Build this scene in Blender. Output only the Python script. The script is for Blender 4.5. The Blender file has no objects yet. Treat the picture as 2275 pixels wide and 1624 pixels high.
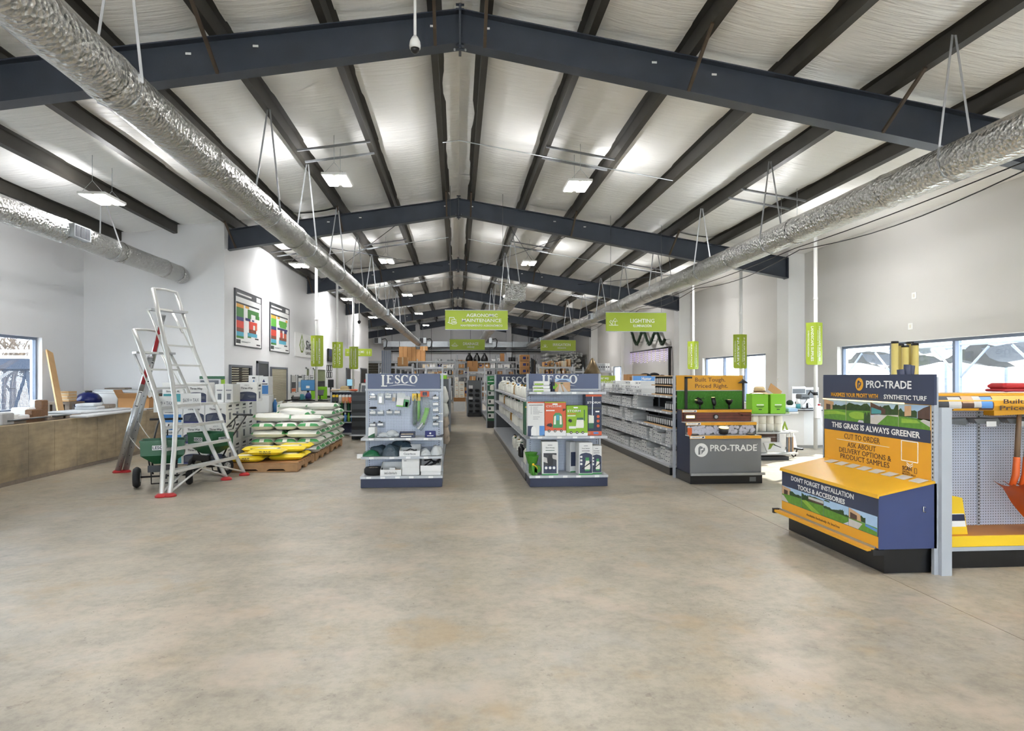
import bpy, math, random
from mathutils import Vector, Matrix
random.seed(7)
sc = bpy.context.scene
COL = sc.collection
# ---------------------------------------------------------------- survey frame
# X right across the hall, Y along the ridge, Z up; lengths below are survey units, U metres each
U = 1.165
F, CX, CY, H, YAW = 1450.0, 1137.5, 837.0, 1.46, math.radians(4.79)
SN, CS = math.sin(YAW), math.cos(YAW)
R = math.radians
# ---------------------------------------------------------------- camera, world, sun, exposure
cd = bpy.data.cameras.new('camera'); cam = bpy.data.objects.new('camera', cd); COL.objects.link(cam)
cam.location = (0, 0, H*U); cam.rotation_euler = (math.pi/2, 0, -YAW)
cd.sensor_width = 36; cd.lens = F/2275*36; cd.shift_y = (CY-812)/2275; cd.clip_end = 400
sc.camera = cam
sc.view_settings.view_transform = 'Standard'; sc.view_settings.look = 'None'
sc.view_settings.gamma = 1; sc.view_settings.use_curve_mapping = False
sc.view_settings.exposure = 0.6
w = bpy.data.worlds.new('sky'); sc.world = w; w.use_nodes = True
bg = w.node_tree.nodes['Background']; bg.inputs[0].default_value = (.84, .91, 1, 1); bg.inputs[1].default_value = 5.0
sd = bpy.data.lights.new('sun', 'SUN'); sd.energy = 15; sd.angle = R(.6); sd.color = (1, .95, .86)
so = bpy.data.objects.new('sun', sd); COL.objects.link(so); so.location = (12, 12, 9)
so.rotation_euler = Vector((-.78, -.63, -.407)).to_track_quat('-Z', 'Y').to_euler()
LAMP_W = 46.0          # watts of each ceiling fixture
try:
    sc.cycles.max_bounces = 6; sc.cycles.diffuse_bounces = 4; sc.cycles.glossy_bounces = 2; sc.cycles.use_adaptive_sampling = True; sc.cycles.adaptive_threshold = .18; sc.cycles.adaptive_min_samples = 12
    sc.cycles.transparent_max_bounces = 10; sc.cycles.caustics_reflective = False
    sc.cycles.caustics_refractive = False; sc.cycles.sample_clamp_indirect = 4
    sc.cycles.use_denoising = True
except Exception:
    pass
# ---------------------------------------------------------------- helpers
def ray(px, py):
    u = (px-CX)/F; v = (CY-py)/F
    return Vector((SN+u*CS, CS-u*SN, v))
O = Vector((0, 0, H))
def P(px, py, Y):
    d = ray(px, py); return O+d*(Y/d.y)
def PX(px, py, X):
    d = ray(px, py); return O+d*(X/d.x)
def PZ(px, py, Z=0.0):
    d = ray(px, py); return O+d*((Z-H)/d.z)
def PP(px, py, p0, n):
    d = ray(px, py); return O+d*((p0-O).dot(n)/d.dot(n))
def lin(c):
    c = c/255.0
    return c/12.92 if c <= .04045 else ((c+.055)/1.055)**2.4
class MB:
    def __init__(s): s.v = []; s.f = []; s.m = []; s.s = []; s.cur = 0
    def add(s, vs, fs, smooth=False):
        b = len(s.v); s.v += [tuple(v) for v in vs]
        for f in fs: s.f.append(tuple(b+i for i in f)); s.m.append(s.cur); s.s.append(smooth)
        return s
    def mat(s, i): s.cur = i; return s
    def box(s, x0, x1, y0, y1, z0, z1):
        vs = [(x, y, z) for z in (z0, z1) for y in (y0, y1) for x in (x0, x1)]
        return s.add(vs, [(0, 2, 3, 1), (4, 5, 7, 6), (0, 1, 5, 4), (2, 6, 7, 3), (0, 4, 6, 2), (1, 3, 7, 5)])
    def bbox(s, x0, x1, y0, y1, z0, z1, b=.01):
        # box with chamfered vertical edges and top
        def ring(d, z): return [(x0+d, y0+b*1.0 if d == 0 else y0+d, z) for _ in (0,)]
        def oct_(d, z):
            return [(x0+b+d, y0+d, z), (x1-b-d, y0+d, z), (x1-d, y0+b+d, z), (x1-d, y1-b-d, z), (x1-b-d, y1-d, z), (x0+b+d, y1-d, z), (x0+d, y1-b-d, z), (x0+d, y0+b+d, z)]
        vs = oct_(b, z0)+oct_(0, z0+b)+oct_(0, z1-b)+oct_(b, z1)
        fs = [tuple(range(7, -1, -1)), tuple(range(24, 32))]
        for k in range(3):
            for i in range(8):
                j = (i+1) % 8; fs.append((k*8+i, k*8+j, k*8+8+j, k*8+8+i))
        return s.add(vs, fs)
    def bar(s, a, b, w, h=None, up=(0, 0, 1)):
        a = Vector(a); b = Vector(b); h = h or w
        d = (b-a).normalized(); u = Vector(up)
        if abs(d.dot(u)) > .98: u = Vector((0, 1, 0))
        x = d.cross(u).normalized()*(w/2); y = x.cross(d).normalized()*(h/2)
        vs = [a-x-y, a+x-y, a+x+y, a-x+y, b-x-y, b+x-y, b+x+y, b-x+y]
        return s.add(vs, [(0, 1, 2, 3), (7, 6, 5, 4), (0, 4, 5, 1), (1, 5, 6, 2), (2, 6, 7, 3), (3, 7, 4, 0)])
    def tube(s, pts, r, n=8, cap=True):
        pts = [Vector(p) for p in pts]; rs = r if isinstance(r, (list, tuple)) else [r]*len(pts)
        vs = []; px = None
        for i, p in enumerate(pts):
            d = (pts[min(i+1, len(pts)-1)]-pts[max(i-1, 0)]).normalized()
            if px is None:
                px = d.cross(Vector((0, 0, 1)))
                if px.length < .05: px = d.cross(Vector((1, 0, 0)))
            px = (px-d*px.dot(d)).normalized(); py = d.cross(px)
            for k in range(n):
                a = 2*math.pi*k/n; vs.append(p+(px*math.cos(a)+py*math.sin(a))*rs[i])
        fs = []
        for i in range(len(pts)-1):
            for k in range(n):
                k2 = (k+1) % n; fs.append((i*n+k, i*n+k2, i*n+n+k2, i*n+n+k))
        s.add(vs, fs, True)
        if cap:
            b = len(s.v)-len(vs)
            s.f += [tuple(b+k for k in range(n-1, -1, -1)), tuple(b+len(vs)-n+k for k in range(n))]; s.m += [s.cur]*2; s.s += [False]*2
        return s
    def lathe(s, prof, n=16, c=(0, 0, 0), ax='z', smooth=True):
        c = Vector(c); vs = []
        for r, z in prof:
            for k in range(n):
                a = 2*math.pi*k/n; x, y = r*math.cos(a), r*math.sin(a)
                vs.append(c+Vector({'z': (x, y, z), 'x': (z, x, y), 'y': (y, z, x)}[ax]))
        fs = []
        for i in range(len(prof)-1):
            for k in range(n):
                k2 = (k+1) % n; fs.append((i*n+k, i*n+k2, i*n+n+k2, i*n+n+k))
        s.add(vs, fs, smooth)
        b = len(s.v)-len(vs)
        if prof[0][0] > 1e-6: s.f.append(tuple(b+k for k in range(n-1, -1, -1))); s.m.append(s.cur); s.s.append(False)
        if prof[-1][0] > 1e-6: s.f.append(tuple(b+len(vs)-n+k for k in range(n))); s.m.append(s.cur); s.s.append(False)
        return s
    def prism(s, poly, a, b, ax='z'):
        # poly of (p,q); extruded a..b along ax.  x: (y,z)  y: (x,z)  z: (x,y)
        def mk(p, q, t): return {'x': (t, p, q), 'y': (p, t, q), 'z': (p, q, t)}[ax]
        n = len(poly); vs = [mk(p, q, a) for p, q in poly]+[mk(p, q, b) for p, q in poly]
        fs = [tuple(range(n-1, -1, -1)), tuple(range(n, 2*n))]+[(i, (i+1) % n, n+(i+1) % n, n+i) for i in range(n)]
        return s.add(vs, fs)
    def poly(s, pts): return s.add(pts, [tuple(range(len(pts)))])
    def grid(s, nu, nv, fn, smooth=True):
        vs = [fn(i/nu, j/nv) for j in range(nv+1) for i in range(nu+1)]
        fs = [(j*(nu+1)+i, j*(nu+1)+i+1, (j+1)*(nu+1)+i+1, (j+1)*(nu+1)+i) for j in range(nv) for i in range(nu)]
        return s.add(vs, fs, smooth)
    def ball(s, c, rx, ry, rz, n=10, m=6):
        c = Vector(c); prof = []
        vs = []; fs = []
        for j in range(m+1):
            t = math.pi*j/m
            for k in range(n):
                a = 2*math.pi*k/n
                vs.append(c+Vector((rx*math.sin(t)*math.cos(a), ry*math.sin(t)*math.sin(a), rz*math.cos(t))))
        for j in range(m):
            for k in range(n):
                k2 = (k+1) % n; fs.append((j*n+k, j*n+n+k, j*n+n+k2, j*n+k2))
        return s.add(vs, fs, True)
    def mesh(s, name, mats):
        me = bpy.data.meshes.new(name)
        me.from_pydata([(v[0]*U, v[1]*U, v[2]*U) for v in s.v], [], s.f)
        for m in (mats if isinstance(mats, (list, tuple)) else [mats]): me.materials.append(M[m])
        me.polygons.foreach_set('material_index', s.m); me.polygons.foreach_set('use_smooth', s.s)
        me.update(); return me
def box(*a): return MB().box(*a)
def link(name, data, parent=None, loc=None, rot=None):
    o = bpy.data.objects.new(name, data); COL.objects.link(o)
    if parent is not None: o.parent = parent
    if loc is not None: o.location = Vector(loc)*U
    if rot is not None: o.rotation_euler = rot if isinstance(rot, (tuple, list)) else (0, 0, rot)
    return o
def tag(o, label=None, cat=None, group=None, kind=None):
    if label: o['label'] = label
    if cat: o['category'] = cat
    if group: o['group'] = group
    if kind: o['kind'] = kind
    return o
def thing(name, label, cat, loc=(0, 0, 0), rz=0, group=None, kind=None):
    return tag(link(name, None, None, loc, rz), label, cat, group, kind)
def part(name, mb, mats, parent, label=None, loc=None, rot=None):
    d = mb.mesh(name, mats) if isinstance(mb, MB) else mb
    o = link(name, d, parent, loc, rot)
    if label: o['label'] = label
    return o
def solo(name, mb, mats, label, cat, loc=(0, 0, 0), rz=0, group=None, kind=None):
    d = mb.mesh(name, mats) if isinstance(mb, MB) else mb
    return tag(link(name, d, None, loc, rz), label, cat, group, kind)
def struct(name, mb=None, mats=None, loc=None):
    o = link(name, mb.mesh(name, mats) if mb else None, None, loc); o['kind'] = 'structure'; return o
FIT = []
FACE = {'-y': (R(90), 0, 0), '-x': (R(90), 0, R(-90)), '+x': (R(90), 0, R(90)), 'up': (0, 0, 0)}
def text(s, parent, loc, h, mat, face='-y', w=None, align='CENTER', bold=0.0, rot=None, name='lettering'):
    c = bpy.data.curves.new(name, 'FONT'); c.body = s; c.size = h/.72*U; c.align_x = align; c.align_y = 'CENTER'
    c.extrude = .0006; c.offset = bold*h; c.resolution_u = 2; c.fill_mode = 'BOTH'
    c.materials.append(M[mat])
    o = link(name, c, parent, loc, rot or FACE[face])
    if w: FIT.append((o, w*U))
    return o
ORD = 'first second third fourth fifth sixth seventh eighth ninth tenth eleventh twelfth thirteenth fourteenth fifteenth sixteenth seventeenth eighteenth nineteenth twentieth'.split()
ORD += ['twenty-'+o for o in ORD[:9]]+['thirtieth']+['thirty-'+o for o in ORD[:9]]+['fortieth']+['forty-'+o for o in ORD[:9]]
# ---------------------------------------------------------------- materials
M = {}
def mat(name, rgb, rough=.5, metal=0.0, var=.06, vs=6.0, bump=0.0, bs=40.0, emit=None, spec=.5, aniso=None):
    m = bpy.data.materials.new(name); m.use_nodes = True; nt = m.node_tree; b = nt.nodes['Principled BSDF']
    c = [lin(x) for x in rgb]
    tc = nt.nodes.new('ShaderNodeTexCoord'); nz = nt.nodes.new('ShaderNodeTexNoise')
    nz.inputs['Scale'].default_value = vs; nz.inputs['Detail'].default_value = 1
    nt.links.new(tc.outputs['Object'], nz.inputs['Vector'])
    mx = nt.nodes.new('ShaderNodeMix'); mx.data_type = 'RGBA'
    mx.inputs[6].default_value = [min(1, x*(1-var)) for x in c]+[1]; mx.inputs[7].default_value = [min(1, x*(1+var)) for x in c]+[1]
    nt.links.new(nz.outputs['Fac'], mx.inputs[0]); nt.links.new(mx.outputs[2], b.inputs['Base Color'])
    b.inputs['Roughness'].default_value = rough; b.inputs['Metallic'].default_value = metal
    b.inputs['Specular IOR Level'].default_value = spec
    if bump:
        n2 = nt.nodes.new('ShaderNodeTexNoise'); n2.inputs['Scale'].default_value = bs; n2.inputs['Detail'].default_value = 2
        mp = nt.nodes.new('ShaderNodeMapping'); mp.inputs['Scale'].default_value = aniso or (1, 1, 1)
        nt.links.new(tc.outputs['Object'], mp.inputs[0]); nt.links.new(mp.outputs[0], n2.inputs['Vector'])
        bp = nt.nodes.new('ShaderNodeBump'); bp.inputs['Strength'].default_value = bump; bp.inputs['Distance'].default_value = .02
        nt.links.new(n2.outputs['Fac'], bp.inputs['Height']); nt.links.new(bp.outputs[0], b.inputs['Normal'])
    if emit:
        b.inputs['Emission Color'].default_value = [lin(x) for x in emit[:3]]+[1]; b.inputs['Emission Strength'].default_value = emit[3]; m.cycles.emission_sampling = 'NONE'
    M[name] = m; return m
mat('wall', (226, 226, 227), .62, var=.012, vs=1.2)
mat('pier_white', (238, 238, 237), .6, var=.01, vs=1.2)
mat('wall_white', (208, 206, 202), .6, var=.01, vs=1.2)
mat('steel', (60, 66, 77), .42, .2, var=.22, vs=3, bump=.06, bs=60)
mat('purlin', (52, 49, 43), .5, .2, var=.28, vs=4)
mat('brace', (70, 58, 46), .6, .1, var=.3, vs=9)
mat('grey_paint', (176, 181, 188), .42, .1, var=.03)
mat('shelf_grey', (186, 189, 193), .4, .1, var=.04)
mat('rack_grey', (150, 154, 156), .45, .2, var=.08)
mat('white', (236, 236, 234), .5, var=.02)
mat('white_gloss', (240, 240, 238), .25, var=.015)
mat('offwhite', (222, 218, 206), .5, var=.04)
mat('carton_white', (226, 226, 224), .6, var=.02)
mat('navy', (30, 38, 66), .42, var=.08)
mat('navy_print', (52, 60, 84), .5, var=.05)
mat('lesco_blue', (88, 98, 128), .45, var=.03)
mat('bin_blue', (56, 68, 112), .42, var=.04)
mat('black', (22, 22, 24), .4, var=.15)
mat('black_kick', (20, 21, 24), .32, var=.3, vs=9)
mat('rubber', (18, 19, 22), .65, var=.2, bump=.3, bs=120)
mat('charcoal', (60, 62, 66), .55, var=.08)
mat('mid_grey', (122, 124, 127), .45, .15, var=.05, vs=3)
mat('lead_grey', (105, 108, 110), .5, .1, var=.05)
mat('alu', (205, 206, 206), .33, .85, var=.06, vs=10)
mat('ladder_alu', (214, 214, 210), .38, .35, var=.05, vs=10)
mat('alu_dull', (176, 178, 180), .42, .8, var=.08, vs=8)
mat('galv', (190, 195, 198), .35, .8, var=.1, vs=7)
mat('red', (178, 36, 40), .45, var=.08)
mat('red_print', (170, 40, 48), .5)
mat('sign_green', (158, 178, 44), .45, var=.02)
mat('sign_green_dark', (120, 142, 30), .45, var=.03)
mat('green_header', (34, 130, 66), .5)
mat('lime_box', (134, 200, 44), .55, var=.03)
mat('hopper', (36, 92, 58), .35, var=.06)
mat('grass_green', (74, 140, 44), .6, var=.25, vs=60)
mat('lawn', (92, 142, 48), .6, var=.3, vs=26)
mat('lawn_pale', (140, 178, 62), .6, var=.2, vs=22)  # paler green than lawn, mostly for printed pictures
mat('tree_print', (44, 72, 34), .6, var=.5, vs=30)
mat('sky_print', (166, 196, 226), .55, var=.1, vs=8)
mat('house_print', (196, 160, 124), .6, var=.2, vs=14)
mat('house_dark', (84, 62, 52), .6, var=.3, vs=14)
mat('paving_print', (196, 194, 190), .6, var=.08, vs=14)
mat('mustard', (226, 164, 42), .45, var=.03)
mat('mustard_dark', (196, 128, 44), .5, var=.05)
mat('yellow', (240, 200, 40), .45, var=.03)
mat('lid_mustard', (224, 170, 34), .4, var=.03)
mat('orange', (206, 92, 30), .45, var=.06)
mat('orange_box', (214, 100, 66), .55, var=.03)
mat('green_box', (142, 184, 46), .55, var=.03)
mat('cardboard', (178, 132, 84), .75, var=.08, vs=5, bump=.05)
mat('cardboard_dark', (148, 104, 62), .75, var=.1, vs=5)
mat('cardboard_pale', (208, 190, 160), .75, var=.06)
mat('pallet_wood', (170, 132, 92), .75, var=.22, vs=8, bump=.15, bs=30, aniso=(1, 12, 12))
mat('lumber', (206, 166, 116), .65, var=.16, vs=5, bump=.08, bs=20, aniso=(8, 8, 1))
mat('wood_handle', (128, 104, 82), .6, var=.15, vs=9)
mat('walnut', (112, 78, 48), .55, var=.35, vs=30)
mat('deck_print', (112, 60, 44), .5, var=.35, vs=14)
mat('stone_a', (168, 166, 164), .7, var=.12, vs=9, bump=.2, bs=30)
mat('stone_b', (196, 198, 200), .7, var=.08, vs=9, bump=.2, bs=30)
mat('stone_c', (128, 116, 104), .75, var=.2, vs=12, bump=.3, bs=30)
mat('pebble', (196, 196, 208), .6, var=.12, vs=20)
mat('bag_white', (226, 226, 218), .42, var=.04, vs=10, bump=.25, bs=14)
mat('bag_green', (70, 148, 88), .42, var=.06)
mat('bag_yellow', (240, 212, 44), .38, var=.05, bump=.25, bs=14)
mat('bag_pale', (224, 218, 196), .42, var=.06, bump=.2, bs=14)
mat('bag_blue', (60, 92, 140), .4)
mat('teal', (70, 150, 156), .5)
mat('blue', (60, 120, 180), .5)
mat('hunter_blue', (92, 146, 208), .45)
mat('grill_blue', (24, 34, 92), .12, var=.1)
mat('screen_blue', (60, 110, 150), .3, emit=(60, 110, 150, .25))
mat('screen_pale', (150, 200, 225), .3, emit=(150, 200, 225, .4))
mat('jug_white', (236, 234, 222), .38, var=.03)
mat('jug_amber', (178, 130, 44), .35, var=.08)
mat('clear_bag', (206, 210, 212), .2, var=.08, bump=.5, bs=22)
mat('green_bag', (42, 110, 74), .25, var=.2, bump=.4, bs=22)
mat('dark_bag', (64, 80, 92), .22, var=.25, bump=.5, bs=26)
mat('lime_tube', (126, 206, 56), .35)
mat('beige_fabric', (196, 180, 160), .85, var=.1, bump=.2)
mat('straw', (200, 178, 136), .8, var=.12, vs=40, bump=.3, bs=90)
mat('skin_glove', (214, 150, 104), .8, var=.12)
mat('pvc_grey', (120, 130, 150), .45, var=.06)
mat('tube_clear', (214, 196, 120), .3, var=.12)
mat('garland', (28, 52, 32), .8, var=.5, vs=40)
mat('bronze', (96, 80, 56), .35, .6, var=.12)
mat('blind', (214, 208, 190), .6, var=.03)
mat('dark_glass', (34, 36, 34), .08, var=.2)
mat('poster_blue', (34, 40, 104), .55)
mat('poster_red', (214, 62, 42), .55)
mat('poster_brown', (128, 62, 40), .55)
mat('poster_cyan', (80, 170, 196), .55)
mat('poster_green', (96, 176, 64), .55)
mat('poster_green2', (60, 128, 50), .55)
mat('ink', (44, 46, 52), .6)
mat('ink_grey', (110, 114, 122), .6)
mat('rolldoor', (66, 62, 50), .6, var=.1)
mat('lamp', (255, 255, 255), .4, emit=(255, 250, 240, 14))
mat('lamp_warm', (255, 240, 200), .4, emit=(255, 226, 150, 1.1))
mat('fairy', (220, 200, 255), .4, emit=(190, 160, 255, 2.2))
mat('concrete_out', (214, 212, 206), .8, var=.06)
mat('bark', (84, 72, 62), .9, var=.2)
mat('tarp', (34, 38, 44), .6, var=.3)
mat('trailer', (44, 54, 72), .5, .2, var=.15)
mat('hedge', (120, 128, 92), .8, var=.4, vs=12)
def special():
    # polished, stained concrete
    m = bpy.data.materials.new('concrete'); m.use_nodes = True; nt = m.node_tree; b = nt.nodes['Principled BSDF']; M['concrete'] = m
    tc = nt.nodes.new('ShaderNodeTexCoord')
    def noise(s, d, r=.6):
        n = nt.nodes.new('ShaderNodeTexNoise'); n.inputs['Scale'].default_value = s; n.inputs['Detail'].default_value = min(d, 5); n.inputs['Roughness'].default_value = r
        nt.links.new(tc.outputs['Object'], n.inputs['Vector']); return n
    def ramp(src, stops):
        r = nt.nodes.new('ShaderNodeValToRGB'); e = r.color_ramp.elements
        while len(e) < len(stops): e.new(.5)
        for k, (p, c) in enumerate(stops): e[k].position = p; e[k].color = [lin(x) for x in c]+[1]
        nt.links.new(src.outputs['Fac'], r.inputs[0]); return r
    def mix(a, bb, f, mode='MIX'):
        x = nt.nodes.new('ShaderNodeMix'); x.data_type = 'RGBA'; x.blend_type = mode
        nt.links.new(a, x.inputs[6]); nt.links.new(bb, x.inputs[7])
        if isinstance(f, float): x.inputs[0].default_value = f
        else: nt.links.new(f, x.inputs[0])
        return x.outputs[2]
    big = ramp(noise(.42, 5), [(.3, (148, 140, 125)), (.5, (172, 163, 145)), (.7, (186, 176, 157))])
    mid = ramp(noise(2.6, 9, .72), [(.3, (118, 114, 106)), (.52, (166, 159, 145)), (.72, (188, 179, 163))])
    tan = noise(.9, 4); tr = ramp(tan, [(.55, (0, 0, 0)), (.72, (255, 255, 255))])
    c = mix(big.outputs[0], mid.outputs[0], .45)
    tanc = nt.nodes.new('ShaderNodeRGB'); tanc.outputs[0].default_value = [lin(176), lin(156), lin(124), 1]
    tf = nt.nodes.new('ShaderNodeMath'); tf.operation = 'MULTIPLY'; tf.inputs[1].default_value = .45
    nt.links.new(tr.outputs[0], tf.inputs[0]); c = mix(c, tanc.outputs[0], tf.outputs[0])
    fine = ramp(noise(14, 8, .75), [(.34, (170, 170, 170)), (.56, (255, 255, 255))]); c = mix(c, fine.outputs[0], .35, 'MULTIPLY')
    speck = ramp(noise(5.5, 10, .8), [(.60, (255, 255, 255)), (.70, (150, 140, 128))]); c = mix(c, speck.outputs[0], .5, 'MULTIPLY')
    for seed_, rgbx, lo, hi, amt in ((2.3, (172, 170, 164), .54, .68, .45), (4.1, (196, 178, 160), .52, .66, .5), (7.7, (168, 146, 112), .56, .68, .5)):
        mp_ = nt.nodes.new('ShaderNodeMapping'); mp_.inputs['Location'].default_value = (seed_*3, seed_*7, 0); nt.links.new(tc.outputs['Object'], mp_.inputs[0])
        n_ = nt.nodes.new('ShaderNodeTexNoise'); n_.inputs['Scale'].default_value = .8+seed_*.12; n_.inputs['Detail'].default_value = 4; n_.inputs['Roughness'].default_value = .66; nt.links.new(mp_.outputs[0], n_.inputs['Vector'])
        r_ = ramp(n_, [(lo, (0, 0, 0)), (hi, (255, 255, 255))]); q_ = nt.nodes.new('ShaderNodeMath'); q_.operation = 'MULTIPLY'; q_.inputs[1].default_value = amt; nt.links.new(r_.outputs[0], q_.inputs[0])
        cc_ = nt.nodes.new('ShaderNodeRGB'); cc_.outputs[0].default_value = [lin(x) for x in rgbx]+[1]; c = mix(c, cc_.outputs[0], q_.outputs[0])
    pit = ramp(noise(38, 3, .6), [(.64, (255, 255, 255)), (.72, (120, 112, 100))]); patch = ramp(noise(.7, 3), [(.5, (0, 0, 0)), (.62, (255, 255, 255))])
    c = mix(c, mix(c, pit.outputs[0], 1.0, 'MULTIPLY'), patch.outputs[0])
    nt.links.new(c, b.inputs['Base Color'])
    rr = nt.nodes.new('ShaderNodeMapRange'); rr.inputs[3].default_value = .28; rr.inputs[4].default_value = .5
    nt.links.new(noise(1.1, 4).outputs['Fac'], rr.inputs[0]); nt.links.new(rr.outputs[0], b.inputs['Roughness'])
    bp = nt.nodes.new('ShaderNodeBump'); bp.inputs['Strength'].default_value = .06; bp.inputs['Distance'].default_value = .01
    nt.links.new(noise(9, 6).outputs['Fac'], bp.inputs['Height']); nt.links.new(bp.outputs[0], b.inputs['Normal'])
    # tan stained panels of the low wall
    m = bpy.data.materials.new('tan_panel'); m.use_nodes = True; nt = m.node_tree; b = nt.nodes['Principled BSDF']; M['tan_panel'] = m
    tc = nt.nodes.new('ShaderNodeTexCoord')
    big = ramp(noise(1.3, 6), [(.32, (128, 116, 98)), (.55, (166, 148, 118)), (.7, (180, 162, 130))])
    mp = nt.nodes.new('ShaderNodeMapping'); mp.inputs['Scale'].default_value = (1, 1, 5); nt.links.new(tc.outputs['Object'], mp.inputs[0])
    n = nt.nodes.new('ShaderNodeTexNoise'); n.inputs['Scale'].default_value = 2.5; n.inputs['Detail'].default_value = 6; nt.links.new(mp.outputs[0], n.inputs['Vector'])
    st = ramp(n, [(.3, (190, 190, 190)), (.6, (255, 255, 255))]); nt.links.new(mix(big.outputs[0], st.outputs[0], .5, 'MULTIPLY'), b.inputs['Base Color']); b.inputs['Roughness'].default_value = .55
    # insulation facing: white film with creases across the strips
    m = bpy.data.materials.new('insulation'); m.use_nodes = True; nt = m.node_tree; b = nt.nodes['Principled BSDF']; M['insulation'] = m
    tc = nt.nodes.new('ShaderNodeTexCoord')
    b.inputs['Base Color'].default_value = [lin(247), lin(246), lin(243), 1]; b.inputs['Roughness'].default_value = .36
    mp = nt.nodes.new('ShaderNodeMapping'); mp.inputs['Scale'].default_value = (1.1, 11, 1); nt.links.new(tc.outputs['Object'], mp.inputs[0])
    n = nt.nodes.new('ShaderNodeTexNoise'); n.inputs['Scale'].default_value = 1.3; n.inputs['Detail'].default_value = 5; n.inputs['Distortion'].default_value = .6; nt.links.new(mp.outputs[0], n.inputs['Vector'])
    bp = nt.nodes.new('ShaderNodeBump'); bp.inputs['Strength'].default_value = .5; bp.inputs['Distance'].default_value = .05
    nt.links.new(n.outputs['Fac'], bp.inputs['Height']); nt.links.new(bp.outputs[0], b.inputs['Normal'])
    # crinkled foil
    m = bpy.data.materials.new('foil'); m.use_nodes = True; nt = m.node_tree; b = nt.nodes['Principled BSDF']; M['foil'] = m
    tc = nt.nodes.new('ShaderNodeTexCoord')
    b.inputs['Base Color'].default_value = (.56, .555, .535, 1); b.inputs['Metallic'].default_value = 1; b.inputs['Roughness'].default_value = .22
    a = noise(14, 6, .7); v = nt.nodes.new('ShaderNodeTexVoronoi'); v.inputs['Scale'].default_value = 23; nt.links.new(tc.outputs['Object'], v.inputs['Vector'])
    ad = nt.nodes.new('ShaderNodeMath'); nt.links.new(a.outputs['Fac'], ad.inputs[0]); nt.links.new(v.outputs['Distance'], ad.inputs[1])
    bp = nt.nodes.new('ShaderNodeBump'); bp.inputs['Strength'].default_value = .85; bp.inputs['Distance'].default_value = .028
    nt.links.new(ad.outputs[0], bp.inputs['Height']); nt.links.new(bp.outputs[0], b.inputs['Normal'])
    # perforated board: grid of holes across the two wide axes
    def peg(name, rgb, axes):
        m = bpy.data.materials.new(name); m.use_nodes = True; nt = m.node_tree; b = nt.nodes['Principled BSDF']; M[name] = m
        tc = nt.nodes.new('ShaderNodeTexCoord'); sp = nt.nodes.new('ShaderNodeSeparateXYZ'); nt.links.new(tc.outputs['Object'], sp.inputs[0])
        outs = []
        for ax in axes:
            a = nt.nodes.new('ShaderNodeMath'); a.operation = 'MULTIPLY'; a.inputs[1].default_value = 1/.0254; nt.links.new(sp.outputs[ax], a.inputs[0])
            f = nt.nodes.new('ShaderNodeMath'); f.operation = 'FRACT'; nt.links.new(a.outputs[0], f.inputs[0])
            g = nt.nodes.new('ShaderNodeMath'); g.operation = 'SUBTRACT'; g.inputs[1].default_value = .5; nt.links.new(f.outputs[0], g.inputs[0])
            q = nt.nodes.new('ShaderNodeMath'); q.operation = 'POWER'; q.inputs[1].default_value = 2; ab = nt.nodes.new('ShaderNodeMath'); ab.operation = 'ABSOLUTE'
            nt.links.new(g.outputs[0], ab.inputs[0]); nt.links.new(ab.outputs[0], q.inputs[0]); outs.append(q)
        s = nt.nodes.new('ShaderNodeMath'); nt.links.new(outs[0].outputs[0], s.inputs[0]); nt.links.new(outs[1].outputs[0], s.inputs[1])
        l = nt.nodes.new('ShaderNodeMath'); l.operation = 'LESS_THAN'; l.inputs[1].default_value = .034; nt.links.new(s.outputs[0], l.inputs[0])
        x = nt.nodes.new('ShaderNodeMix'); x.data_type = 'RGBA'; x.inputs[6].default_value = [lin(k) for k in rgb]+[1]; x.inputs[7].default_value = [lin(k*.36) for k in rgb]+[1]
        nt.links.new(l.outputs[0], x.inputs[0]); nt.links.new(x.outputs[2], b.inputs['Base Color']); b.inputs['Roughness'].default_value = .45
    peg('peg_xz', (196, 204, 220), (0, 2)); peg('peg_yz', (196, 204, 220), (1, 2))
    # window glass: mostly clear, slightly mirror-like
    m = bpy.data.materials.new('pane'); m.use_nodes = True; nt = m.node_tree; M['pane'] = m
    t = nt.nodes.new('ShaderNodeBsdfTransparent'); t.inputs[0].default_value = (.93, .96, .97, 1); g = nt.nodes.new('ShaderNodeBsdfGlossy'); g.inputs['Roughness'].default_value = .02
    x = nt.nodes.new('ShaderNodeMixShader'); x.inputs[0].default_value = .06; nt.links.new(t.outputs[0], x.inputs[1]); nt.links.new(g.outputs[0], x.inputs[2])
    nt.links.new(x.outputs[0], nt.nodes['Material Output'].inputs[0])
    # thin clear plastic film
    m = bpy.data.materials.new('film'); m.use_nodes = True; nt = m.node_tree; M['film'] = m
    t = nt.nodes.new('ShaderNodeBsdfTransparent'); t.inputs[0].default_value = (.9, .92, .93, 1); g = nt.nodes.new('ShaderNodeBsdfPrincipled'); g.inputs['Roughness'].default_value = .15; g.inputs['Base Color'].default_value = (.8, .83, .85, 1)
    x = nt.nodes.new('ShaderNodeMixShader'); x.inputs[0].default_value = .22; nt.links.new(t.outputs[0], x.inputs[1]); nt.links.new(g.outputs[0], x.inputs[2])
    nt.links.new(x.outputs[0], nt.nodes['Material Output'].inputs[0])
special()
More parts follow.
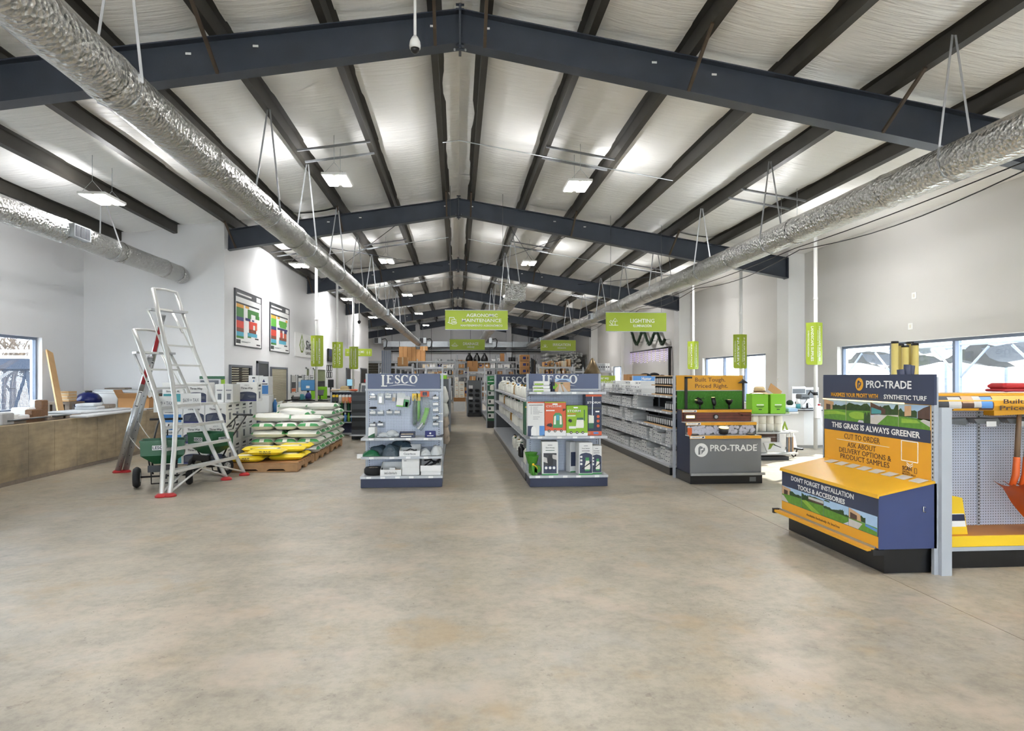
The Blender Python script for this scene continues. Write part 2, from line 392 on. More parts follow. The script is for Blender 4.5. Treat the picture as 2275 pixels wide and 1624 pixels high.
# ================================================================ the building
XL, XP, XW, XRD = -7.92, -5.04, 8.2, .03
YF, YA, YPE, YB = -6.0, 14.6, 37.7, 45.5
FR = [7.26+7.62*k for k in range(-1, 6)]
PUR = [-7.15, -6.0, -4.85, -3.7, -2.55, -1.4, -.25, .31, 1.46, 2.61, 3.76, 4.91, 6.06, 7.21]
def rz(x): return 5.495-.158*abs(x-XRD)
# floor slabs
fl = struct('floor')
xs = [XL-.2, 3.13, XW+.2]; ys = [YF-.2, 8.15, 15.7, 23.3, 30.9, 38.5, YB+.2]
for i in range(2):
    for j in range(6):
        part('slab', box(xs[i]+.003, xs[i+1]-.003, ys[j]+.003, ys[j+1]-.003, -.15, 0), 'concrete', fl)
part('joint_bed', box(xs[0], xs[-1], ys[0], ys[-1], -.2, -.015), 'charcoal', fl)
# roof
ce = struct('ceiling')
edges = [XL-.1]+PUR[:7]+[XRD]+PUR[7:]+[XW+.1]
YS = [YF]+FR[:]+[]
YS = [YF, FR[0], FR[1], FR[2], FR[3], FR[4], FR[5], YB+.1]
for k in range(len(edges)-1):
    a, b = edges[k], edges[k+1]
    for j in range(len(YS)-1):
        y0, y1 = YS[j], YS[j+1]; ph = random.random()*6
        sag = .055 if b-a > .6 else .02
        def fn(u, v, a=a, b=b, y0=y0, y1=y1, ph=ph, sag=sag):
            x = a+(b-a)*u; y = y0+(y1-y0)*v
            q = math.sin(math.pi*u); q = q**.55
            return (x, y, rz(x)+.205-q*(sag*(1+.22*math.sin(y*2.1+ph)+.12*math.sin(y*5.3+ph*2))))
        part('insulation_panel', MB().grid(8, 22 if y0 < 22 else 12, fn), 'insulation', ce)
part('roof_deck', MB().poly([(XL-.3, YF-.3, rz(XL)+.27), (XL-.3, YB+.3, rz(XL)+.27), (XRD, YB+.3, rz(XRD)+.27), (XRD, YF-.3, rz(XRD)+.27)]).poly([(XW+.3, YF-.3, rz(XW)+.27), (XW+.3, YB+.3, rz(XW)+.27), (XRD, YB+.3, rz(XRD)+.27), (XRD, YF-.3, rz(XRD)+.27)]), 'white', ce)
for x in PUR:
    s = 1 if x > XRD else -1; z0 = rz(x); t = .012
    y1 = YA-.02 if x < XP else YB
    m = MB()
    m.prism([(x-t/2, z0), (x+t/2, z0), (x+t/2, z0+.2), (x-t/2, z0+.2)], YF, y1, 'y')
    m.prism([(x, z0), (x+s*.075, z0-.011), (x+s*.075, z0-.003), (x, z0+.008)], YF, y1, 'y')
    m.prism([(x, z0+.2), (x-s*.075, z0+.211), (x-s*.075, z0+.2), (x, z0+.19)], YF, y1, 'y')
    p = part('purlin', m, 'purlin', ce)
    if x in (-6.0, -7.15): continue
# sag rods and bracing rods
def rod(name, pts, r, mt, par): return part(name, MB().tube(pts, r, 6), mt, par)
for yy, x0, x1 in ((11.15, -.25, 3.76), (18.7, -4.85, -.25), (18.9, .31, 7.2), (25.9, -4.85, 6.0), (26.2, -4.85, 6.0), (33.4, -4.85, 6.0), (33.8, -4.85, 6.0)):
    pts = [(x0, yy, rz(x0)-.012)]+([(XRD, yy, rz(XRD)-.012)] if x0 < XRD < x1 else [])+[(x1, yy, rz(x1)-.012)]
    rod('conduit', pts, .009, 'galv', ce)
for a, b in (((-1.0, FR[2], 0), (-4.7, FR[3], 0)), ((-4.6, FR[2], 0), (-.5, FR[3], 0)), ((1.0, FR[2], 0), (3.0, FR[3], 0)), ((3.0, FR[2], 0), (.7, FR[3], 0)), ((4.9, FR[2], 0), (7.6, FR[3], 0)), ((7.6, FR[2], 0), (4.2, FR[3], 0))):
    rod('bracing_rod', [(a[0], a[1], rz(a[0])-.16), (b[0], b[1], rz(b[0])-.16)], .008, 'steel', ce)
# steel frames
FN = 'nearest,second,third,fourth,fifth,sixth,seventh'.split(',')
def frame(k, y, xl, xr):
    t = thing('roof_frame', f'{FN[k]} dark steel roof frame counted from the camera, sloping down from the ridge', 'roof frame', (XRD, y, 0), group='steel roof frames', kind='structure')
    def dep(x): return .36+.11*min(1, abs(x)/7.8)
    for s, xe in ((-1, xl-XRD), (1, xr-XRD)):
        zt = lambda x: 5.495-.158*abs(x)
        xa = s*.012
        part('web', MB().prism([(xa, zt(xa)), (xe, zt(xe)), (xe, zt(xe)-dep(xe)), (xa, zt(xa)-dep(xa))], -.006, .006, 'y'), 'steel', t)
        for nm, off in (('top_flange', 0), ('bottom_flange', 1)):
            za, ze = zt(xa)-off*dep(xa), zt(xe)-off*dep(xe)
            part(nm, MB().prism([(xa, za), (xe, ze), (xe, ze-.014), (xa, za-.014)], -.095, .095, 'y'), 'steel', t)
        part('splice_plate', MB().box(s*.001, s*.014, -.09, .09, zt(0)-.44, zt(0)+.06), 'steel', t)
        xe2 = xe-s*.02
        part('end_plate', MB().box(min(xe, xe2), max(xe, xe2), -.11, .11, zt(xe)-dep(xe)-.02, zt(xe)), 'steel', t)
        for xs_ in (.27, 2.57, 4.88):
            if abs(xe) < xs_: continue
            xx = s*xs_
            for sy in (-1,):
                part('flange_brace', MB().bar((xx, sy*.78, zt(xx)-.01), (xx, sy*.085, zt(xx)-dep(xx)-.005), .035, .028), 'brace', t)
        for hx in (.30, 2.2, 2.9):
            if abs(xe) > hx: part('slot_light_patch', MB().bbox(s*hx-.03, s*hx+.03, -.014, -.006, zt(hx)-.13, zt(hx)-.105, .004), 'white', t)  # white patches painted for light showing through slots in the web
    for q in (-.06, .06):
        for zz in (5.06, 5.12):
            part('bolt', MB().lathe([(.012, -.01), (.012, .01)], 6, (q, -.012, zz+.02), 'y'), 'galv', t)
    for zz in (5.55, 5.50, 5.10, 5.06): part('bolt', MB().lathe([(.014, -.045), (.014, .045)], 6, (0, -.06, zz), 'x'), 'steel', t)
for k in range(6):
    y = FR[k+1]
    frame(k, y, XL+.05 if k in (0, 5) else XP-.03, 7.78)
# walls --------------------------------------------------------------
def wall_x(name, x0, x1, y0, y1, holes, mt='wall', ztop=None):
    # wall in a plane of constant X; holes (ya,yb,za,zb)
    m = MB(); zt = (lambda: max(rz(x0), rz(x1))+.26)() if ztop is None else ztop
    cur = y0
    for ya, yb, za, zb in sorted(holes):
        m.box(x0, x1, cur, ya, 0, zt); m.box(x0, x1, ya, yb, 0, za); m.box(x0, x1, ya, yb, zb, zt); cur = yb
    m.box(x0, x1, cur, y1, 0, zt)
    return struct(name, m, mt)
def wall_y(name, x0, x1, y0, y1, holes=(), mt='wall'):
    m = MB(); cur = x0
    def col(a, b, z0=0.0, z1=None):
        if b-a < 1e-4: return
        cuts = [a]+([XRD] if a < XRD < b else [])+[b]
        if z1 is None:
            m.prism([(a, z0)]+[(b, z0)]+[(c, rz(c)+.26) for c in reversed(cuts)], y0, y1, 'y')
        else: m.box(a, b, y0, y1, z0, z1)
    for xa, xb, za, zb in sorted(holes):
        col(cur, xa); col(xa, xb, 0, za) if za > .001 else None; col(xa, xb, zb); cur = xb
    col(cur, x1)
    return struct(name, m, mt)
wall_x('wall_left', XL-.22, XL, YF, YA+.2, [(6.9, 13.2, .82, 2.21)])
wall_y('wall_alcove', XL-.2, XP+.0, YA, YA+.15)
wall_x('wall_partition', XP-.12, XP, YA+.15, YPE, [])
wall_x('wall_left_rear', XL-.22, XL, YPE-.2, YB, [])
wall_y('wall_partition_end', XL, XP-.12, YPE-.15, YPE)
wall_x('wall_right', XW, XW+.25, YF, YB, [(7.6, 13.5, .72, 2.11), (16.8, 21.3, .72, 2.09), (31.4, 34.2, .72, 2.0)], 'wall_white')
wall_y('wall_back', XL-.2, XW+.2, YB, YB+.2)
wall_y('wall_front', XL-.2, XW+.2, YF-.2, YF, [(-7.2, 7.4, .12, 3.4)])  # front opening is out of view, enlarged to let in more daylight
for n, y in ((1, FR[2]), (2, FR[3]), (3, FR[4]), (4, FR[5])):
    struct('wall_pier', MB().box(7.80, XW, y-.05, y+.5, 0, rz(7.9)+.2), 'pier_white')
struct('wall_pier', MB().box(-.05+XP, XP+.02, YA-.02, YA+.2, 0, rz(XP)+.2), 'wall')
# windows
WN = [0]
def window_x(x, dx, y0, y1, z0, z1, mull, inner):
    WN[0] += 1; o = struct(f'window_{WN[0]}')
    f = .05
    for nm, b in (('window_frame', (y0, y1, z1-f, z1)), ('window_frame', (y0, y1, z0, z0+f)), ('window_frame', (y0, y0+f, z0+f, z1-f)), ('window_frame', (y1-f, y1, z0+f, z1-f))):
        part(nm, box(x-.03, x+.03, *b), 'pvc_grey', o)
    for y in mull: part('mullion', box(x-.035, x+.035, y-.03, y+.03, z0+f, z1-f), 'pvc_grey', o)
    c = [y0+f]+list(mull)+[y1-f]
    for a, b in zip(c, c[1:]): part('pane', box(x-.004, x+.004, a, b, z0+f, z1-f), 'pane', o)
    part('sill', box(min(x, inner), max(x, inner), y0, y1, z0-.02, z0+.015), 'white', o)
    return o
window_x(XL-.12, 0, 6.9, 13.2, .82, 2.21, (9.0, 11.1), XL)
window_x(XW+.14, 0, 7.6, 13.5, .72, 2.11, (8.75, 10.3, 11.9), XW)
window_x(XW+.14, 0, 16.8, 21.3, .72, 2.09, (18.3, 19.8), XW)
window_x(XW+.14, 0, 31.4, 34.2, .72, 2.0, (32.8,), XW)
WN[0] += 1; o = struct(f'window_{WN[0]}')  # unseen front glazing, sized to throw daylight into the hall
for k in range(9):
    xx = -7.2+14.6*k/8
    part('mullion', box(xx-.03, xx+.03, YF-.14, YF-.06, .12, 3.4), 'pvc_grey', o)
    if k < 8: part('pane', box(xx+.03, xx+14.6/8-.03, YF-.104, YF-.096, .12, 3.4), 'pane', o)
# office windows and doors in the partition
def off_window(y0, y1, z0, z1, slats, n):
    WN[0] += 1; o = struct(f'window_{WN[0]}'); x = XP
    for b in ((y0, y1, z1, z1+.05), (y0, y1, z0-.05, z0), (y0-.05, y0, z0-.05, z1+.05), (y1, y1+.05, z0-.05, z1+.05)):
        part('window_frame', box(x-.02, x+.045, *b), 'ink_grey', o)
    part('pane', box(x+.002, x+.008, y0, y1, z0, z1), 'dark_glass' if slats < 30 else 'blind', o)
    h = (z1-z0)/slats
    for k in range(slats):
        a, b = (y0+.02, y1-.02) if slats >= 30 else (y0+.02, y0+(y1-y0)*.38)
        part('slat', MB().prism([(x+.012, z0+h*k+h*.15), (x+.03, z0+h*k+h*.5), (x+.032, z0+h*k+h*.62), (x+.012, z0+h*k+h*.3)], a, b, 'y'), 'blind', o)
        if slats < 30: part('slat', MB().prism([(x+.012, z0+h*k+h*.15), (x+.03, z0+h*k+h*.5), (x+.032, z0+h*k+h*.62), (x+.012, z0+h*k+h*.3)], y0+(y1-y0)*.55, y1-.18, 'y'), 'blind', o)
    return o
off_window(14.97, 16.4, .82, 1.68, 16, 1)
off_window(18.15, 19.75, .62, 1.68, 34, 2)
def door_x(n, y0, y1, zt, mt='charcoal'):
    o = struct(f'door_{n}'); x = XP
    part('door_frame', MB().box(x-.02, x+.04, y0-.06, y0, 0, zt+.06).box(x-.02, x+.04, y1, y1+.06, 0, zt+.06).box(x-.02, x+.04, y0-.06, y1+.06, zt, zt+.06), 'ink_grey', o)
    d = part('leaf', box(x+.004, x+.03, y0, y1, .01, zt), mt, o); part('handle', MB().tube([(x+.03, y1-.12, .9), (x+.08, y1-.12, .9), (x+.08, y1-.22, .9)], .012, 6), 'alu', d)
door_x(1, 16.95, 17.8, 1.80)
door_x(2, 30.2, 31.2, 1.80, 'charcoal'); door_x(3, 34.6, 36.8, 1.86, 'black')
WN[0] += 1; o = struct(f'window_{WN[0]}')
for y0, y1 in ((22.3, 22.7), (23.4, 25.4)):
    part('window_frame', MB().box(XP-.01, XP+.03, y0-.06, y0, .3, 1.78).box(XP-.01, XP+.03, y1, y1+.06, .3, 1.78).box(XP-.01, XP+.03, y0-.06, y1+.06, 1.72, 1.78), 'white', o)
    part('pane', box(XP+.002, XP+.008, y0, y1, .3, 1.72), 'dark_glass', o)
    part('window_view', box(XP+.009, XP+.012, y0+.02, y1-.02, .3, .95), 'lawn_pale', o)
    part('window_view', box(XP+.009, XP+.012, y0+.02, y1-.02, 1.3, 1.7), 'hedge', o)
# roll-up door at the far left corner
o = struct('door_4')
for k in range(14): part('slat', MB().prism([(YB-.02, .02+k*.17), (YB-.05, .1+k*.17), (YB-.02, .18+k*.17)], -7.6, -4.1, 'x'), 'rolldoor', o)
part('door_frame', MB().box(-7.7, -7.6, YB-.06, YB, 0, 2.5).box(-4.1, -4.0, YB-.06, YB, 0, 2.5).box(-7.7, -4.0, YB-.06, YB, 2.4, 2.55), 'galv', o)
# wall panel seams and ribs on the back wall, column
tr = struct('trim_1', MB().box(-2.86, -2.52, YB-.3, YB, 0, rz(-2.7)), 'wall')
tr = struct('trim_2', MB().box(3.4, 3.75, YB-.3, YB, 0, rz(3.6)), 'wall')
tr = struct('trim_3')
for k in range(8): part('seam_strip', box(-4.5+k*1.35, -4.47+k*1.35, YB-.008, YB, 1.5, rz(-4.5+k*1.35)), 'mid_grey', tr)
# outlets and switches
for n, (px, py, X) in enumerate(((1806, 513, None),)): pass
for k, (px, py) in enumerate(((2031, 657), (2023, 725))):
    p = PX(px, py, XW-.005)
    t = thing('wall_outlet', ['upper', 'lower'][k]+' blank white wall outlet plate above the window strip', 'outlet', (XW, p.y, p.z))
    part('cover_plate', MB().bbox(-.012, 0, -.06, .06, -.06, .06, .004), 'white', t); part('socket', box(-.015, -.012, -.02, .02, -.03, .03), 'offwhite', t)
p = PX(1729, 843, 7.80)
t = thing('light_switch', 'white light switch plate on the side of the white pier', 'switch', (7.80, p.y, p.z))
part('cover_plate', MB().bbox(-.012, 0, -.05, .05, -.05, .05, .004), 'white', t); part('toggle', box(-.022, -.012, -.01, .01, -.02, .02), 'offwhite', t)

# ================================================================ outdoors
gr = struct('ground', box(-60, 70, -50, 90, -.32, -.22), 'concrete_out')
def bare_tree(x, y, h, lab, seed):
    rnd = random.Random(seed); t = thing('bare_tree', lab, 'tree', (x, y, -.22), group='bare winter trees outside the window')
    m = MB(); tw = MB()
    def br(p, d, l, r, dep, mm):
        q = p+d*l; mm.tube([p, q], [max(r, .012), max(r*.6, .01)], 4, False)
        if dep:
            for _ in range(3 if dep > 1 else 4):
                nd = (d+Vector((rnd.uniform(-.8, .8), rnd.uniform(-.8, .8), rnd.uniform(-.1, .5)))).normalized()
                br(p+d*l*rnd.uniform(.55, 1), nd, l*rnd.uniform(.55, .8), r*.55, dep-1, tw if dep < 3 else mm)
    br(Vector((0, 0, 0)), Vector((0, 0, 1)), h*.34, .12, 5, m)
    part('trunk', m, 'bark', t); b = part('twigs', tw, 'bark', t); b['kind'] = 'stuff'
for k, (x, y, h) in enumerate(((-24, 36.5, 5), (-21.5, 33.5, 4.4), (-25.5, 40, 5.4), (-23, 37.5, 4.6), (-19.5, 29.2, 3.6), (-28, 43, 6), (-26.5, 38.5, 5), (-20.5, 31.4, 3.8), (-18.5, 31, 3.2))):
    bare_tree(x, y, h, f'{ORD[k]} bare brown tree behind the parked trailer outside the side window', k+3)
# utility trailer with mesh ramp, seen through the side window
t = thing('utility_trailer', 'blue-grey utility trailer with raised expanded-metal ramp gate outside the side window', 'trailer', (-11.35, 17.6, -.3), R(20))
m = MB()
for a, b in (((-.9, 0, .3), (-.55, .1, 1.95)), ((.9, 0, .3), (.9, .1, 1.95)), ((-.55, .1, 1.95), (.9, .1, 1.95)), ((-.9, 0, .3), (.9, 0, .3)), ((-.05, 0, .3), (.35, .1, 1.95)), ((.55, 0, .3), (.35, .1, 1.95))): m.bar(a, b, .07)
part('ramp_frame', m, 'trailer', t)
m = MB()
for k in range(60):
    f = k/59; m.bar((-.88+.33*f, .02+.08*f, .34+1.6*f), (.88, .02+.08*f, .34+1.6*f), .016, .014)
for k in range(50):
    m.bar((-.85+1.75*k/50, .02, .34), (-.5+1.38*k/50, .1, 1.92), .012, .012)
x = part('expanded_mesh', m, 'trailer', t); x['kind'] = 'stuff'
part('top_box', box(-.55, .95, -.05, .45, 1.96, 2.22), 'trailer', t)
part('deck', box(-.95, .95, .1, 3.2, .42, .52), 'trailer', t)
part('fender', box(-1.05, -.95, .9, 2.2, .35, .75), 'trailer', t)
for s in (-1, 1): part('wheel', MB().lathe([(.32, -.1), (.36, -.05), (.36, .05), (.32, .1)], 16, (s*1.0, 1.5, .36), 'x'), 'rubber', t)
t = thing('canopy_frame', 'white metal canopy frame with beams beyond the trailer outside', 'canopy', (-15, 23.5, -.22))
for a, b in (((-5, 0, 2.55), (4, 0, 2.55)), ((-5, 0, 2.35), (4, 0, 2.35))): part('beam', MB().bar(a, b, .1), 'white', t)
for xx in (-4.8, -.5, 3.8): part('post', MB().bar((xx, 0, 0), (xx, 0, 2.5), .12), 'white', t)
part('brace', MB().bar((-.5, 0, 1.6), (.6, 0, 2.35), .07), 'white', t)
# greenhouse hoops beyond the other windows
t = thing('greenhouse', 'white steel greenhouse frame with rolled dark shade cloth outside the long window', 'greenhouse', (13.4, 6, -.22))
for yy in (0, 2.6, 5.2, 7.8, 10.4, 13, 15.6, 18.2):
    part('post', MB().tube([(0, yy, 0), (0, yy, 2.75)], .05, 8), 'pvc_grey', t)
    part('post', MB().tube([(4.2, yy+.6, 0), (4.2, yy+.6, 2.75)], .05, 8), 'pvc_grey', t)
    for dy in (-1, 1): part('knee_brace', MB().tube([(0, yy, 1.65), (0, yy+dy*.95, 2.45)], .03, 6), 'pvc_grey', t)
for zz in (2.55, 2.75): part('eave_beam', MB().tube([(0, -1, zz), (0, 20, zz)], .045, 8), 'pvc_grey', t)
part('eave_beam', MB().tube([(4.2, -1, 2.7), (4.2, 20, 2.7)], .045, 8), 'pvc_grey', t)
for k in range(7):
    m = MB(); a = .3+k*2.6
    m.grid(8, 6, lambda u, v, a=a: (.6+2.6*v, a+2.3*u, 2.5-.42*math.sin(math.pi*u)-.12*math.sin(5*v+a)-.06*math.sin(17*u+3*v)))
    part('shade_cloth', m, 'tarp', t)
part('side_sheet', MB().box(8.0, 8.03, -4, 24, 0, 2.4), 'white', t)
for yy in (3.4, 8.2, 13.4): part('bench', MB().box(2.0, 2.7, yy, yy+1.8, .85, .9).box(2.1, 2.2, yy, yy+.1, 0, .85).box(2.5, 2.6, yy+1.6, yy+1.7, 0, .85), 'pvc_grey', t)

# ================================================================ ceiling services
def duct(name, lab, x, z, r, y0, y1, bands, strap_x, straps, diff=(), drift=0.0, end=None):
    t = thing(name, lab, 'duct', (x, y0, z))
    n = max(2, int((y1-y0)/.28)); rnd = random.Random(int(x*10))
    pts = [(drift*k/n, (y1-y0)*k/n, 0) for k in range(n+1)]
    rs = [r*(1+rnd.uniform(-.02, .02)) for _ in pts]
    if end == 'near_dome': rs[0] = r*.7
    part('foil_sleeve', MB().tube(pts, rs, 28), 'foil', t)
    for yb in bands:
        f = (yb-y0)/(y1-y0)
        part('joint_band', MB().tube([(drift*f, yb-y0-.035, 0), (drift*f, yb-y0-.02, 0), (drift*f, yb-y0+.02, 0), (drift*f, yb-y0+.035, 0)], [r*1.0, r*1.045, r*1.045, r*1.0], 28, False), 'foil', t)
    for ys_ in straps:
        f = (ys_-y0)/(y1-y0); zt = rz(strap_x)-z; dx = strap_x-x
        for s in (-1, 1):
            part('hanger_strap', MB().bar((dx+s*.015, ys_-y0, zt), (drift*f+s*r, ys_-y0, .02), .022, .005, (0, 1, 0)), 'alu_dull', t)
        part('hanger_strap', MB().tube([(drift*f-r*1.03, ys_-y0, 0), (drift*f-r*.72, ys_-y0, -r*.74), (drift*f, ys_-y0, -r*1.03), (drift*f+r*.72, ys_-y0, -r*.74), (drift*f+r*1.03, ys_-y0, 0)], .012, 4), 'alu_dull', t)
    for yd, s in diff:
        g = part('air_grille', box(s*r*.85, s*(r+.06), yd-y0-.22, yd-y0+.22, -.1, .1) if s > 0 else box(-(r+.06), -r*.85, yd-y0-.22, yd-y0+.22, -.1, .1), 'galv', t)
        for q in range(3): part('louver', box(*( (r+.06, r+.065) if s > 0 else (-(r+.065), -(r+.06))), yd-y0-.19+q*.13, yd-y0-.08+q*.13, -.08, .08), 'charcoal', g)
    return t
duct('air_duct', 'long silver foil duct running overhead on the ladder side of the hall', -2.58, 3.68, .185, -5.5, 44.0, [3.2+1.85*k for k in range(12)], -2.55, [3.3, 5.2, 9.1, 11.4, 14.2, 17.0, 19.8, 22.6, 25.5, 28, 31], [(22.9, 1)])
duct('air_duct', 'long silver foil duct running overhead beside the long window wall', 4.78, 3.53, .185, -5.5, 43.5, [4.8, 6.9, 8.9, 11, 13, 14.6, 16.2, 17.8, 19.4, 21, 22.6, 24.2, 25.8, 27.4, 29], 4.76, [4.6, 5.9, 9.6, 12.4, 15.4, 18.4, 21.4, 24.4, 28, 32], [(22.2, -1), (36, -1)])
d3 = duct('air_duct', 'short silver foil duct with square grille ending at the alcove wall', -5.86, 3.63, .175, -5.5, 14.3, [4.5, 8.6, 10.2, 11.9, 13.6], -6.0, [7.2, 11.6], [(10.35, 1)])
part('duct_elbow', MB().tube([(0, 19.7, 0), (0, 19.95, -.02), (.0, 20.08, -.02)], [.178, .17, .12], 24), 'foil', d3)
d4 = duct('air_duct', 'central silver foil duct with square open end above the aisle sign', 1.5, 3.62, .2, 16.9, 43, [18, 19.5, 21, 22.5, 24, 26, 28, 30], 1.46, [17.3, 20, 24, 28], [])
part('end_collar', MB().box(-.26, .26, -.12, .02, -.2, .24), 'foil', d4)
# dark cable strung under the duct by the windows
for k, (off, sg) in enumerate(((.02, .03), (.2, .13))):
    pts = []
    for j in range(60):
        y = 5.0+j*.42; pts.append((4.93+off*.4, y, 3.345-sg*abs(math.sin((y-5)*math.pi/4.2))-.02*k))
    solo('power_cable', MB().tube(pts, .007, 5), 'black', ['dark cable clipped tightly under the duct by the windows', 'dark cable hanging in loops under the duct by the windows'][k], 'cable')
def fixture(x, y, z, lab, lit=True, strut=True):
    t = thing('ceiling_light', lab, 'light', (x, y, z), group='twin panel ceiling lights')
    part('housing', MB().box(-.2, .2, -.32, .32, .012, .05), 'white', t)
    for s in (-1, 1):
        part('led_panel', MB().box(s*.11-.07, s*.11+.07, -.3, .3, 0, .012), 'lamp', t)
    for s in (-1, 1):
        part('hanging_wire', MB().tube([(-.15, s*.28, .05), (0, s*.28, .22), (.15, s*.28, .05)], .004, 4), 'galv', t)
        part('hanging_wire', MB().tube([(0, s*.28, .22), (0, s*.28, rz(x)-z+.17)], .004, 4), 'galv', t)
    if strut:
        xs_ = sorted(PUR, key=lambda q: abs(q-x))[:2]
        for s in (-1, 1):
            a, b = min(xs_)-x, max(xs_)-x
            part('strut_bar', MB().bar((a, s*.28, rz(a+x)-z-.015), (b, s*.28, rz(b+x)-z-.015), .035, .03), 'mid_grey', t)
    ld = bpy.data.lights.new('ceiling_light_glow', 'AREA'); ld.shape = 'RECTANGLE'; ld.size = .4*U; ld.size_y = .64*U; ld.energy = LAMP_W; ld.color = (.99, .99, 1); ld.spread = R(170)
    lo = link('ceiling_light_glow', ld, t, (0, 0, -.012))
    # unseen side lamps added to each fixture to brighten the ceiling
    for q, (dx, dy, an) in enumerate(((.21, 0, 270), (-.21, 0, 90))):
        lu = bpy.data.lights.new('ceiling_fill_lamp', 'AREA'); lu.shape = 'RECTANGLE'; lu.size = (.64 if q < 2 else .4)*U; lu.size_y = .03*U; lu.energy = LAMP_W*.4; lu.color = ld.color
        link('ceiling_fill_lamp', lu, t, (dx, dy, .03), (R(90), 0, R(an)))
for j, y in enumerate([-3.6, 3.4, 10.95, 18.5, 26.1, 33.7, 41.3]):
    for x, side in ((-1.97, 'ladder side'), (2.03, 'window side')):
        lab = f'twin panel ceiling light, {ORD[j]} from the front on the {side} of the ridge'
        fixture(x, y, rz(x)-.5, lab)
    if y < 14: fixture(-5.45, y-.4, rz(-5.45)-.45, f'twin panel ceiling light over the low tan counter, {ORD[j]} from the front', strut=False)
    else: fixture(-4.2, y-.7, rz(-4.2)-.42, f'twin panel ceiling light close to the office partition, {ORD[j-3]} from the wall posters')
    if j < 6: fixture(5.9, y+.25, 4.0, f'twin panel ceiling light behind the window-side duct, {ORD[j]} from the front')
# dome camera on a drop pole
p = P(922, 106, 6.4); t = thing('security_camera', 'white dome security camera on a drop pole at the nearest roof frame', 'camera', p)
part('pole', MB().tube([(0, 0, .09), (0, 0, rz(p.x)-p.z+.135)], .014, 8), 'white', t)
part('housing', MB().lathe([(.012, .12), (.03, .1), (.05, .06), (.055, .02), (.052, -.01)], 16), 'white', t)
part('dome', MB().lathe([(.045, -.008), (.04, -.035), (.02, -.055), (.0, -.06)], 16), 'black', t)
p = P(798, 716, 24.0); t = thing('security_camera', 'small dome camera on a drop pole near the office partition', 'camera', p)
part('pole', MB().tube([(0, 0, .05), (0, 0, rz(p.x)-p.z+.135)], .014, 8), 'white', t); part('dome', MB().lathe([(.01, .08), (.06, .04), (.06, 0), (.03, -.05), (0, -.06)], 12), 'black', t)
# ================================================================ gondolas and end displays
LV = [0]
def lv(y):
    LV[0] = (LV[0]+1) % 40; return y-LV[0]*.00004
def stroke(m, pts, ws, y, flip=1):
    y = lv(y)
    # flat ribbon along (x,z) points with widths
    L = []; Rr = []
    n = len(pts)
    for i in range(n):
        a = pts[max(0, i-1)]; b = pts[min(n-1, i+1)]
        dx, dz = b[0]-a[0], b[1]-a[1]; l = math.hypot(dx, dz) or 1
        nx, nz = -dz/l, dx/l; w_ = ws[i] if isinstance(ws, (list, tuple)) else ws
        L.append((pts[i][0]+nx*w_/2, y, pts[i][1]+nz*w_/2)); Rr.append((pts[i][0]-nx*w_/2, y, pts[i][1]-nz*w_/2))
    for i in range(n-1): m.add([L[i], Rr[i], Rr[i+1], L[i+1]], [(0, 1, 2, 3)])
def rect(m, x0, x1, z0, z1, y):
    y = lv(y); m.add([(x0, y, z0), (x1, y, z0), (x1, y, z1), (x0, y, z1)], [(0, 1, 2, 3)])
def disc(m, cx, cz, r, y, n=20, rx=None): m.add([(cx+(rx or r)*math.cos(2*math.pi*k/n), y, cz+r*math.sin(2*math.pi*k/n)) for k in range(n)], [tuple(range(n))])
def ringarc(m, cx, cz, rx, rz_, a0, a1, thx, thz, y, n=24):
    y = lv(y)
    o_ = []; i_ = []
    for k in range(n+1):
        a = R(a0+(a1-a0)*k/n); c, s = math.cos(a), math.sin(a)
        o_.append((cx+rx*c, y, cz+rz_*s)); i_.append((cx+(rx-thx)*c, y, cz+(rz_-thz)*s))
    for k in range(n): m.add([i_[k], o_[k], o_[k+1], i_[k+1]], [(0, 1, 2, 3)])
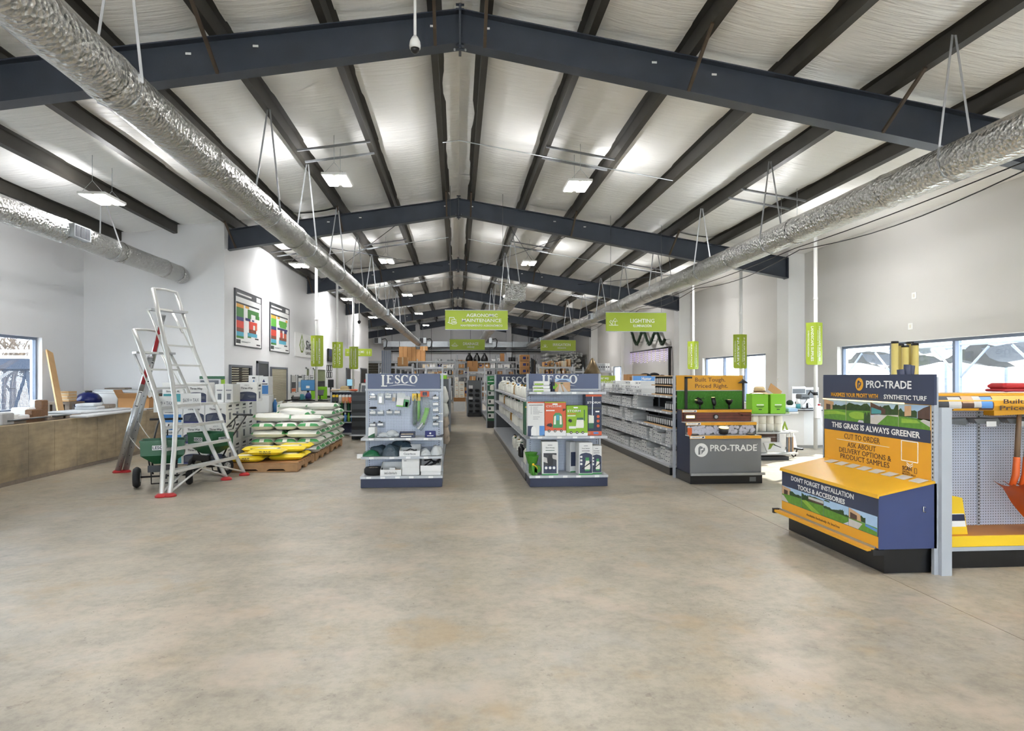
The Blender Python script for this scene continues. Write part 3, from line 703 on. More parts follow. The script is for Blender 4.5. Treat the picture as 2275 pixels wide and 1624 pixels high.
def serif_word(m, x, z, h, y):
    # 'LESCO' in roman capitals, x/z = lower left of the small capitals, h = their height; returns width
    t = h*.23; s = h*.085; hh = h*1.36; x0 = x
    zb = z-h*.36
    rect(m, x+.1*h, x+.1*h+t, zb, z+h, y); rect(m, x, x+.1*h+t+.1*h, z+h-s, z+h, y); rect(m, x, x+.66*h, zb, zb+s*1.6, y)
    m.add([(x+.5*h, y, zb), (x+.68*h, y, zb), (x+.68*h, y, zb+.3*h), (x+.63*h, y, zb+.1*h)], [(0, 1, 2, 3)])
    x += .62*h
    rect(m, x+.08*h, x+.08*h+t, z, z+h, y); rect(m, x, x+.7*h, z+h-s, z+h, y); rect(m, x, x+.74*h, z, z+s, y); rect(m, x+.1*h, x+.5*h, z+.5*h, z+.5*h+s, y)
    m.add([(x+.55*h, y, z), (x+.74*h, y, z), (x+.78*h, y, z+.26*h), (x+.72*h, y, z+.1*h)], [(0, 1, 2, 3)])
    m.add([(x+.55*h, y, z+h), (x+.72*h, y, z+.76*h), (x+.72*h, y, z+h)], [(0, 1, 2)]); rect(m, x+.47*h, x+.51*h, z+.38*h, z+.66*h, y)
    x += .98*h
    pts = [(x+.5*h, z+.74*h), (x+.42*h, z+.92*h), (x+.24*h, z+.97*h), (x+.09*h, z+.87*h), (x+.08*h, z+.7*h), (x+.2*h, z+.57*h), (x+.4*h, z+.45*h), (x+.52*h, z+.3*h), (x+.48*h, z+.12*h), (x+.3*h, z+.03*h), (x+.12*h, z+.08*h), (x+.02*h, z+.27*h)]
    stroke(m, pts, [.06*h, .09*h, .1*h, .16*h, .19*h, .22*h, .22*h, .2*h, .17*h, .1*h, .09*h, .06*h], y)
    rect(m, x+.48*h, x+.52*h, z+.7*h, z+h, y); rect(m, x-.0*h, x+.04*h, z, z+.3*h, y)
    x += .68*h
    ringarc(m, x+.46*h, z+.5*h, .46*h, .52*h, 40, 318, .23*h, .1*h, y); rect(m, x+.78*h, x+.82*h, z+.62*h, z+h, y); rect(m, x+.8*h, x+.84*h, z+.1*h, z+.3*h, y)
    x += .96*h
    ringarc(m, x+.48*h, z+.5*h, .48*h, .52*h, 0, 360, .23*h, .09*h, y, 30)
    disc(m, x+1.05*h, z+h*.98, .07*h, y, 10)
    w_ = x+.96*h-x0
    # swoosh under the small capitals
    xa, xb = x0+.75*h, x0+w_-.1*h
    o_ = []; i_ = []
    for k in range(15):
        f = k/14; xx = xa+(xb-xa)*f; b = math.sin(math.pi*f); o_.append((xx, y, zb+.02*h+.25*h*b)); i_.append((xx, y, zb+.02*h+.16*h*b))
    for k in range(14): m.add([i_[k], i_[k+1], o_[k+1], o_[k]], [(0, 1, 2, 3)])
    return w_
def price_tags(parent, xs_, y, z, w_=.06):
    for x in xs_: part('price_tag', box(x-w_/2, x+w_/2, y-.004, y, z-.014, z+.014), 'white', parent)
def slots(parent, x, y, z0, z1, face='y'):
    n = int((z1-z0)/.03); m = MB()
    for k in range(n):
        if face == 'y': m.box(x-.004, x+.004, y-.002, y, z0+k*.03, z0+k*.03+.014)
        else: m.box(y-.002, y, x-.004, x+.004, z0+k*.03, z0+k*.03+.014)
    o = part('slot_strip', m, 'black', parent); o['kind'] = 'stuff'
def endcap(lab, x0, x1, yf, yb, shelves, top=1.503, head=(1.285, 1.503), word=None, wmat='white', hmat='lesco_blue', depth_top=None):
    W = x1-x0; D = yb-yf
    t = thing('endcap_gondola', lab, 'shelving', (x0, yf, 0))
    part('kick_plate', MB().box(.0, W, .012, D, 0.004, .118), 'navy', t)
    part('kick_plate', MB().box(.004, W-.004, .0, .012, .004, .118), 'navy', t)
    d = part('base_deck', MB().box(-.006, W+.006, -.006, D-.02, .12, .152), 'shelf_grey', t)
    price_tags(d, [W*f for f in (.1, .27, .45, .62, .86)], -.006, .136)
    part('back_panel', MB().box(.03, W-.03, D, D+.012, .15, head[0]), 'peg_xz', t)
    for x in (.0, W-.03):
        u = part('upright', MB().box(x+.004, x+.034, D-.012, D+.05, 0, top), 'grey_paint', t)
    slots(t, .055, D, .18, head[0]); slots(t, W-.055, D, .18, head[0])
    for z, dd in shelves:
        s = part('shelf', MB().box(0, W, D-dd, D-.004, z-.022, z).box(0, W, D-dd-.004, D-dd, z-.03, z+.003), 'shelf_grey', t)
        price_tags(s, [W*f for f in (.13, .38, .58, .8, .9)][:4], D-dd-.004, z-.013)
        for xx in (.012, W-.012): part('bracket', MB().prism([(D-.005, z-.022), (D-dd*.8, z-.022), (D-.005, z-.075)], xx-.004, xx+.004, 'x'), 'grey_paint', s)
    h = part('header_panel', MB().box(.036, W-.036, D-.03, D-.012, head[0]+.008, head[1]), hmat, t)
    part('header_rail', MB().box(.0, W, D-.04, D-.008, head[0]-.014, head[0]+.008), 'shelf_grey', t)
    if word:
        m = MB(); serif_word(m, W*.205, head[0]+.082, .118, D-.034); part('header_lettering', m, wmat, h)
    return t, W, D
e1, W1, D1 = endcap('LESCO-blue headed end display with pegboard, tyre and parcels, nearest the ladders'.replace('LESCO-blue', 'blue'), -1.262, -.20, 8.68, 9.13, [(.650, .43), (.405, .43)], word=True)
e2, W2, D2 = endcap('blue headed end display with orange and green sprayer boxes in the middle of the floor', .955, 2.0, 8.57, 9.02, [(1.255, .36), (.667, .43)], word=True)
# ---- goods on the first end display
def q1(px, py, dy=0.0): return P(px, py, 9.13-dy)
def bin_box(px, py, lab):
    p = q1(px, py, .05); t = thing('hook_bin', lab, 'bin', (p.x, 9.125, p.z), group='clear hook bins on the pegboard')
    part('tray', MB().prism([(-.1, .03), (-.1, -.02), (-.012, -.045), (0, -.045), (0, .03)], -.045, .045, 'x'), 'film', t)
    part('front_tag', MB().box(-.036, .036, -.106, -.101, -.01, .018), 'white', t)
    m = MB(); rnd = random.Random(int(px+py))
    for _ in range(4): m.box(*(lambda a, b, c: (a, a+.025, b, b+.03, c, c+.02))(rnd.uniform(-.035, .012), rnd.uniform(-.085, -.05), rnd.uniform(-.01, .03)))
    o = part('spare_part', m, rnd.choice(['white', 'charcoal', 'beige_fabric', 'alu']), t)
for k, (px, py) in enumerate(((829, 882), (863, 882), (829, 917), (846, 917), (866, 916), (883, 916), (829, 944), (846, 943), (968, 884), (968, 898), (968, 911), (968, 928), (968, 942))):
    row = ['top row, hard by the upright', 'top row, beside the hanging clip pack', 'middle row, under the black plug', 'middle row, second one', 'middle row, third one with white clips', 'middle row, fourth one', 'bottom row, above the green and white carton', 'bottom row, second one', 'far column, topmost', 'far column, second down', 'far column, third down', 'far column, fourth down', 'far column, lowest'][k]
    bin_box(px, py, f'clear hook bin with white tag on pegboard, {row}')
t = thing('round_plug', 'black round plug on a peg above the middle bins', 'plug', q1(829, 906, .06)); part('cap', MB().lathe([(.045, -.012), (.05, 0), (.04, .014)], 14, ax='z'), 'black', t); part('peg', MB().tube([(0, 0, 0), (0, .05, 0)], .004, 5), 'galv', t)
def hang_card(px, py, w_, h_, mt, lab, art=None, cat='packet', tilt=0, bag=False):
    p = q1(px, py, .03); t = thing('hanging_packet', lab, cat, p, 0, 'packets hung on the pegboard')
    m = MB()
    m.grid(5, 6, lambda u, v: (w_*(u-.5)*(1-.1*(v > .85)), -.012-.02*math.sin(math.pi*u)*math.sin(math.pi*min(1, v*1.1)), h_*(v-1)))
    m.grid(5, 6, lambda u, v: (w_*(.5-u)*(1-.1*(v > .85)), -.004, h_*(v-1)))
    part('packet', m, mt, t)
    part('hook', MB().tube([(0, .026, .0), (0, -.05, 0), (0, -.055, .012)], .004, 5), 'galv', t)
    if art:
        for nm, b, am in art: part(nm, MB().box(w_*b[0], w_*b[1], -.04, -.034, h_*b[2], h_*b[3]), am, t)
    t.rotation_euler[1] = R(tilt)
hang_card(846, 874, .085, .15, 'clear_bag', 'clear pack of silver hose clips hanging on the pegboard', [('clip', (-.2, .2, -.85, -.3), 'alu')])
hang_card(861, 873, .07, .07, 'clear_bag', 'small clear pouch hanging beside the clip pack')
hang_card(877, 874, .05, .11, 'clear_bag', 'narrow pale bag of fittings on the pegboard', [('card', (-.4, .4, -.98, -.5), 'beige_fabric')], tilt=8)
hang_card(892, 873, .115, .19, 'clear_bag', 'white card bag with green foot hanging at the pegboard centre', [('card', (-.42, .42, -.9, -.35), 'white'), ('card_foot', (-.42, .42, -.98, -.9), 'lime_tube')], tilt=6)
hang_card(905, 880, .09, .16, 'clear_bag', 'green striped card pack behind the white card bag', [('card', (-.4, .4, -.95, -.3), 'bag_green'), ('card_face', (-.1, .3, -.9, -.5), 'white')], tilt=9)
def chute(px, lab, y0, y1, mats, w_):
    p = q1(px, y0, .06); p2 = q1(px, y1, .06); h_ = p.z-p2.z
    t = thing('spreader_chute', lab, 'chute', p, 0)
    part('bag', MB().tube([(0, 0, .0), (0, -.01, -.06), (0, -.01, -h_+.04), (0, 0, -h_)], [w_*.35, w_*.5, w_*.5, w_*.3], 12), 'film', t)
    part('chute_body', MB().tube([(0, 0, -.04), (0, -.01, -h_*.5), (0, 0, -h_+.02)], [w_*.3, w_*.4, w_*.34], 10), mats[0], t)
    part('header_card', MB().box(-w_*.5, w_*.5, -.02, -.015, -.07, .03), mats[1], t)
    part('hook', MB().tube([(0, .05, .02), (0, -.04, .02)], .004, 5), 'galv', t)
chute(922, 'dark green deflector chute in a bag hanging on the pegboard', 879, 947, ('hopper', 'yellow'), .075)
chute(930, 'yellow-green deflector chute hanging against the dark green one', 879, 940, ('lime_tube', 'yellow'), .05)
t = thing('spout_tube', 'bright green curved spout in a clear bag, drooping to the shelf', 'tube', q1(944, 874, .06))
part('header_card', MB().box(-.06, .06, -.03, -.025, -.045, .03), 'orange_box', t); part('card_patch', MB().box(-.03, .03, -.034, -.03, -.03, .02), 'navy', t)
part('bag', MB().tube([(0, 0, 0), (.02, -.02, -.2), (-.02, -.05, -.38), (-.09, -.08, -.47)], [.035, .06, .06, .06], 10), 'film', t)
part('spout', MB().tube([(.03, -.02, -.2), (.02, -.03, -.27), (-.015, -.05, -.36), (-.035, -.06, -.42)], .032, 12), 'lime_tube', t)
part('label_card', MB().bar((-.03, -.09, -.40), (-.09, -.11, -.48), .06, .012), 'white', t); part('hook', MB().tube([(0, .05, .02), (0, -.04, .02)], .004, 5), 'galv', t)
# things on the shelves: helper
def carton(name, lab, cat, x, y, z, w_, d_, h_, mt, rz_=0, arts=(), group=None, flaps=False):
    t = thing(name, lab, cat, (x, y, z), rz_, group)
    part('body', MB().bbox(-w_/2, w_/2, 0, d_, 0, h_, min(.006, w_*.05)), mt, t)
    for a in arts:
        nm, kind = a[0], a[1]
        if kind == 'r':      # name,'r',mat,x0,x1,z0,z1 in fractions of the front
            part(nm, MB().box((a[3]-.5)*w_, (a[4]-.5)*w_, -.0012-.0004*arts.index(a), .002, a[5]*h_, a[6]*h_), a[2], t)
        elif kind == 'd':    # disc
            part(nm, MB().lathe([(a[5]*w_, -.0022-.0004*arts.index(a)), (a[5]*w_, .001)], 18, ((a[3]-.5)*w_, 0, a[4]*h_), 'y', False), a[2], t)
        elif kind == 't':    # name,'t',mat,text,xc,zc,h,w
            text(a[3], t, ((a[4]-.5)*w_, -.0052, a[5]*h_), a[6]*h_, a[2], '-y', a[7]*w_ if a[7] else None, bold=.02)
        elif kind == 'p':    # polygon
            part(nm, MB().prism([((u-.5)*w_, v*h_) for u, v in a[3]], -.002-.0004*arts.index(a), .001, 'y'), a[2], t)
    return t
def s1(px, z, dy): # x on display 1 at distance dy in front of the back panel
    return P(px, 900, 9.13-dy).x
Z1 = .652
carton('seed_carton', 'white and green carton standing at the end of the upper shelf', 'carton', s1(825, 0, .36), 8.78, Z1, .09, .12, .135, 'white', R(-10), [('green_foot', 'p', 'hopper', [(0, 0), (1, 0), (1, .45), (.5, .3), (0, .12)])])
solo('fitting_heap', MB().ball((-.06, 0, .03), .07, .05, .035).ball((.05, .01, .045), .08, .06, .05).ball((.12, -.02, .03), .05, .04, .03).tube([(-.16, -.03, .01), (-.05, -.04, .015), (.05, -.05, .01)], .008, 6), 'clear_bag', 'clear bag of small grey fittings lying on the upper shelf', 'bag', (s1(862, 0, .3), 8.85, Z1))
def tray(lab, px, z, y, w_, d_, h_, mt, content=(), lip=None, tx=None):
    t = thing('display_tray', lab, 'tray', (s1(px, 0, 9.13-y), y, z))
    m = MB().box(-w_/2, w_/2, 0, d_, 0, .006)
    m.prism([(-w_/2, 0), (w_/2, 0), (w_/2, h_*.55), (-w_/2, h_*.55)], -.004, 0, 'y')
    m.prism([(-w_/2, 0), (w_/2, 0), (w_/2, h_), (-w_/2, h_)], d_-.004, d_, 'y')
    for s in (-1, 1): m.prism([(0, 0), (d_, 0), (d_, h_), (0, h_*.55)], s*w_/2-.002, s*w_/2+.002, 'x')
    part('tray', m, mt, t)
    for nm, cm, b in content: part(nm, b, cm, t)
    if tx: text(tx, t, (0, -.007, h_*.25), h_*.22, 'ink', '-y', w_*.6)
    return t
tray('blue low tray with white print on the upper shelf', 904, Z1, 8.72, .2, .12, .075, 'navy', [('sheet', 'beige_fabric', MB().box(-.08, .08, .02, .1, .01, .05)), ('print', 'white', MB().box(-.08, .06, -.0055, -.004, .012, .026))])
carton('part_box', 'small dark blue box with white emblem on the upper shelf', 'box', s1(956, 0, .38), 8.74, Z1, .14, .09, .085, 'poster_blue', 0, [('emblem', 'd', 'white', .5, .66, .09), ('print', 'r', 'white', .2, .8, .22, .34)])
solo('metal_blade', MB().prism([(-.05, 0), (.05, 0), (.07, .04)], 0, .02, 'y'), 'charcoal', 'dark metal blade poking out beside the dark blue box', 'blade', (s1(975, 0, .3), 8.82, Z1))
Z2 = .407
def softbag(name, lab, px, z, y, w_, d_, h_, mt, rot=0, seed=0):
    rnd = random.Random(seed); ph = rnd.random()*6
    m = MB()
    def f(u, v, top):
        a, b = 2*u-1, 2*v-1
        k = max(0, (1-abs(a)**2.6)*(1-abs(b)**2.6))**.5
        wob = 1+.18*math.sin(7*u+ph)*math.cos(6*v+ph)
        return (a*w_/2, b*d_/2+d_/2, (h_*k*wob if top else 0)+.004)
    m.grid(9, 8, lambda u, v: f(u, v, True)); m.grid(9, 8, lambda u, v: f(1-u, v, False))
    return solo(name, m, mt, lab, 'bag', (s1(px, 0, 9.13-y), y, z), rot)
softbag('hose_bag', 'green netted hose bag on the lower shelf corner', 824, Z2, 8.72, .24, .16, .07, 'green_bag', R(5), 1)
softbag('liner_bag', 'dark grey plastic liner bag behind the green hose bag', 838, Z2, 8.84, .3, .2, .12, 'dark_bag', 0, 2)
softbag('liner_bag', 'shiny dark bag of black fittings on the lower shelf', 864, Z2, 8.72, .24, .22, .14, 'dark_bag', R(-12), 3)
softbag('liner_bag', 'flat dark sheet bag against the pegboard above the white tray', 890, Z2+.09, 8.96, .3, .15, .09, 'dark_bag', 0, 4)
softbag('liner_bag', 'clear bag of grey wire on the lower shelf beside the tray', 947, Z2, 8.75, .15, .2, .08, 'clear_bag', R(14), 5)
softbag('liner_bag', 'crumpled clear bag at the end of the lower shelf', 964, Z2, 8.78, .13, .2, .12, 'clear_bag', R(-20), 6)
tray('white cardboard tray of black straps on the lower shelf', 910, Z2, 8.72, .265, .3, .13, 'white', [('strap', 'black', MB().tube([(-.08, .06, .05), (0, .12, .085), (.09, .08, .06)], .008, 6).tube([(-.09, .1, .06), (.02, .06, .05), (.08, .15, .07)], .008, 6))], tx='Gearbox')
carton('price_flag', 'white flag card sticking out past the lower shelf end', 'card', s1(800, 0, .4), 8.70, Z2-.02, .075, .003, .06, 'white', R(20))
Z3 = .153
t = thing('spare_tire', 'small black spreader tyre with pale rim lying on the base deck', 'tyre', (s1(829, 0, .3), 8.86, Z3))
part('tire', MB().lathe([(.06, .015), (.1, .0), (.12, .02), (.124, .05), (.12, .08), (.1, .1), (.06, .09)], 26), 'rubber', t)
part('rim', MB().lathe([(.062, .02), (.066, .09), (.05, .096), (.02, .085), (.018, .09), (.0, .09)], 18), 'beige_fabric', t)
tray('white open tray of small cartons with handwritten front on the base deck', 868, Z3, 8.70, .27, .3, .15, 'white', [('small_carton', 'white', MB().box(-.02, .05, .06, .14, .006, .1)), ('small_carton', 'cardboard', MB().box(.05, .12, .03, .1, .006, .075)), ('small_carton', 'clear_bag', MB().box(-.11, -.03, .04, .12, .006, .07))], tx='EnviroCore Battery House Pro')
carton('plain_carton', 'plain white closed carton in the middle of the base deck', 'carton', s1(912, 0, .4), 8.74, Z3, .23, .25, .225, 'carton_white', 0, [('shipping_label', 'r', 'mid_grey', .12, .26, .84, .88), ('seam', 'r', 'offwhite', 0, 1, .47, .475)])
tray('white tray of tangled black straps at the base deck end', 957, Z3+.05, 8.74, .27, .3, .14, 'white', [('strap', 'black', MB().tube([(-.1, .1, .05), (0, .1, .13), (.1, .16, .1)], .012, 6).tube([(-.05, .05, .06), (.06, .1, .1), (.12, .2, .14)], .014, 6).tube([(-.09, .2, .12), (.0, .15, .14), (.06, .12, .08)], .01, 6)), ('base_carton', 'carton_white', MB().box(-.13, .13, .01, .29, -.05, .0))])
# side flag tags on the upright
for k, (px, py) in enumerate(((979, 919), (979, 936))):
    p = q1(px, py, .1); tag_o = solo('shelf_flag', MB().box(-.03, .03, -.003, .0, -.008, .008).tube([(0, 0, 0), (0, .1, 0)], .003, 4), 'white', f'{["upper", "lower"][k]} white price flag on a wire by the far upright', 'price tag', p)

# ---- goods on the second end display
def x2(px, dy): return P(px, 900, 9.02-dy).x
def spray_box(lab, px0, px1, dy, z, h_, mt, arts, d_=.16, rz_=0):
    a, b = x2(px0, dy), x2(px1, dy)
    return carton('sprayer_box', lab, 'box', (a+b)/2, 9.02-dy, z, b-a-.004, d_, h_, mt, rz_, arts)
ZS = .670
spray_box('white instruction-side sprayer box at the end of the middle shelf', 1172, 1210, .40, ZS, .455, 'carton_white', [('red_band', 'r', 'orange_box', 0, 1, .965, 1), ('heading', 'r', 'ink', .08, .9, .9, .915)]+[('bullet', 'r', 'ink_grey', .18, .24, z, z+.012) for z in (.85, .81, .77, .73, .69, .65)]+[('line', 'r', 'ink_grey', .32, .32+q, z, z+.008) for z, q in ((.85, .3), (.81, .25), (.77, .28), (.73, .4), (.69, .55), (.65, .35), (.56, .4), (.5, .3))]+[('photo', 'r', 'navy_print', 0, .32, 0, .3), ('photo', 'r', 'hunter_blue', .7, 1, .02, .3), ('sprayer_picture', 'p', 'white', [(.2, .02), (.5, .02), (.5, .22), (.42, .28), (.26, .28), (.2, .2)])])
spray_box('orange sprayer box printed with a green backpack sprayer', 1210, 1258, .40, ZS, .455, 'orange_box', [('green_band', 'r', 'green_box', 0, 1, .975, 1), ('white_foot', 'r', 'white', .0, 1, 0, .16), ('emblem', 'r', 'white', .36, .6, .91, .955), ('lettering', 't', 'white', 'CYCLONE', .42, .87, .055, .72), ('line', 'r', 'white', .06, .46, .73, .765), ('tank_picture', 'p', 'bag_green', [(.38, .24), (.82, .24), (.86, .32), (.8, .62), (.7, .68), (.5, .68), (.4, .6)]), ('tank_face', 'p', 'jug_white', [(.42, .34), (.52, .34), (.52, .6), (.44, .58)]), ('tank_face', 'p', 'jug_white', [(.7, .34), (.8, .34), (.78, .58), (.7, .6)]), ('tank_window', 'p', 'poster_cyan', [(.54, .46), (.67, .46), (.67, .62), (.54, .62)]), ('nozzle_picture', 'p', 'charcoal', [(.08, .3), (.3, .26), (.36, .32), (.3, .38), (.14, .36)]), ('pump_picture', 'p', 'house_dark', [(.84, .72), (.97, .76), (.97, .8), (.84, .8)])]+[('badge', 'd', 'charcoal', q, .15, .062) for q in (.2, .48, .77)]+[('badge_icon', 'd', 'bag_pale', q, .15, .03) for q in (.2, .48, .77)])
spray_box('lime green sprayer box with a white tank picture, standing low', 1258, 1306, .40, ZS, .405, 'green_box', [('white_foot', 'r', 'white', .0, 1, 0, .1), ('emblem', 'r', 'white', .34, .54, .91, .955), ('lettering', 't', 'white', 'STORM', .36, .82, .07, .62), ('line', 'r', 'orange_box', .05, .45, .715, .74), ('line', 'r', 'white', .05, .43, .65, .68), ('tank_picture', 'p', 'jug_white', [(.46, .26), (.8, .26), (.82, .34), (.8, .54), (.48, .54), (.45, .34)]), ('tank_lid', 'p', 'hopper', [(.48, .53), (.8, .53), (.78, .6), (.5, .6)]), ('wand_picture', 'p', 'hopper', [(.82, .5), (.86, .5), (.86, .86), (.82, .86)]), ('pump_picture', 'p', 'charcoal', [(.08, .5), (.18, .44), (.26, .47), (.24, .54), (.14, .56)]), ('badge_panel', 'r', 'white', .12, .45, .24, .32)]+[('badge', 'd', 'charcoal', q, .11, .062) for q in (.22, .5, .77)]+[('badge_icon', 'd', 'bag_pale', q, .11, .03) for q in (.22, .5, .77)])
spray_box('black and orange sprayer box towering at the far end of the middle shelf', 1300, 1337, .33, ZS, .55, 'navy', [('orange_top', 'r', 'orange_box', .02, 1, .95, 1), ('orange_foot', 'r', 'orange_box', 0, 1, 0, .1), ('lettering', 't', 'white', 'STORM', .52, .8, .055, .8), ('grey_band', 'r', 'charcoal', .05, .95, .64, .69), ('plate', 'r', 'white', .62, .86, .565, .6), ('wand_picture', 'p', 'alu', [(.4, .2), (.44, .2), (.46, .95), (.43, .95)]), ('tank_picture', 'p', 'jug_white', [(.2, .3), (.52, .3), (.52, .48), (.2, .5)]), ('tank_base', 'p', 'hopper', [(.2, .17), (.5, .17), (.52, .3), (.2, .3)]), ('thumb_picture', 'r', 'house_print', .1, .3, .03, .08), ('thumb_picture', 'r', 'hunter_blue', .5, .8, .03, .08)]+[('badge', 'd', 'orange_box', .78, z, .09) for z in (.46, .35, .23)], d_=.2)
carton('sprayer_box', 'green edged sprayer box seen edge-on behind the white one', 'box', x2(1169, .2), 8.80, ZS, .05, .2, .45, 'hopper', 0, [('patch', 'r', 'yellow', .2, .8, .82, .86)])
# top shelf: booklets and boxes
carton('seed_packet_box', 'upright blue and sand-coloured seed carton with road picture on the top shelf', 'box', x2(1250, .33), 8.69, 1.258, .21, .07, .175, 'house_print', 0, [('sky', 'r', 'sky_print', 0, 1, .74, 1), ('crest', 'p', 'lesco_blue', [(.05, .76), (.3, .9), (.7, .9), (.95, .76)]), ('name_print', 'r', 'white', .3, .7, .79, .85), ('road', 'p', 'paving_print', [(.2, 0), (.5, 0), (.35, .6), (.28, .6)]), ('road', 'p', 'paving_print', [(.6, 0), (.85, 0), (.5, .55), (.45, .55)]), ('grass_patch', 'p', 'lawn_pale', [(0, .15), (.2, .5), (0, .7)]), ('mower', 'p', 'hopper', [(.35, .6), (.55, .62), (.52, .68), (.38, .68)])])
carton('dark_booklet', 'narrow dark blue booklet leaning beside the sand-coloured carton', 'booklet', x2(1231, .33), 8.71, 1.258, .05, .06, .13, 'navy', R(12), [('patch', 'r', 'lime_tube', .3, .9, .3, .6)])
for k, (z, dx, mt) in enumerate(((1.258, 0, 'white'), (1.30, -.005, 'white'), (1.345, .0, 'white'))):
    carton('spreader_booklet', f'{["bottom", "middle", "top"][k]} white and green carton of the low stack on the top shelf', 'box', x2(1204, .33)+dx, 8.69, z, .225-.02*(k == 2), .1, .04 if k < 2 else .055, mt, 0, [('green_stripe', 'r', 'green_box', .02, .6, .1, .45)])
# base deck
ZD = .153
def pump_box(lab, px0, px1, dy, h_, rz_=0, kind=0):
    a, b = x2(px0, dy), x2(px1, dy)
    art = [('green_foot', 'r', 'bag_green', 0, 1, 0, .045), ('name_print', 't', 'ink', 'Zero Pump' if kind == 0 else 'Pump Sprayer', .5, .82, .032, .56), ('small_print', 'r', 'ink_grey', .36, .64, .89, .905), ('print_bar', 'r', 'hopper' if kind == 0 else 'ink', .22, .78, .735, .75)]
    if kind == 0:
        art += [('photo', 'r', 'charcoal', .1, .9, .28, .66), ('photo_light', 'p', 'paving_print', [(.1, .4), (.35, .36), (.3, .52), (.1, .55)]), ('photo_light', 'p', 'paving_print', [(.62, .5), (.9, .46), (.9, .6), (.66, .62)]), ('pump_picture', 'p', 'black', [(.36, .28), (.66, .28), (.7, .45), (.6, .6), (.42, .6), (.34, .45)]), ('foot_panel', 'r', 'navy_print', .1, .9, .06, .28)]+[('badge', 'd', 'white', q, .22, .085) for q in (.26, .5, .74)]
    else:
        art += [('arch_panel', 'p', 'navy_print', [(.06, .06), (.95, .06), (.95, .62), (.8, .66), (.5, .69), (.2, .66), (.06, .62)]), ('tank_picture', 'p', 'jug_white', [(.42, .16), (.78, .16), (.82, .24), (.74, .44), (.62, .5), (.5, .44), (.4, .24)]), ('tank_lid', 'p', 'bag_green', [(.46, .44), (.74, .44), (.72, .54), (.48, .54)]), ('tank_foot', 'p', 'bag_green', [(.44, .12), (.76, .12), (.78, .17), (.42, .17)]), ('hose_picture', 'p', 'black', [(.2, .2), (.24, .18), (.92, .38), (.9, .42)])]+[('icon', 'r', 'white', .09, .24, z, z+.065) for z in (.53, .42, .31)]
    return carton('pump_box', lab, 'box', (a+b)/2, 9.02-dy, ZD, b-a, .2, h_, 'carton_white', rz_, art)
pump_box('tall white carton with a dark sprayer photo on the base deck', 1204, 1240, .43, .445, R(-3))
pump_box('white pump sprayer carton with navy arch, foremost of the pair', 1286, 1317, .44, .43, R(3), 1)
pump_box('white pump sprayer carton with navy arch, tucked behind its twin', 1314, 1337, .36, .38, R(2), 1)
carton('pump_box', 'dark blue sided carton tucked behind the pump sprayer pair', 'box', x2(1274, .2), 8.83, ZD, .09, .14, .42, 'carton_white', R(18), [('side_panel', 'r', 'navy_print', .08, .92, .2, .66), ('green_foot', 'r', 'bag_green', 0, 1, 0, .04)])
t = thing('hand_spreader', 'green plastic hand-crank seed spreader with yellow knob on the base deck', 'spreader', (x2(1184, .40), 8.66, ZD))
part('hopper', MB().lathe([(.03, .12), (.06, .15), (.085, .24), (.09, .25), (.082, .25), (.05, .16), (.0, .15)], 20, (0, .03, 0)), 'grass_green', t)
part('handle', MB().tube([(0, -.05, .13), (.0, -.06, .05), (.005, -.06, 0)], [.022, .017, .018], 10), 'grass_green', t)
part('gear_case', MB().lathe([(.05, -.02), (.055, 0), (.05, .03)], 14, (.06, .0, .075), 'y'), 'grass_green', t); part('stand', MB().box(-.02, .06, -.02, .06, .0, .09), 'grass_green', t)
part('knob', MB().ball((.0, -.075, .145), .018, .018, .018), 'yellow', t); part('crank', MB().tube([(0, -.075, .145), (.05, -.06, .11), (.06, -.04, .08)], .007, 6), 'yellow', t)
t = thing('hand_spreader', 'second green hand spreader hopper showing behind the front one', 'spreader', (x2(1180, .2), 8.82, ZD))
part('hopper', MB().lathe([(.03, .14), (.06, .18), (.085, .27), (.09, .28), (.082, .28), (.05, .18), (.0, .17)], 20), 'grass_green', t); part('stand', MB().box(-.03, .03, -.03, .03, 0, .15), 'grass_green', t)

# ---- shelf runs behind the end displays
def run(lab, x0, x1, y0, y1, face, zs, zt, depth=.42, kick='black_kick', peg='shelf_grey'):
    # double-sided gondola along Y; face=-1 shelves toward -X, +1 toward +X, 2 both
    t = thing('gondola_run', lab, 'shelving', ((x0+x1)/2, y0, 0))
    c = (x1-x0)/2; L = y1-y0
    part('kick_plate', MB().box(-c+.01, c-.01, 0, L, .003, .115), kick, t)
    part('back_panel', MB().box(-.012, .012, 0, L, .15, zt), 'peg_yz' if peg == 'peg' else peg, t)
    part('base_deck', MB().box(-c, c, 0, L, .117, .15), 'shelf_grey', t)
    n = max(1, round(L/1.05))
    for k in range(n+1): part('upright', MB().box(-.03, .03, L*k/n-.015, L*k/n+.015, 0, zt), 'grey_paint', t)
    for s in ((-1, 1) if face == 2 else (face,)):
        for z in zs:
            for k in range(n):
                a, b = L*k/n+.008, L*(k+1)/n-.008
                sh = part('shelf', MB().box(*sorted((s*.03, s*(c-.03))), a, b, z-.018, z).box(*sorted((s*(c-.03), s*(c-.024))), a, b, z-.03, z+.004), 'shelf_grey', t)
                for q in range(3): part('price_tag', MB().box(*sorted((s*(c-.024), s*(c-.021))), a+.15+q*.28, a+.21+q*.28, z-.026, z+.002), 'white', sh)
    return t
run('long gondola of white jugs running back behind the middle end display', .94, 2.0, 9.08, 16.9, -1, (.60, .85, 1.13), 1.2)
run('gondola running back behind the display nearest the ladders', -1.24, -.22, 9.2, 17.4, 1, (.45, .75, 1.05), 1.38)
run('long dark gondola of boxed light fittings behind the turf lights display', 3.12, 4.14, 9.42, 18.6, -1, (.44, .68, .93, 1.17), 1.22, kick='black_kick', peg='black')
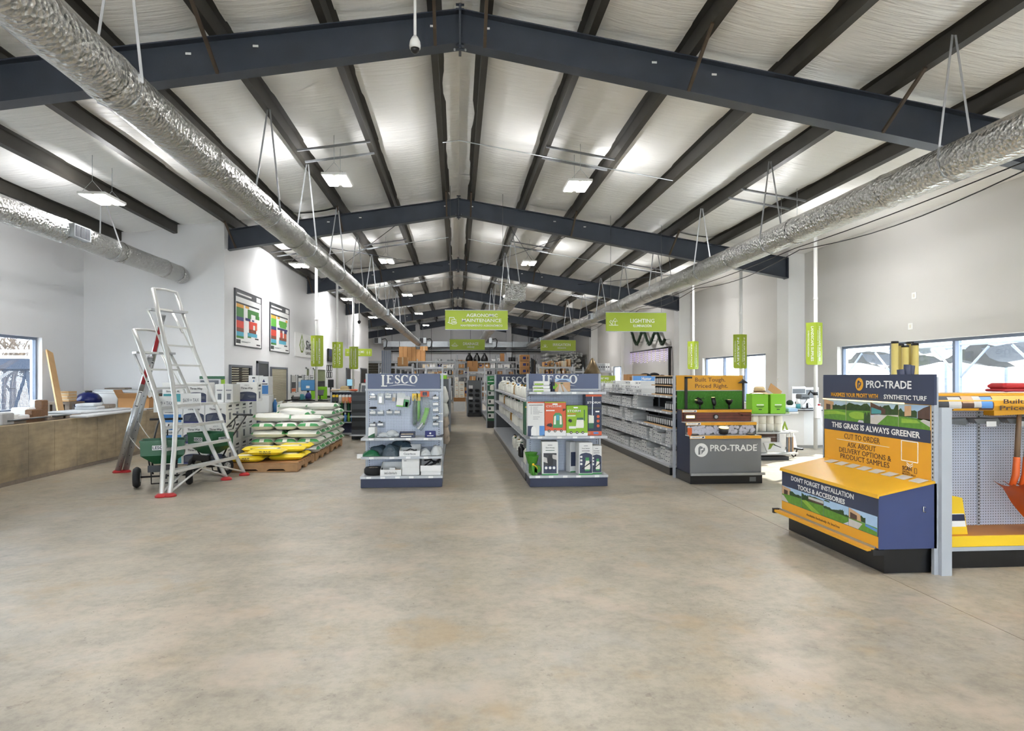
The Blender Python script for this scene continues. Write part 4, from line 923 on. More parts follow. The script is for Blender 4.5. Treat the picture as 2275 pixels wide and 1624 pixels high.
# grey closing panel at the far end of the ladder-side gondola
t = thing('gondola_end_panel', 'grey end panel closing the far end of the ladder-side gondola', 'panel', (-.73, 17.45, 0))
part('panel', MB().box(-.5, .52, 0, .03, .02, 1.40), 'lead_grey', t); part('upright', MB().box(.5, .56, -.02, .05, 0, 1.42), 'grey_paint', t)
# far header standing over the jug gondola
t = thing('far_header', 'dark headed far display panel behind the white jugs', 'sign', (.96, 16.95, 0))
part('header_panel', MB().box(.05, 1.05, 0, .02, 1.17, 1.515), 'navy_print', t); part('upright', MB().box(0, .05, -.02, .05, 0, 1.52), 'grey_paint', t); part('upright', MB().box(1.05, 1.1, -.02, .05, 0, 1.52), 'grey_paint', t)
part('back_panel', MB().box(.05, 1.05, .02, .04, .1, 1.17), 'lead_grey', t)
m = MB(); serif_word(m, .18, 1.29, .17, -.006); part('header_lettering', m, 'white', t)
# jugs
JUG = {}
def jug_mesh(kind):
    if kind in JUG: return JUG[kind]
    m = MB()
    if kind == 'gallon':
        m.bbox(-.075, .075, -.055, .055, 0, .17, .02)
        m.tube([(0, 0, .165), (.0, 0, .2), (.02, 0, .23)], [.068, .05, .022], 12)
        hd = MB().tube([(-.06, 0, .15), (-.055, 0, .21), (-.02, 0, .225), (.01, 0, .22)], .012, 6); cp = MB().lathe([(.024, 0), (.026, .02), (.022, .026)], 12, (.02, 0, .228))
    elif kind == 'bottle':
        m.lathe([(.05, 0), (.055, .01), (.055, .16), (.04, .19), (.02, .205), (.02, .215)], 14)
        hd = None; cp = MB().lathe([(.023, 0), (.023, .03), (.018, .034)], 10, (0, 0, .213))
    else:
        m.bbox(-.09, .09, -.07, .07, 0, .22, .025); m.tube([(0, 0, .215), (.0, 0, .25), (.03, 0, .27)], [.08, .06, .028], 12)
        hd = MB().tube([(-.07, 0, .2), (-.06, 0, .26), (-.02, 0, .275), (.02, 0, .265)], .014, 6); cp = MB().lathe([(.03, 0), (.032, .022), (.026, .03)], 12, (.03, 0, .268))
    JUG[kind] = (m, hd, cp, MB().box(-.05, .05, -.0715 if kind == 'big' else -.0565, -.055, .04, .13)); return JUG[kind]
JM = {}
def jug(kind, mt, capmat, lab, x, y, z, rz_, group, label=True):
    key = (kind, mt)
    if key not in JM:
        b, h_, c, l = jug_mesh(kind); JM[key] = (b.mesh('jug_body', mt), h_.mesh('jug_handle', mt) if h_ else None, l.mesh('jug_label', 'offwhite'))
    b, h_, l = JM[key]; ck = (kind, 'cap', capmat)
    if ck not in JM: JM[ck] = jug_mesh(kind)[2].mesh('jug_cap', capmat)
    t = thing('plastic_jug' if kind != 'bottle' else 'plastic_bottle', lab, 'jug' if kind != 'bottle' else 'bottle', (x, y, z), rz_, group); t.scale = (.82, .82, .82)
    part('body', b, None, t); part('cap', JM[ck], None, t)
    if h_: part('handle', h_, None, t)
    if label and kind != 'bottle': part('paper_label', l, None, t)
    return t
rnd = random.Random(4)
SH = {1.131: 'top shelf', .851: 'upper shelf', .601: 'middle shelf', .151: 'base deck'}
for z, nm in SH.items():
    y = 9.22 if z > .3 else 10.95; k = 0
    while y < 16.4:
        if z < .3 and y > 12.5: break
        kind = rnd.choice(['gallon', 'gallon', 'bottle', 'big']) if z < .3 or z > 1 else rnd.choice(['gallon', 'bottle', 'gallon'])
        mt = 'jug_white' if rnd.random() < .9 else rnd.choice(['jug_amber', 'offwhite'])
        cap = rnd.choice(['white', 'white', 'jug_amber', 'hopper', 'black', 'blue'])
        lab = f'{"white" if mt != "jug_amber" else "amber"} plastic {"bottle" if kind == "bottle" else "jug"}, {ORD[min(k, 48)]} along the {nm} of the jug gondola'
        xo = {'bottle': 1.07, 'gallon': 1.09, 'big': 1.11}[kind]
        jug(kind, mt, cap, lab, xo, y, z, R(90+rnd.uniform(-15, 15)), f'jugs on the {nm} of the middle gondola')
        y += {'bottle': .13, 'gallon': .18, 'big': .22}[kind]*rnd.uniform(1.05, 1.5)+(0 if y < 13 else .12); k += 1
carton('brown_carton', 'brown cardboard carton among the jugs on the middle shelf', 'carton', 1.30, 11.3, .601, .2, .2, .2, 'cardboard')
for k in range(2): jug('bottle', 'black', 'charcoal', f'{["front", "rear"][k]} black pump bottle standing on the base deck below the jugs', 1.05, 10.6+.15*k, .151, 0, None)
for k in range(2):
    t = jug('big', 'jug_white', 'bag_green', f'{["front", "rear"][k]} white jug with green band on the base deck of the jug gondola', 1.06, 9.6+.24*k, .151, R(90), None)
solo('shelf_flag', MB().box(-.003, .003, -.06, .06, -.04, .04), 'white', 'white card flag at the foot of the jug gondola', 'price tag', (.925, 9.3, .2))
# fabric pouches hanging on the ladder-side gondola
for k, (px, py) in enumerate(((988, 872), (990, 905), (992, 935), (991, 952), (989, 968))):
    p = PX(px, py, -.15) if False else Vector((-.19, 9.5+.32*k, [1.22, 1.0, .82, .62, .5][k]))
    t = thing('hanging_bag', f'{["topmost", "second", "third", "fourth", "lowest"][k]} pale cloth bag hanging on the aisle side of the ladder-side gondola', 'bag', p)
    m = MB(); m.tube([(0, 0, .1), (0, .01, .02), (.01, 0, -.08), (0, 0, -.14)], [.02, .05, .06, .035], 10); part('bag', m, 'bag_white' if k < 2 else 'beige_fabric', t); part('hook', MB().tube([(-.12, 0, .1), (.0, 0, .1)], .004, 5), 'galv', t)
# boxed fittings on the lighting gondola
LB = {}
def fit_box(lab, x, y, z, d_, w_, h_, mt, grp, pr=True):
    key = (round(d_, 3), round(w_, 3), round(h_, 3), mt)
    if key not in LB:
        LB[key] = (MB().bbox(0, d_, -w_/2, w_/2, 0, h_, .004).mesh('fitting_box', mt), MB().box(-.0015, .001, -w_*.38, -w_*.22, h_*.35, h_*.6).box(-.0015, .001, w_*.05, w_*.36, h_*.35, h_*.55).mesh('label_print', 'ink_grey'))
    b, l = LB[key]; t = thing('fitting_box', lab, 'box', (x, y, z), 0, grp); part('body', b, None, t)
    if pr: part('label_print', l, None, t)
mat('fit_white', (208, 208, 206), .55, var=.04)
mat('fit_grey', (150, 152, 152), .55, var=.06)
rnd = random.Random(12)
for zi, (z, nm, cap) in enumerate(((.152, 'base deck', .25), (.442, 'lower shelf', .2), (.682, 'middle shelf', .22), (.932, 'upper shelf', .2))):
    y = 9.55; col = 0
    while y < 17.2:
        w_ = rnd.choice([.16, .22, .28]) if y < 12.5 else .3; h_ = rnd.choice([.055, .065, .075])
        n = max(1, min(int(cap/h_), rnd.choice([2, 3, 3, 4])))
        if z > .9 and y < 11.3: y += .3; continue
        if z == .682 and y < 11.4: y += .3; continue
        if rnd.random() < .1: y += .16; continue
        for q in range(n):
            fit_box(f'white fitting box, layer {["one", "two", "three", "four"][q]} of stack {ORD[min(col, 48)]} on the {nm} of the lights gondola', 3.17+rnd.uniform(0, .02), y+w_/2, z+q*(h_+.001), .3, w_, h_, 'fit_white', f'fitting boxes on the {nm}')
        y += w_+.025; col += 1
# loose low stacks on the open top
y = 9.9; col = 0
while y < 17.5:
    w_ = rnd.choice([.2, .3, .36]); n = rnd.choice([1, 2, 2, 3]) if y > 11.2 else 0
    for q in range(n): fit_box(f'pale fitting box, layer {["one", "two", "three"][q]} of stack {ORD[col]} on top of the lights gondola', 3.2+rnd.uniform(0, .06), y+w_/2, 1.172+q*.071, .3, w_, .07, rnd.choice(['fit_white', 'carton_white', 'fit_white']), 'fitting boxes on the open top')
    if n: col += 1
    y += w_+.06
# wire spools / jars in plywood trays near the display end
def jarset(z, y0, n, nm, xx=3.22):
    tr = solo('plywood_strip', MB().box(0, .3, 0, n*.105+.05, 0, .014), 'lumber', f'thin plywood strip under the dark jars, {nm}', 'board', (xx-.03, y0-.06, z))
    for k in range(n):
        t = thing('cable_jar', f'dark labelled cable jar, {ORD[k]} from the display post, {nm}', 'jar', (xx+.05, y0+k*.105, z+.0145), 0, 'dark jars by the display post')
        part('jar', MB().lathe([(.044, 0), (.046, .006), (.046, .115), (.04, .12)], 12), 'black', t)
        part('paper_label', MB().box(-.048, -.03, -.022, .022, .02, .1), 'white', t); part('lid', MB().lathe([(.042, .0), (.042, .012)], 12, (0, 0, .12)), 'lead_grey', t)
jarset(1.171, 9.6, 9, 'lower row on the open top'); jarset(1.319, 9.6, 9, 'upper row on the open top')
jarset(.682, 9.62, 13, 'middle shelf row'); jarset(.932, 9.58, 4, 'upper shelf row')
solo('plywood_strip', MB().box(0, .3, 0, 1.0, 0, .014), 'lumber', 'thin plywood lid over the topmost dark jars', 'board', (3.19, 9.54, 1.4655))
# ================================================================ stepped garden-light display
X0, XE = 3.15, 4.16
t = thing('lighting_endcap', 'stepped garden-light display with orange header, turf panel and grey front', 'display', (X0, 8.62, 0)); LT = t; W = XE-X0
yb = .58
part('kick_plate', MB().prism([(0, .003), (W, .003), (W, .135), (0, .135)], .0, yb, 'y'), 'black_kick', t)
part('ledge_rail', MB().box(.0, W+.03, -.03, .02, .118, .15), 'alu_dull', t)
part('vent_plate', MB().box(W-.18, W-.09, -.004, 0, .03, .09), 'lead_grey', t)
for x in (-.035, W-.02): part('upright', MB().box(x, x+.03, yb, yb+.05, 0, 1.48), 'grey_paint', t)
part('side_panel', MB().prism([(.06, .14), (yb, .14), (yb, .98), (.33, .98), (.33, .82), (.18, .82), (.18, .64), (.06, .64)], .012, .02, 'x'), 'navy', t)
part('side_panel', MB().prism([(.06, .14), (yb, .14), (yb, .98), (.33, .98), (.33, .82), (.18, .82), (.18, .64), (.06, .64)], W-.02, W-.012, 'x'), 'black', t)
fp = part('front_panel', MB().box(.01, W, .03, .05, .146, .612), 'mid_grey', t)
def strip(y, z0, z1, tx):
    s = part('title_strip', MB().box(0, W, y-.014, y, z0, z1), 'mustard', t)
    part('title_plate', MB().box(.004, .21, y-.0155, y-.014, z0+.004, z1-.004), 'white', s); text('PRO-TRADE', s, (.085, y-.018, (z0+z1)/2), (z1-z0)*.3, 'ink_grey', '-y', .11)
    part('title_icon', MB().prism([(.165, z0+.008), (.2, z0+.014), (.195, z1-.01), (.175, z1-.012)], y-.0165, y-.0155, 'y'), 'navy', s)
    text(tx, s, (.6, y-.016, (z0+z1)/2), (z1-z0)*.45, 'mustard_dark', '-y', .48)
strip(.03, .615, .655, 'WELL & IN-GROUND LIGHTS'); strip(.18, .788, .828, 'DECK, STEP & LEDGE LIGHTS'); strip(.33, .958, .995, 'PATH,UP & FLOOD LIGHTS')
part('step_top', MB().box(0, W, .03, .2, .645, .655), 'paving_print', t); part('step_top', MB().box(0, W, .18, .35, .818, .828), 'paving_print', t); part('step_top', MB().box(0, W, .33, yb, .985, .995), 'house_dark', t)
pb = part('pebble_panel', MB().box(.0, W, .18, .19, .657, .787), 'lead_grey', t)
rnd = random.Random(3)
pm = MB().ball((0, 0, 0), 1, .25, .82, 9, 5).mesh('pebble', 'pebble')
for k in range(120):
    o = part('pebble', pm, None, pb, loc=(rnd.uniform(.03, W-.03), .18, rnd.uniform(.672, .772))); s = rnd.uniform(.018, .036); o.scale = (s, s*.9, s)
wd = part('deck_panel', MB().box(0, W, .33, .342, .83, .956), 'deck_print', t)
for z in (.87, .912): part('board_gap', MB().box(0, W, .3285, .33, z, z+.004), 'black', wd)
tf = part('turf_panel', MB().box(.012, W-.012, yb-.012, yb, .985, 1.258), 'grass_green', t)
m = MB(); rnd = random.Random(9)
for k in range(5200):
    x = rnd.uniform(.014, W-.016); z = rnd.uniform(.988, 1.25); a = rnd.uniform(-.012, .012); h_ = rnd.uniform(.008, .02)
    m.add([(x-.002, yb-.012, z), (x+.002, yb-.012, z), (x+a, yb-.012-rnd.uniform(.004, .012), z+h_)], [(0, 1, 2)])
o = part('turf_blades', m, 'grass_green', tf); o['kind'] = 'stuff'
hd = part('header_panel', MB().box(.0, W-.02, yb-.016, yb, 1.264, 1.48), 'mustard', t); part('header_rail', MB().box(-.01, W-.01, yb-.03, yb, 1.256, 1.266), 'shelf_grey', t)
text('Built Tough.', hd, (.27, yb-.018, 1.415), .06, 'walnut', '-y', .45, 'LEFT', .015); text('Priced Right.', hd, (.27, yb-.018, 1.325), .06, 'walnut', '-y', .49, 'LEFT', .015)
def logo(parent, cx, cz, r, face, at, ring, glyph):
    # round emblem with a split P; at(u,v,d) -> local point, u right, v up, d out of the panel
    def pl(pts, mt, d, nm='emblem'):
        m = MB(); n = len(pts); m.add([at(u, v, d) for u, v in pts], [tuple(range(n))]); part(nm, m, mt, parent)
    pl([(cx+r*math.cos(2*math.pi*k/28), cz+r*math.sin(2*math.pi*k/28)) for k in range(28)], ring, .0015)
    g = r*.62
    pl([(cx-g*.75, cz-g*1.05), (cx-g*.25, cz-g*1.05), (cx-g*.25, cz+g*.3), (cx+g*.3, cz+g*.3), (cx+g*.3, cz+g*.75), (cx-.35*g, cz+g*1.0), (cx-g*.75, cz+g*.55)], glyph, .003)
    pl([(cx-g*.02, cz-g*1.1), (cx+g*.35, cz-g*.55), (cx+g*.85, cz-g*.1), (cx+g*.85, cz+g*.55), (cx+g*.45, cz+g*.55), (cx+g*.45, cz+g*.0), (cx+g*.0, cz-.0*g)], glyph, .003)
logo(fp, .165, .46, .093, '-y', lambda u, v, d: (u, .03-d, v), 'white', 'mid_grey')
text('PRO-TRADE', fp, (.615, .026, .482), .088, 'white', '-y', .66, 'CENTER', .03)
part('trade_mark', MB().lathe([(.005, -.001), (.005, .001)], 8, (.955, .028, .535), 'y'), 'white', fp)
part('arrow_tag', MB().prism([(-.03, .68), (.0, .65), (.03, .68), (.03, .765), (-.03, .765)], .02, .028, 'y'), 'orange', t)
# lamps standing on the steps (each a thing)
def spot(lab, px, kind):
    p = P(px, 905, 9.09); o = thing('spotlight', lab, 'lamp', (p.x, 9.09, .996))
    part('stake', MB().tube([(0, 0, 0), (0, 0, .06)], .012, 8), 'black', o); part('knuckle', MB().ball((0, 0, .065), .018, .014, .018), 'black', o)
    if kind == 0: part('lamp_head', MB().tube([(.035, -.0, .085), (.0, 0, .105), (-.05, .0, .13)], [.025, .042, .048], 14), 'black', o); part('glare_shield', MB().box(-.06, .045, -.05, .02, .148, .155), 'black', o)
    elif kind == 1: part('lamp_head', MB().tube([(.012, 0, .05), (.006, 0, .08), (-.012, .0, .165)], [.02, .03, .03], 14), 'black', o)
    else: part('lamp_head', MB().lathe([(.015, .06), (.04, .09), (.052, .12), (.052, .135), (.03, .13)], 14), 'black', o)
    e = part('lens', MB().lathe([(.025, 0), (.025, .004)], 10, (-.05 if kind == 0 else (-.012 if kind == 1 else 0), -.0, .132 if kind != 1 else .168)), 'lamp_warm', o)
spot('black hooded floodlight on the turf step', 1555, 0); spot('slim black bullet spotlight on the turf step', 1586, 1); spot('black bowl-shaped uplight on the turf step', 1620, 2)
p = P(1524, 905, 9.06); o = thing('bollard_light', 'tall black post light with short arm against the orange header', 'lamp', (p.x, 9.06, .996))
part('post', MB().box(-.017, .017, -.017, .017, 0, .46), 'black', o); part('arm', MB().box(-.017, .085, -.017, .017, .44, .465), 'black', o)
p = P(1651, 905, 9.1); o = thing('path_light', 'black path light with pagoda hat at the display corner', 'lamp', (p.x, 9.1, .996))
part('post', MB().tube([(0, 0, 0), (0, 0, .4)], .014, 8), 'charcoal', o); part('hat', MB().lathe([(.012, .43), (.03, .405), (.075, .375), (.07, .37), (.01, .39)], 16), 'black', o)
p = P(1607, 966, 8.73); o = thing('well_light', 'black well light with warm glow lying tilted on the pebble step', 'lamp', (p.x, 8.73, .675))
part('can', MB().lathe([(.05, 0), (.062, .01), (.066, .085)], 18), 'black', o); part('lens', MB().lathe([(.0, .088), (.056, .088), (.064, .092), (.066, .085)], 18), 'lamp_warm', o); o.rotation_euler[0] = R(12)
for px, lab in ((1543, 'small flat dark puck light beside the pebble strip'), (1667, 'flat dark ring light at the end of the pebble strip')):
    p = P(px, 966, 8.72); o = thing('puck_light', lab, 'lamp', (p.x, 8.72, .657)); part('disc', MB().lathe([(.06, 0), (.062, .01), (.05, .018)], 16), 'charcoal', o); part('lens', MB().lathe([(.04, .017), (.035, .022)], 14), 'beige_fabric', o)
p = P(1534, 925, 8.93); o = thing('step_light', 'rectangular brick light with amber louver on the wooden step', 'lamp', (p.x, 8.945, .895)); part('frame', MB().box(-.085, .085, -.012, 0, -.042, .042), 'house_dark', o); part('lens', MB().box(-.062, .062, -.014, -.012, -.018, .022), 'lamp_warm', o)
p = P(1591, 925, 8.93); o = thing('step_light', 'round black step light on the wooden panel', 'lamp', (p.x, 8.945, .895)); part('bezel', MB().lathe([(.036, -.02), (.036, 0)], 18, ax='y'), 'black', o); part('lens', MB().lathe([(.024, -.022), (.024, -.02)], 14, ax='y'), 'alu_dull', o)
p = P(1655, 920, 8.93); o = thing('step_light', 'long copper ledge light at the end of the wooden panel', 'lamp', (p.x, 8.945, .935)); part('bar', MB().box(-.085, .085, -.05, 0, -.006, .01), 'deck_print', o); part('bracket', MB().box(-.04, -.03, -.01, 0, -.03, 0), 'house_dark', o)

# ================================================================ big turf display by the camera
def photo(parent, x, ya, yb, z0, z1, k):
    # printed garden picture on a panel facing -X
    g = part('picture', MB().box(x-.0008, x, ya, yb, z0, z1), 'sky_print', parent)
    def pl(pts, mt, lv):
        m = MB(); m.add([(x-.0008-.0003*lv, yb-(yb-ya)*u, z0+(z1-z0)*v) for u, v in pts], [tuple(range(len(pts)))]); part('picture_shape', m, mt, g)
    rnd = random.Random(k)
    def trees(u0, u1, b, h_, lv, mt='tree_print'):
        n = 9; pts = [(u0, b)]+[(u1, b)]
        for j in range(n): pts.append((u1-(u1-u0)*j/(n-1), b+h_*(.55+.45*rnd.random())))
        pl(pts, mt, lv)
    if k in (0, 4):
        pl([(.0, .45), (.45, .5), (.45, .9), (.0, 1)], 'house_print', 1); pl([(.1, .47), (.3, .49), (.3, .75), (.1, .78)], 'house_dark', 2); trees(.4, 1, .5, .32, 2)
        pl([(0, 0), (1, 0), (1, .55), (.5, .52), (0, .46)], 'lawn', 3); pl([(0, 0), (.35, 0), (.1, .36), (0, .38)], 'paving_print', 4) if k == 4 else pl([(0, .2), (.6, .3), (1, .28), (1, .4), (.5, .46), (0, .4)], 'lawn_pale', 4)
    elif k in (1, 5):
        trees(0, 1, .5, .45, 1); pl([(0, 0), (1, 0), (1, .58), (0, .52)], 'lawn', 2)
        if k == 1:
            pl([(.5+.38*math.cos(a/10*math.pi), .32+.18*math.sin(a/10*math.pi)) for a in range(20)], 'lawn_pale', 3); trees(.75, 1.0, .0, .62, 4); pl([(.5, 0), (.75, 0), (.72, .1), (.55, .11)], 'pebble', 5)
        else:
            pl([(.25, .62), (1, .6), (1, .86), (.3, .84)], 'paving_print', 3); pl([(.3, .62), (1, .58), (1, .7), (.32, .7)], 'house_dark', 4); pl([(0, .45), (.5, 0), (.9, 0), (.2, .56)], 'lawn_pale', 4); trees(.12, .32, .6, .35, 5)
    elif k in (2, 6):
        if k == 2:
            trees(.35, 1, .45, .5, 1); pl([(0, .4), (.55, .5), (.55, .72), (0, .98)], 'house_dark', 2); pl([(.03, .46), (.4, .5), (.4, .64), (.03, .76)], 'teal', 3); pl([(0, 0), (1, 0), (1, .5), (0, .4)], 'paving_print', 2); pl([(.25, 0), (1, 0), (1, .42), (.62, .45)], 'lawn', 3); pl([(.0, .3), (.14, .3), (.12, .42), (0, .4)], 'pebble', 4)
        else:
            trees(0, .65, .42, .24, 1); trees(.62, .82, .42, .36, 2); trees(.8, 1, .42, .14, 1); pl([(0, 0), (.8, 0), (1, .2), (1, .42), (0, .48)], 'lawn', 3); pl([(.8, 0), (1, 0), (1, .2)], 'pebble', 4); trees(.02, .25, .9, .1, 2)
    else:
        trees(0, .6, .45, .4, 1); pl([(.2, .48), (.42, .52), (.42, .95), (.2, .92)] if k == 3 else [(0, .4), (.45, .45), (.42, .8), (.0, 1.0)], 'house_print', 2)
        pl([(.62, .4), (1, .36), (1, 1), (.8, .88), (.62, .72)] if k == 3 else [(.05, .42), (.3, .46), (.3, .7), (.05, .78)], 'house_dark', 3)
        pl([(0, 0), (1, 0), (1, .42), (0, .46)], 'lawn', 3); pl([(.7, .34), (1, .12), (1, .36), (.8, .42)] if k == 3 else [(0, 0), (.35, 0), (.5, .36), (.0, .4)], 'paving_print', 4)
        pl([(.1, .18), (.7, .24), (.6, .36), (.1, .38)] if k == 3 else [(.6, .3), (1, .2), (1, .36), (.6, .42)], 'lawn_pale' if k == 3 else 'hunter_blue', 5)
XB, YN, YD = 3.07, 4.53, 5.95
t = thing('turf_endcap', 'large mustard and navy synthetic grass display with sloped sample bin', 'display', (0, 0, 0)); TD = t
part('kick_plate', MB().box(3.15, 3.52, 4.59, 5.98, .004, .15), 'black_kick', t)
part('kick_plate', MB().prism([(3.10, .15), (3.52, .15), (3.52, .187), (3.075, .187)], 4.58, 5.99, 'y'), 'black_kick', t)
part('shelf_lip', MB().prism([(3.0, .178), (3.07, .185), (3.07, .195), (3.0, .20)], 4.56, 5.98, 'y'), 'mustard', t); part('tag_rail', MB().box(3.055, 3.068, 4.56, 5.98, .19, .212), 'alu_dull', t)
part('rail_end', MB().box(2.995, 3.05, 5.97, 6.0, .165, .21), 'black', t); part('rail_end', MB().box(3.03, 3.12, 4.535, 4.56, .15, .19), 'black', t)
b = part('bin_body', MB().prism([(XB, .196), (3.52, .196), (3.52, .675), (XB, .585)], YN, YD, 'y'), 'bin_blue', t)
part('bin_latch', MB().tube([(3.43, YN-.004, .5), (3.41, YN-.008, .505), (3.41, YN-.008, .47), (3.43, YN-.004, .465)], .004, 5), 'alu', b)
part('bin_lid', MB().prism([(XB-.022, .572), (XB-.016, .598), (3.5, .692), (3.5, .676), (XB-.005, .585), (XB-.008, .57)], YN-.012, YD+.012, 'y'), 'lid_mustard', t)
f = part('bin_front', MB().box(XB-.004, XB, YN, YD, .205, .575), 'navy_print', t)
part('front_foot', MB().box(XB-.0052, XB-.004, YN, YD, .205, .288), 'mustard', f); text('Available Exclusively At SiteOne', f, (XB-.0065, 5.26, .248), .02, 'ink', '-x', .5)
text("DON'T FORGET INSTALLATION", f, (XB-.006, 5.30, .525), .04, 'white', '-x', .95, bold=.035); text('TOOLS & ACCESSORIES', f, (XB-.006, 5.30, .463), .04, 'white', '-x', .72, bold=.035)
for k in range(4): photo(f, XB-.0052, YD-.352*(k+1)-.004, YD-.352*k-.008, .292, .435, 4+k)
# sample swatch cards on the lid
for k in range(8):
    yy = YD-.14-k*.163; xx = 3.40
    part('swatch_card', MB().prism([(xx, .672), (xx+.075, .692), (xx+.075, .694), (xx, .674)], yy-.115, yy, 'y'), 'paving_print', t)
bp = part('back_panel', MB().box(3.5, 3.52, YN+.03, YD+.03, .2, 1.25), 'mustard', t)
for yy in (YN, YD+.02): part('upright', MB().box(3.5, 3.534, yy, yy+.03, .0, 1.46), 'grey_paint', t)
slots(t, YN+.015, 3.5, .2, 1.24, 'x')
for k in range(4): photo(bp, 3.4995, YD-.352*(k+1)+.028, YD-.352*k+.024, 1.062, 1.246, k)
nb = part('message_band', MB().box(3.4985, 3.5, YN+.035, YD+.025, .965, 1.062), 'navy_print', bp)
text('THIS GRASS IS ALWAYS GREENER', nb, (3.497, 5.26, 1.013), .048, 'white', '-x', 1.17, bold=.035)
text('CUT TO ORDER', bp, (3.498, 5.40, .922), .048, 'house_dark', '-x', .5); part('rule_line', MB().box(3.4985, 3.5, 5.03, 5.77, .884, .888), 'white', bp)
text('ASK ABOUT', bp, (3.498, 5.40, .848), .046, 'house_dark', '-x', .40); text('DELIVERY OPTIONS &', bp, (3.498, 5.37, .792), .046, 'house_dark', '-x', .72); text('PRODUCT SAMPLES', bp, (3.498, 5.37, .736), .046, 'house_dark', '-x', .68)
m = MB()
for a, b_ in (((4.70, .958), (4.885, .958)), ((4.885, .958), (4.885, .802)), ((4.885, .802), (4.70, .802)), ((4.70, .802), (4.70, .958))): m.bar((3.499, a[0], a[1]), (3.499, b_[0], b_[1]), .007, .002, (1, 0, 0))
for dz in (0, .016):
    m.bar((3.499, 4.825, .79-dz), (3.499, 4.79, .772-dz), .006, .002, (1, 0, 0)); m.bar((3.499, 4.79, .772-dz), (3.499, 4.755, .79-dz), .006, .002, (1, 0, 0))
part('scan_border', m, 'white', bp); text('SCAN', bp, (3.498, 4.82, .742), .032, 'house_dark', '-x', .105, bold=.03); text('FOR FULL', bp, (3.498, 4.83, .715), .013, 'house_dark', '-x', .085); text('PRODUCT SPECS', bp, (3.498, 4.80, .698), .013, 'house_dark', '-x', .15)
m = MB()
for a, b_ in (((4.712, .757), (4.738, .757)), ((4.738, .757), (4.738, .718)), ((4.738, .718), (4.712, .718)), ((4.712, .718), (4.712, .757))): m.bar((3.499, a[0], a[1]), (3.499, b_[0], b_[1]), .003, .002, (1, 0, 0))
part('phone_icon', m, 'house_dark', bp)
h = part('header_panel', MB().box(3.485, 3.505, YN-.02, YD+.015, 1.252, 1.478), 'navy_print', t)
logo(h, 5.405, 1.395, .056, '-x', lambda u, v, d: (3.485-d, 2*5.405-u, v), 'mustard', 'navy_print')
text('PRO-TRADE', h, (3.482, 5.03, 1.393), .062, 'white', '-x', .56, bold=.03)
text('MAXIMIZE YOUR PROFIT WITH', h, (3.482, 5.49, 1.295), .036, 'mustard', '-x', .68, bold=.03); text('SYNTHETIC TURF', h, (3.482, 4.83, 1.295), .036, 'white', '-x', .49, bold=.03)
part('light_strip', MB().box(3.47, 3.485, YN+.3, YD, 1.247, 1.256), 'lamp_warm', t)
# front-facing run attached to it
t = thing('tool_gondola', 'pegboard gondola with yellow deck and shovels joined to the turf display', 'shelving', (0, 0, 0))
XA, XZ = 3.62, 6.1
part('end_post', MB().box(3.535, 3.615, 4.50, 4.56, 0, 1.232), 'grey_paint', t)
part('kick_plate', MB().box(XA, XZ, 4.67, 4.99, .003, .135), 'black_kick', t)
part('deck_rail', MB().box(XA, XZ, 4.645, 4.68, .137, .168), 'grey_paint', t)
part('deck_front', MB().box(XA, XZ, 4.645, 4.66, .17, .25), 'yellow', t)
part('base_deck', MB().box(XA, XZ, 4.66, 5.0, .236, .25), 'mustard_dark', t)
for k in range(3):
    a = XA+.62*k; part('back_panel', MB().box(a+.008, a+.61, 4.995, 5.01, .25, 1.32), 'peg_xz', t)
    if k: part('upright', MB().box(a-.014, a+.008, 4.985, 5.05, .0, 1.32), 'grey_paint', t); slots(t, a-.003, 4.985, .26, 1.3)
part('rear_panel', MB().box(XA, XZ, 5.48, 5.5, .0, 1.32), 'shelf_grey', t); part('cap_shelf', MB().box(XA, XZ, 4.99, 5.5, 1.3, 1.32), 'shelf_grey', t)
m = MB(); prof = [(4.60, 1.205), (4.585, 1.24), (4.59, 1.28), (4.62, 1.315), (4.67, 1.325)]
for i in range(4): m.prism([prof[i], prof[i+1], (prof[i+1][0]+.006, prof[i+1][1]), (prof[i][0]+.006, prof[i][1])], XA-.06, XZ, 'x')
hp = part('curved_header', m, 'mustard', t)
part('header_top', MB().box(XA-.06, XZ, 4.66, 5.0, 1.322, 1.33), 'mustard', t)
def hshape(pts, mt, lv, nm='header_picture'):
    m = MB(); n = 14
    cols = []
    for (x0, x1, f0, f1) in pts:
        def zz(f): return 1.207+(1.318-1.207)*f
        def yy(z): return 4.585+(.035*((z-1.245)/.07)**2 if z > 1.245 else .015*((1.245-z)/.04)**2)-.0012*(lv+1)
        g = [[(x, yy(zz(f0+(f1-f0)*j/6)), zz(f0+(f1-f0)*j/6)) for x in (x0+(j*.006 if 0 else 0), x1)] for j in range(7)]
        for j in range(6): m.add([g[j][0], g[j][1], g[j+1][1], g[j+1][0]], [(0, 1, 2, 3)])
    part(nm, m, mt, hp)
hshape([(3.56, 4.02, 0.02, .97)], 'house_dark', 0); hshape([(3.56, 3.66, .02, .95)], 'charcoal', 1); hshape([(3.66, 3.76, .1, .9), (3.86, 3.92, .2, .95)], 'paving_print', 1); hshape([(3.77, 3.86, .5, .97)], 'house_print', 1); hshape([(3.92, 4.01, .15, .9)], 'hunter_blue', 1); hshape([(3.7, 3.9, .02, .14)], 'mustard', 2)
text('Built Tough.', hp, (4.31, 4.578, 1.273), .034, 'house_dark', '-y', .44, 'CENTER', .02); text('Priced Right.', hp, (4.31, 4.578, 1.224), .034, 'house_dark', '-y', .5, 'CENTER', .02)
part('underside_wedge', MB().prism([(4.05, 1.205), (4.7, 1.205), (4.7, 1.19), (4.05, 1.165)], 4.62, 4.72, 'y'), 'mustard', t)
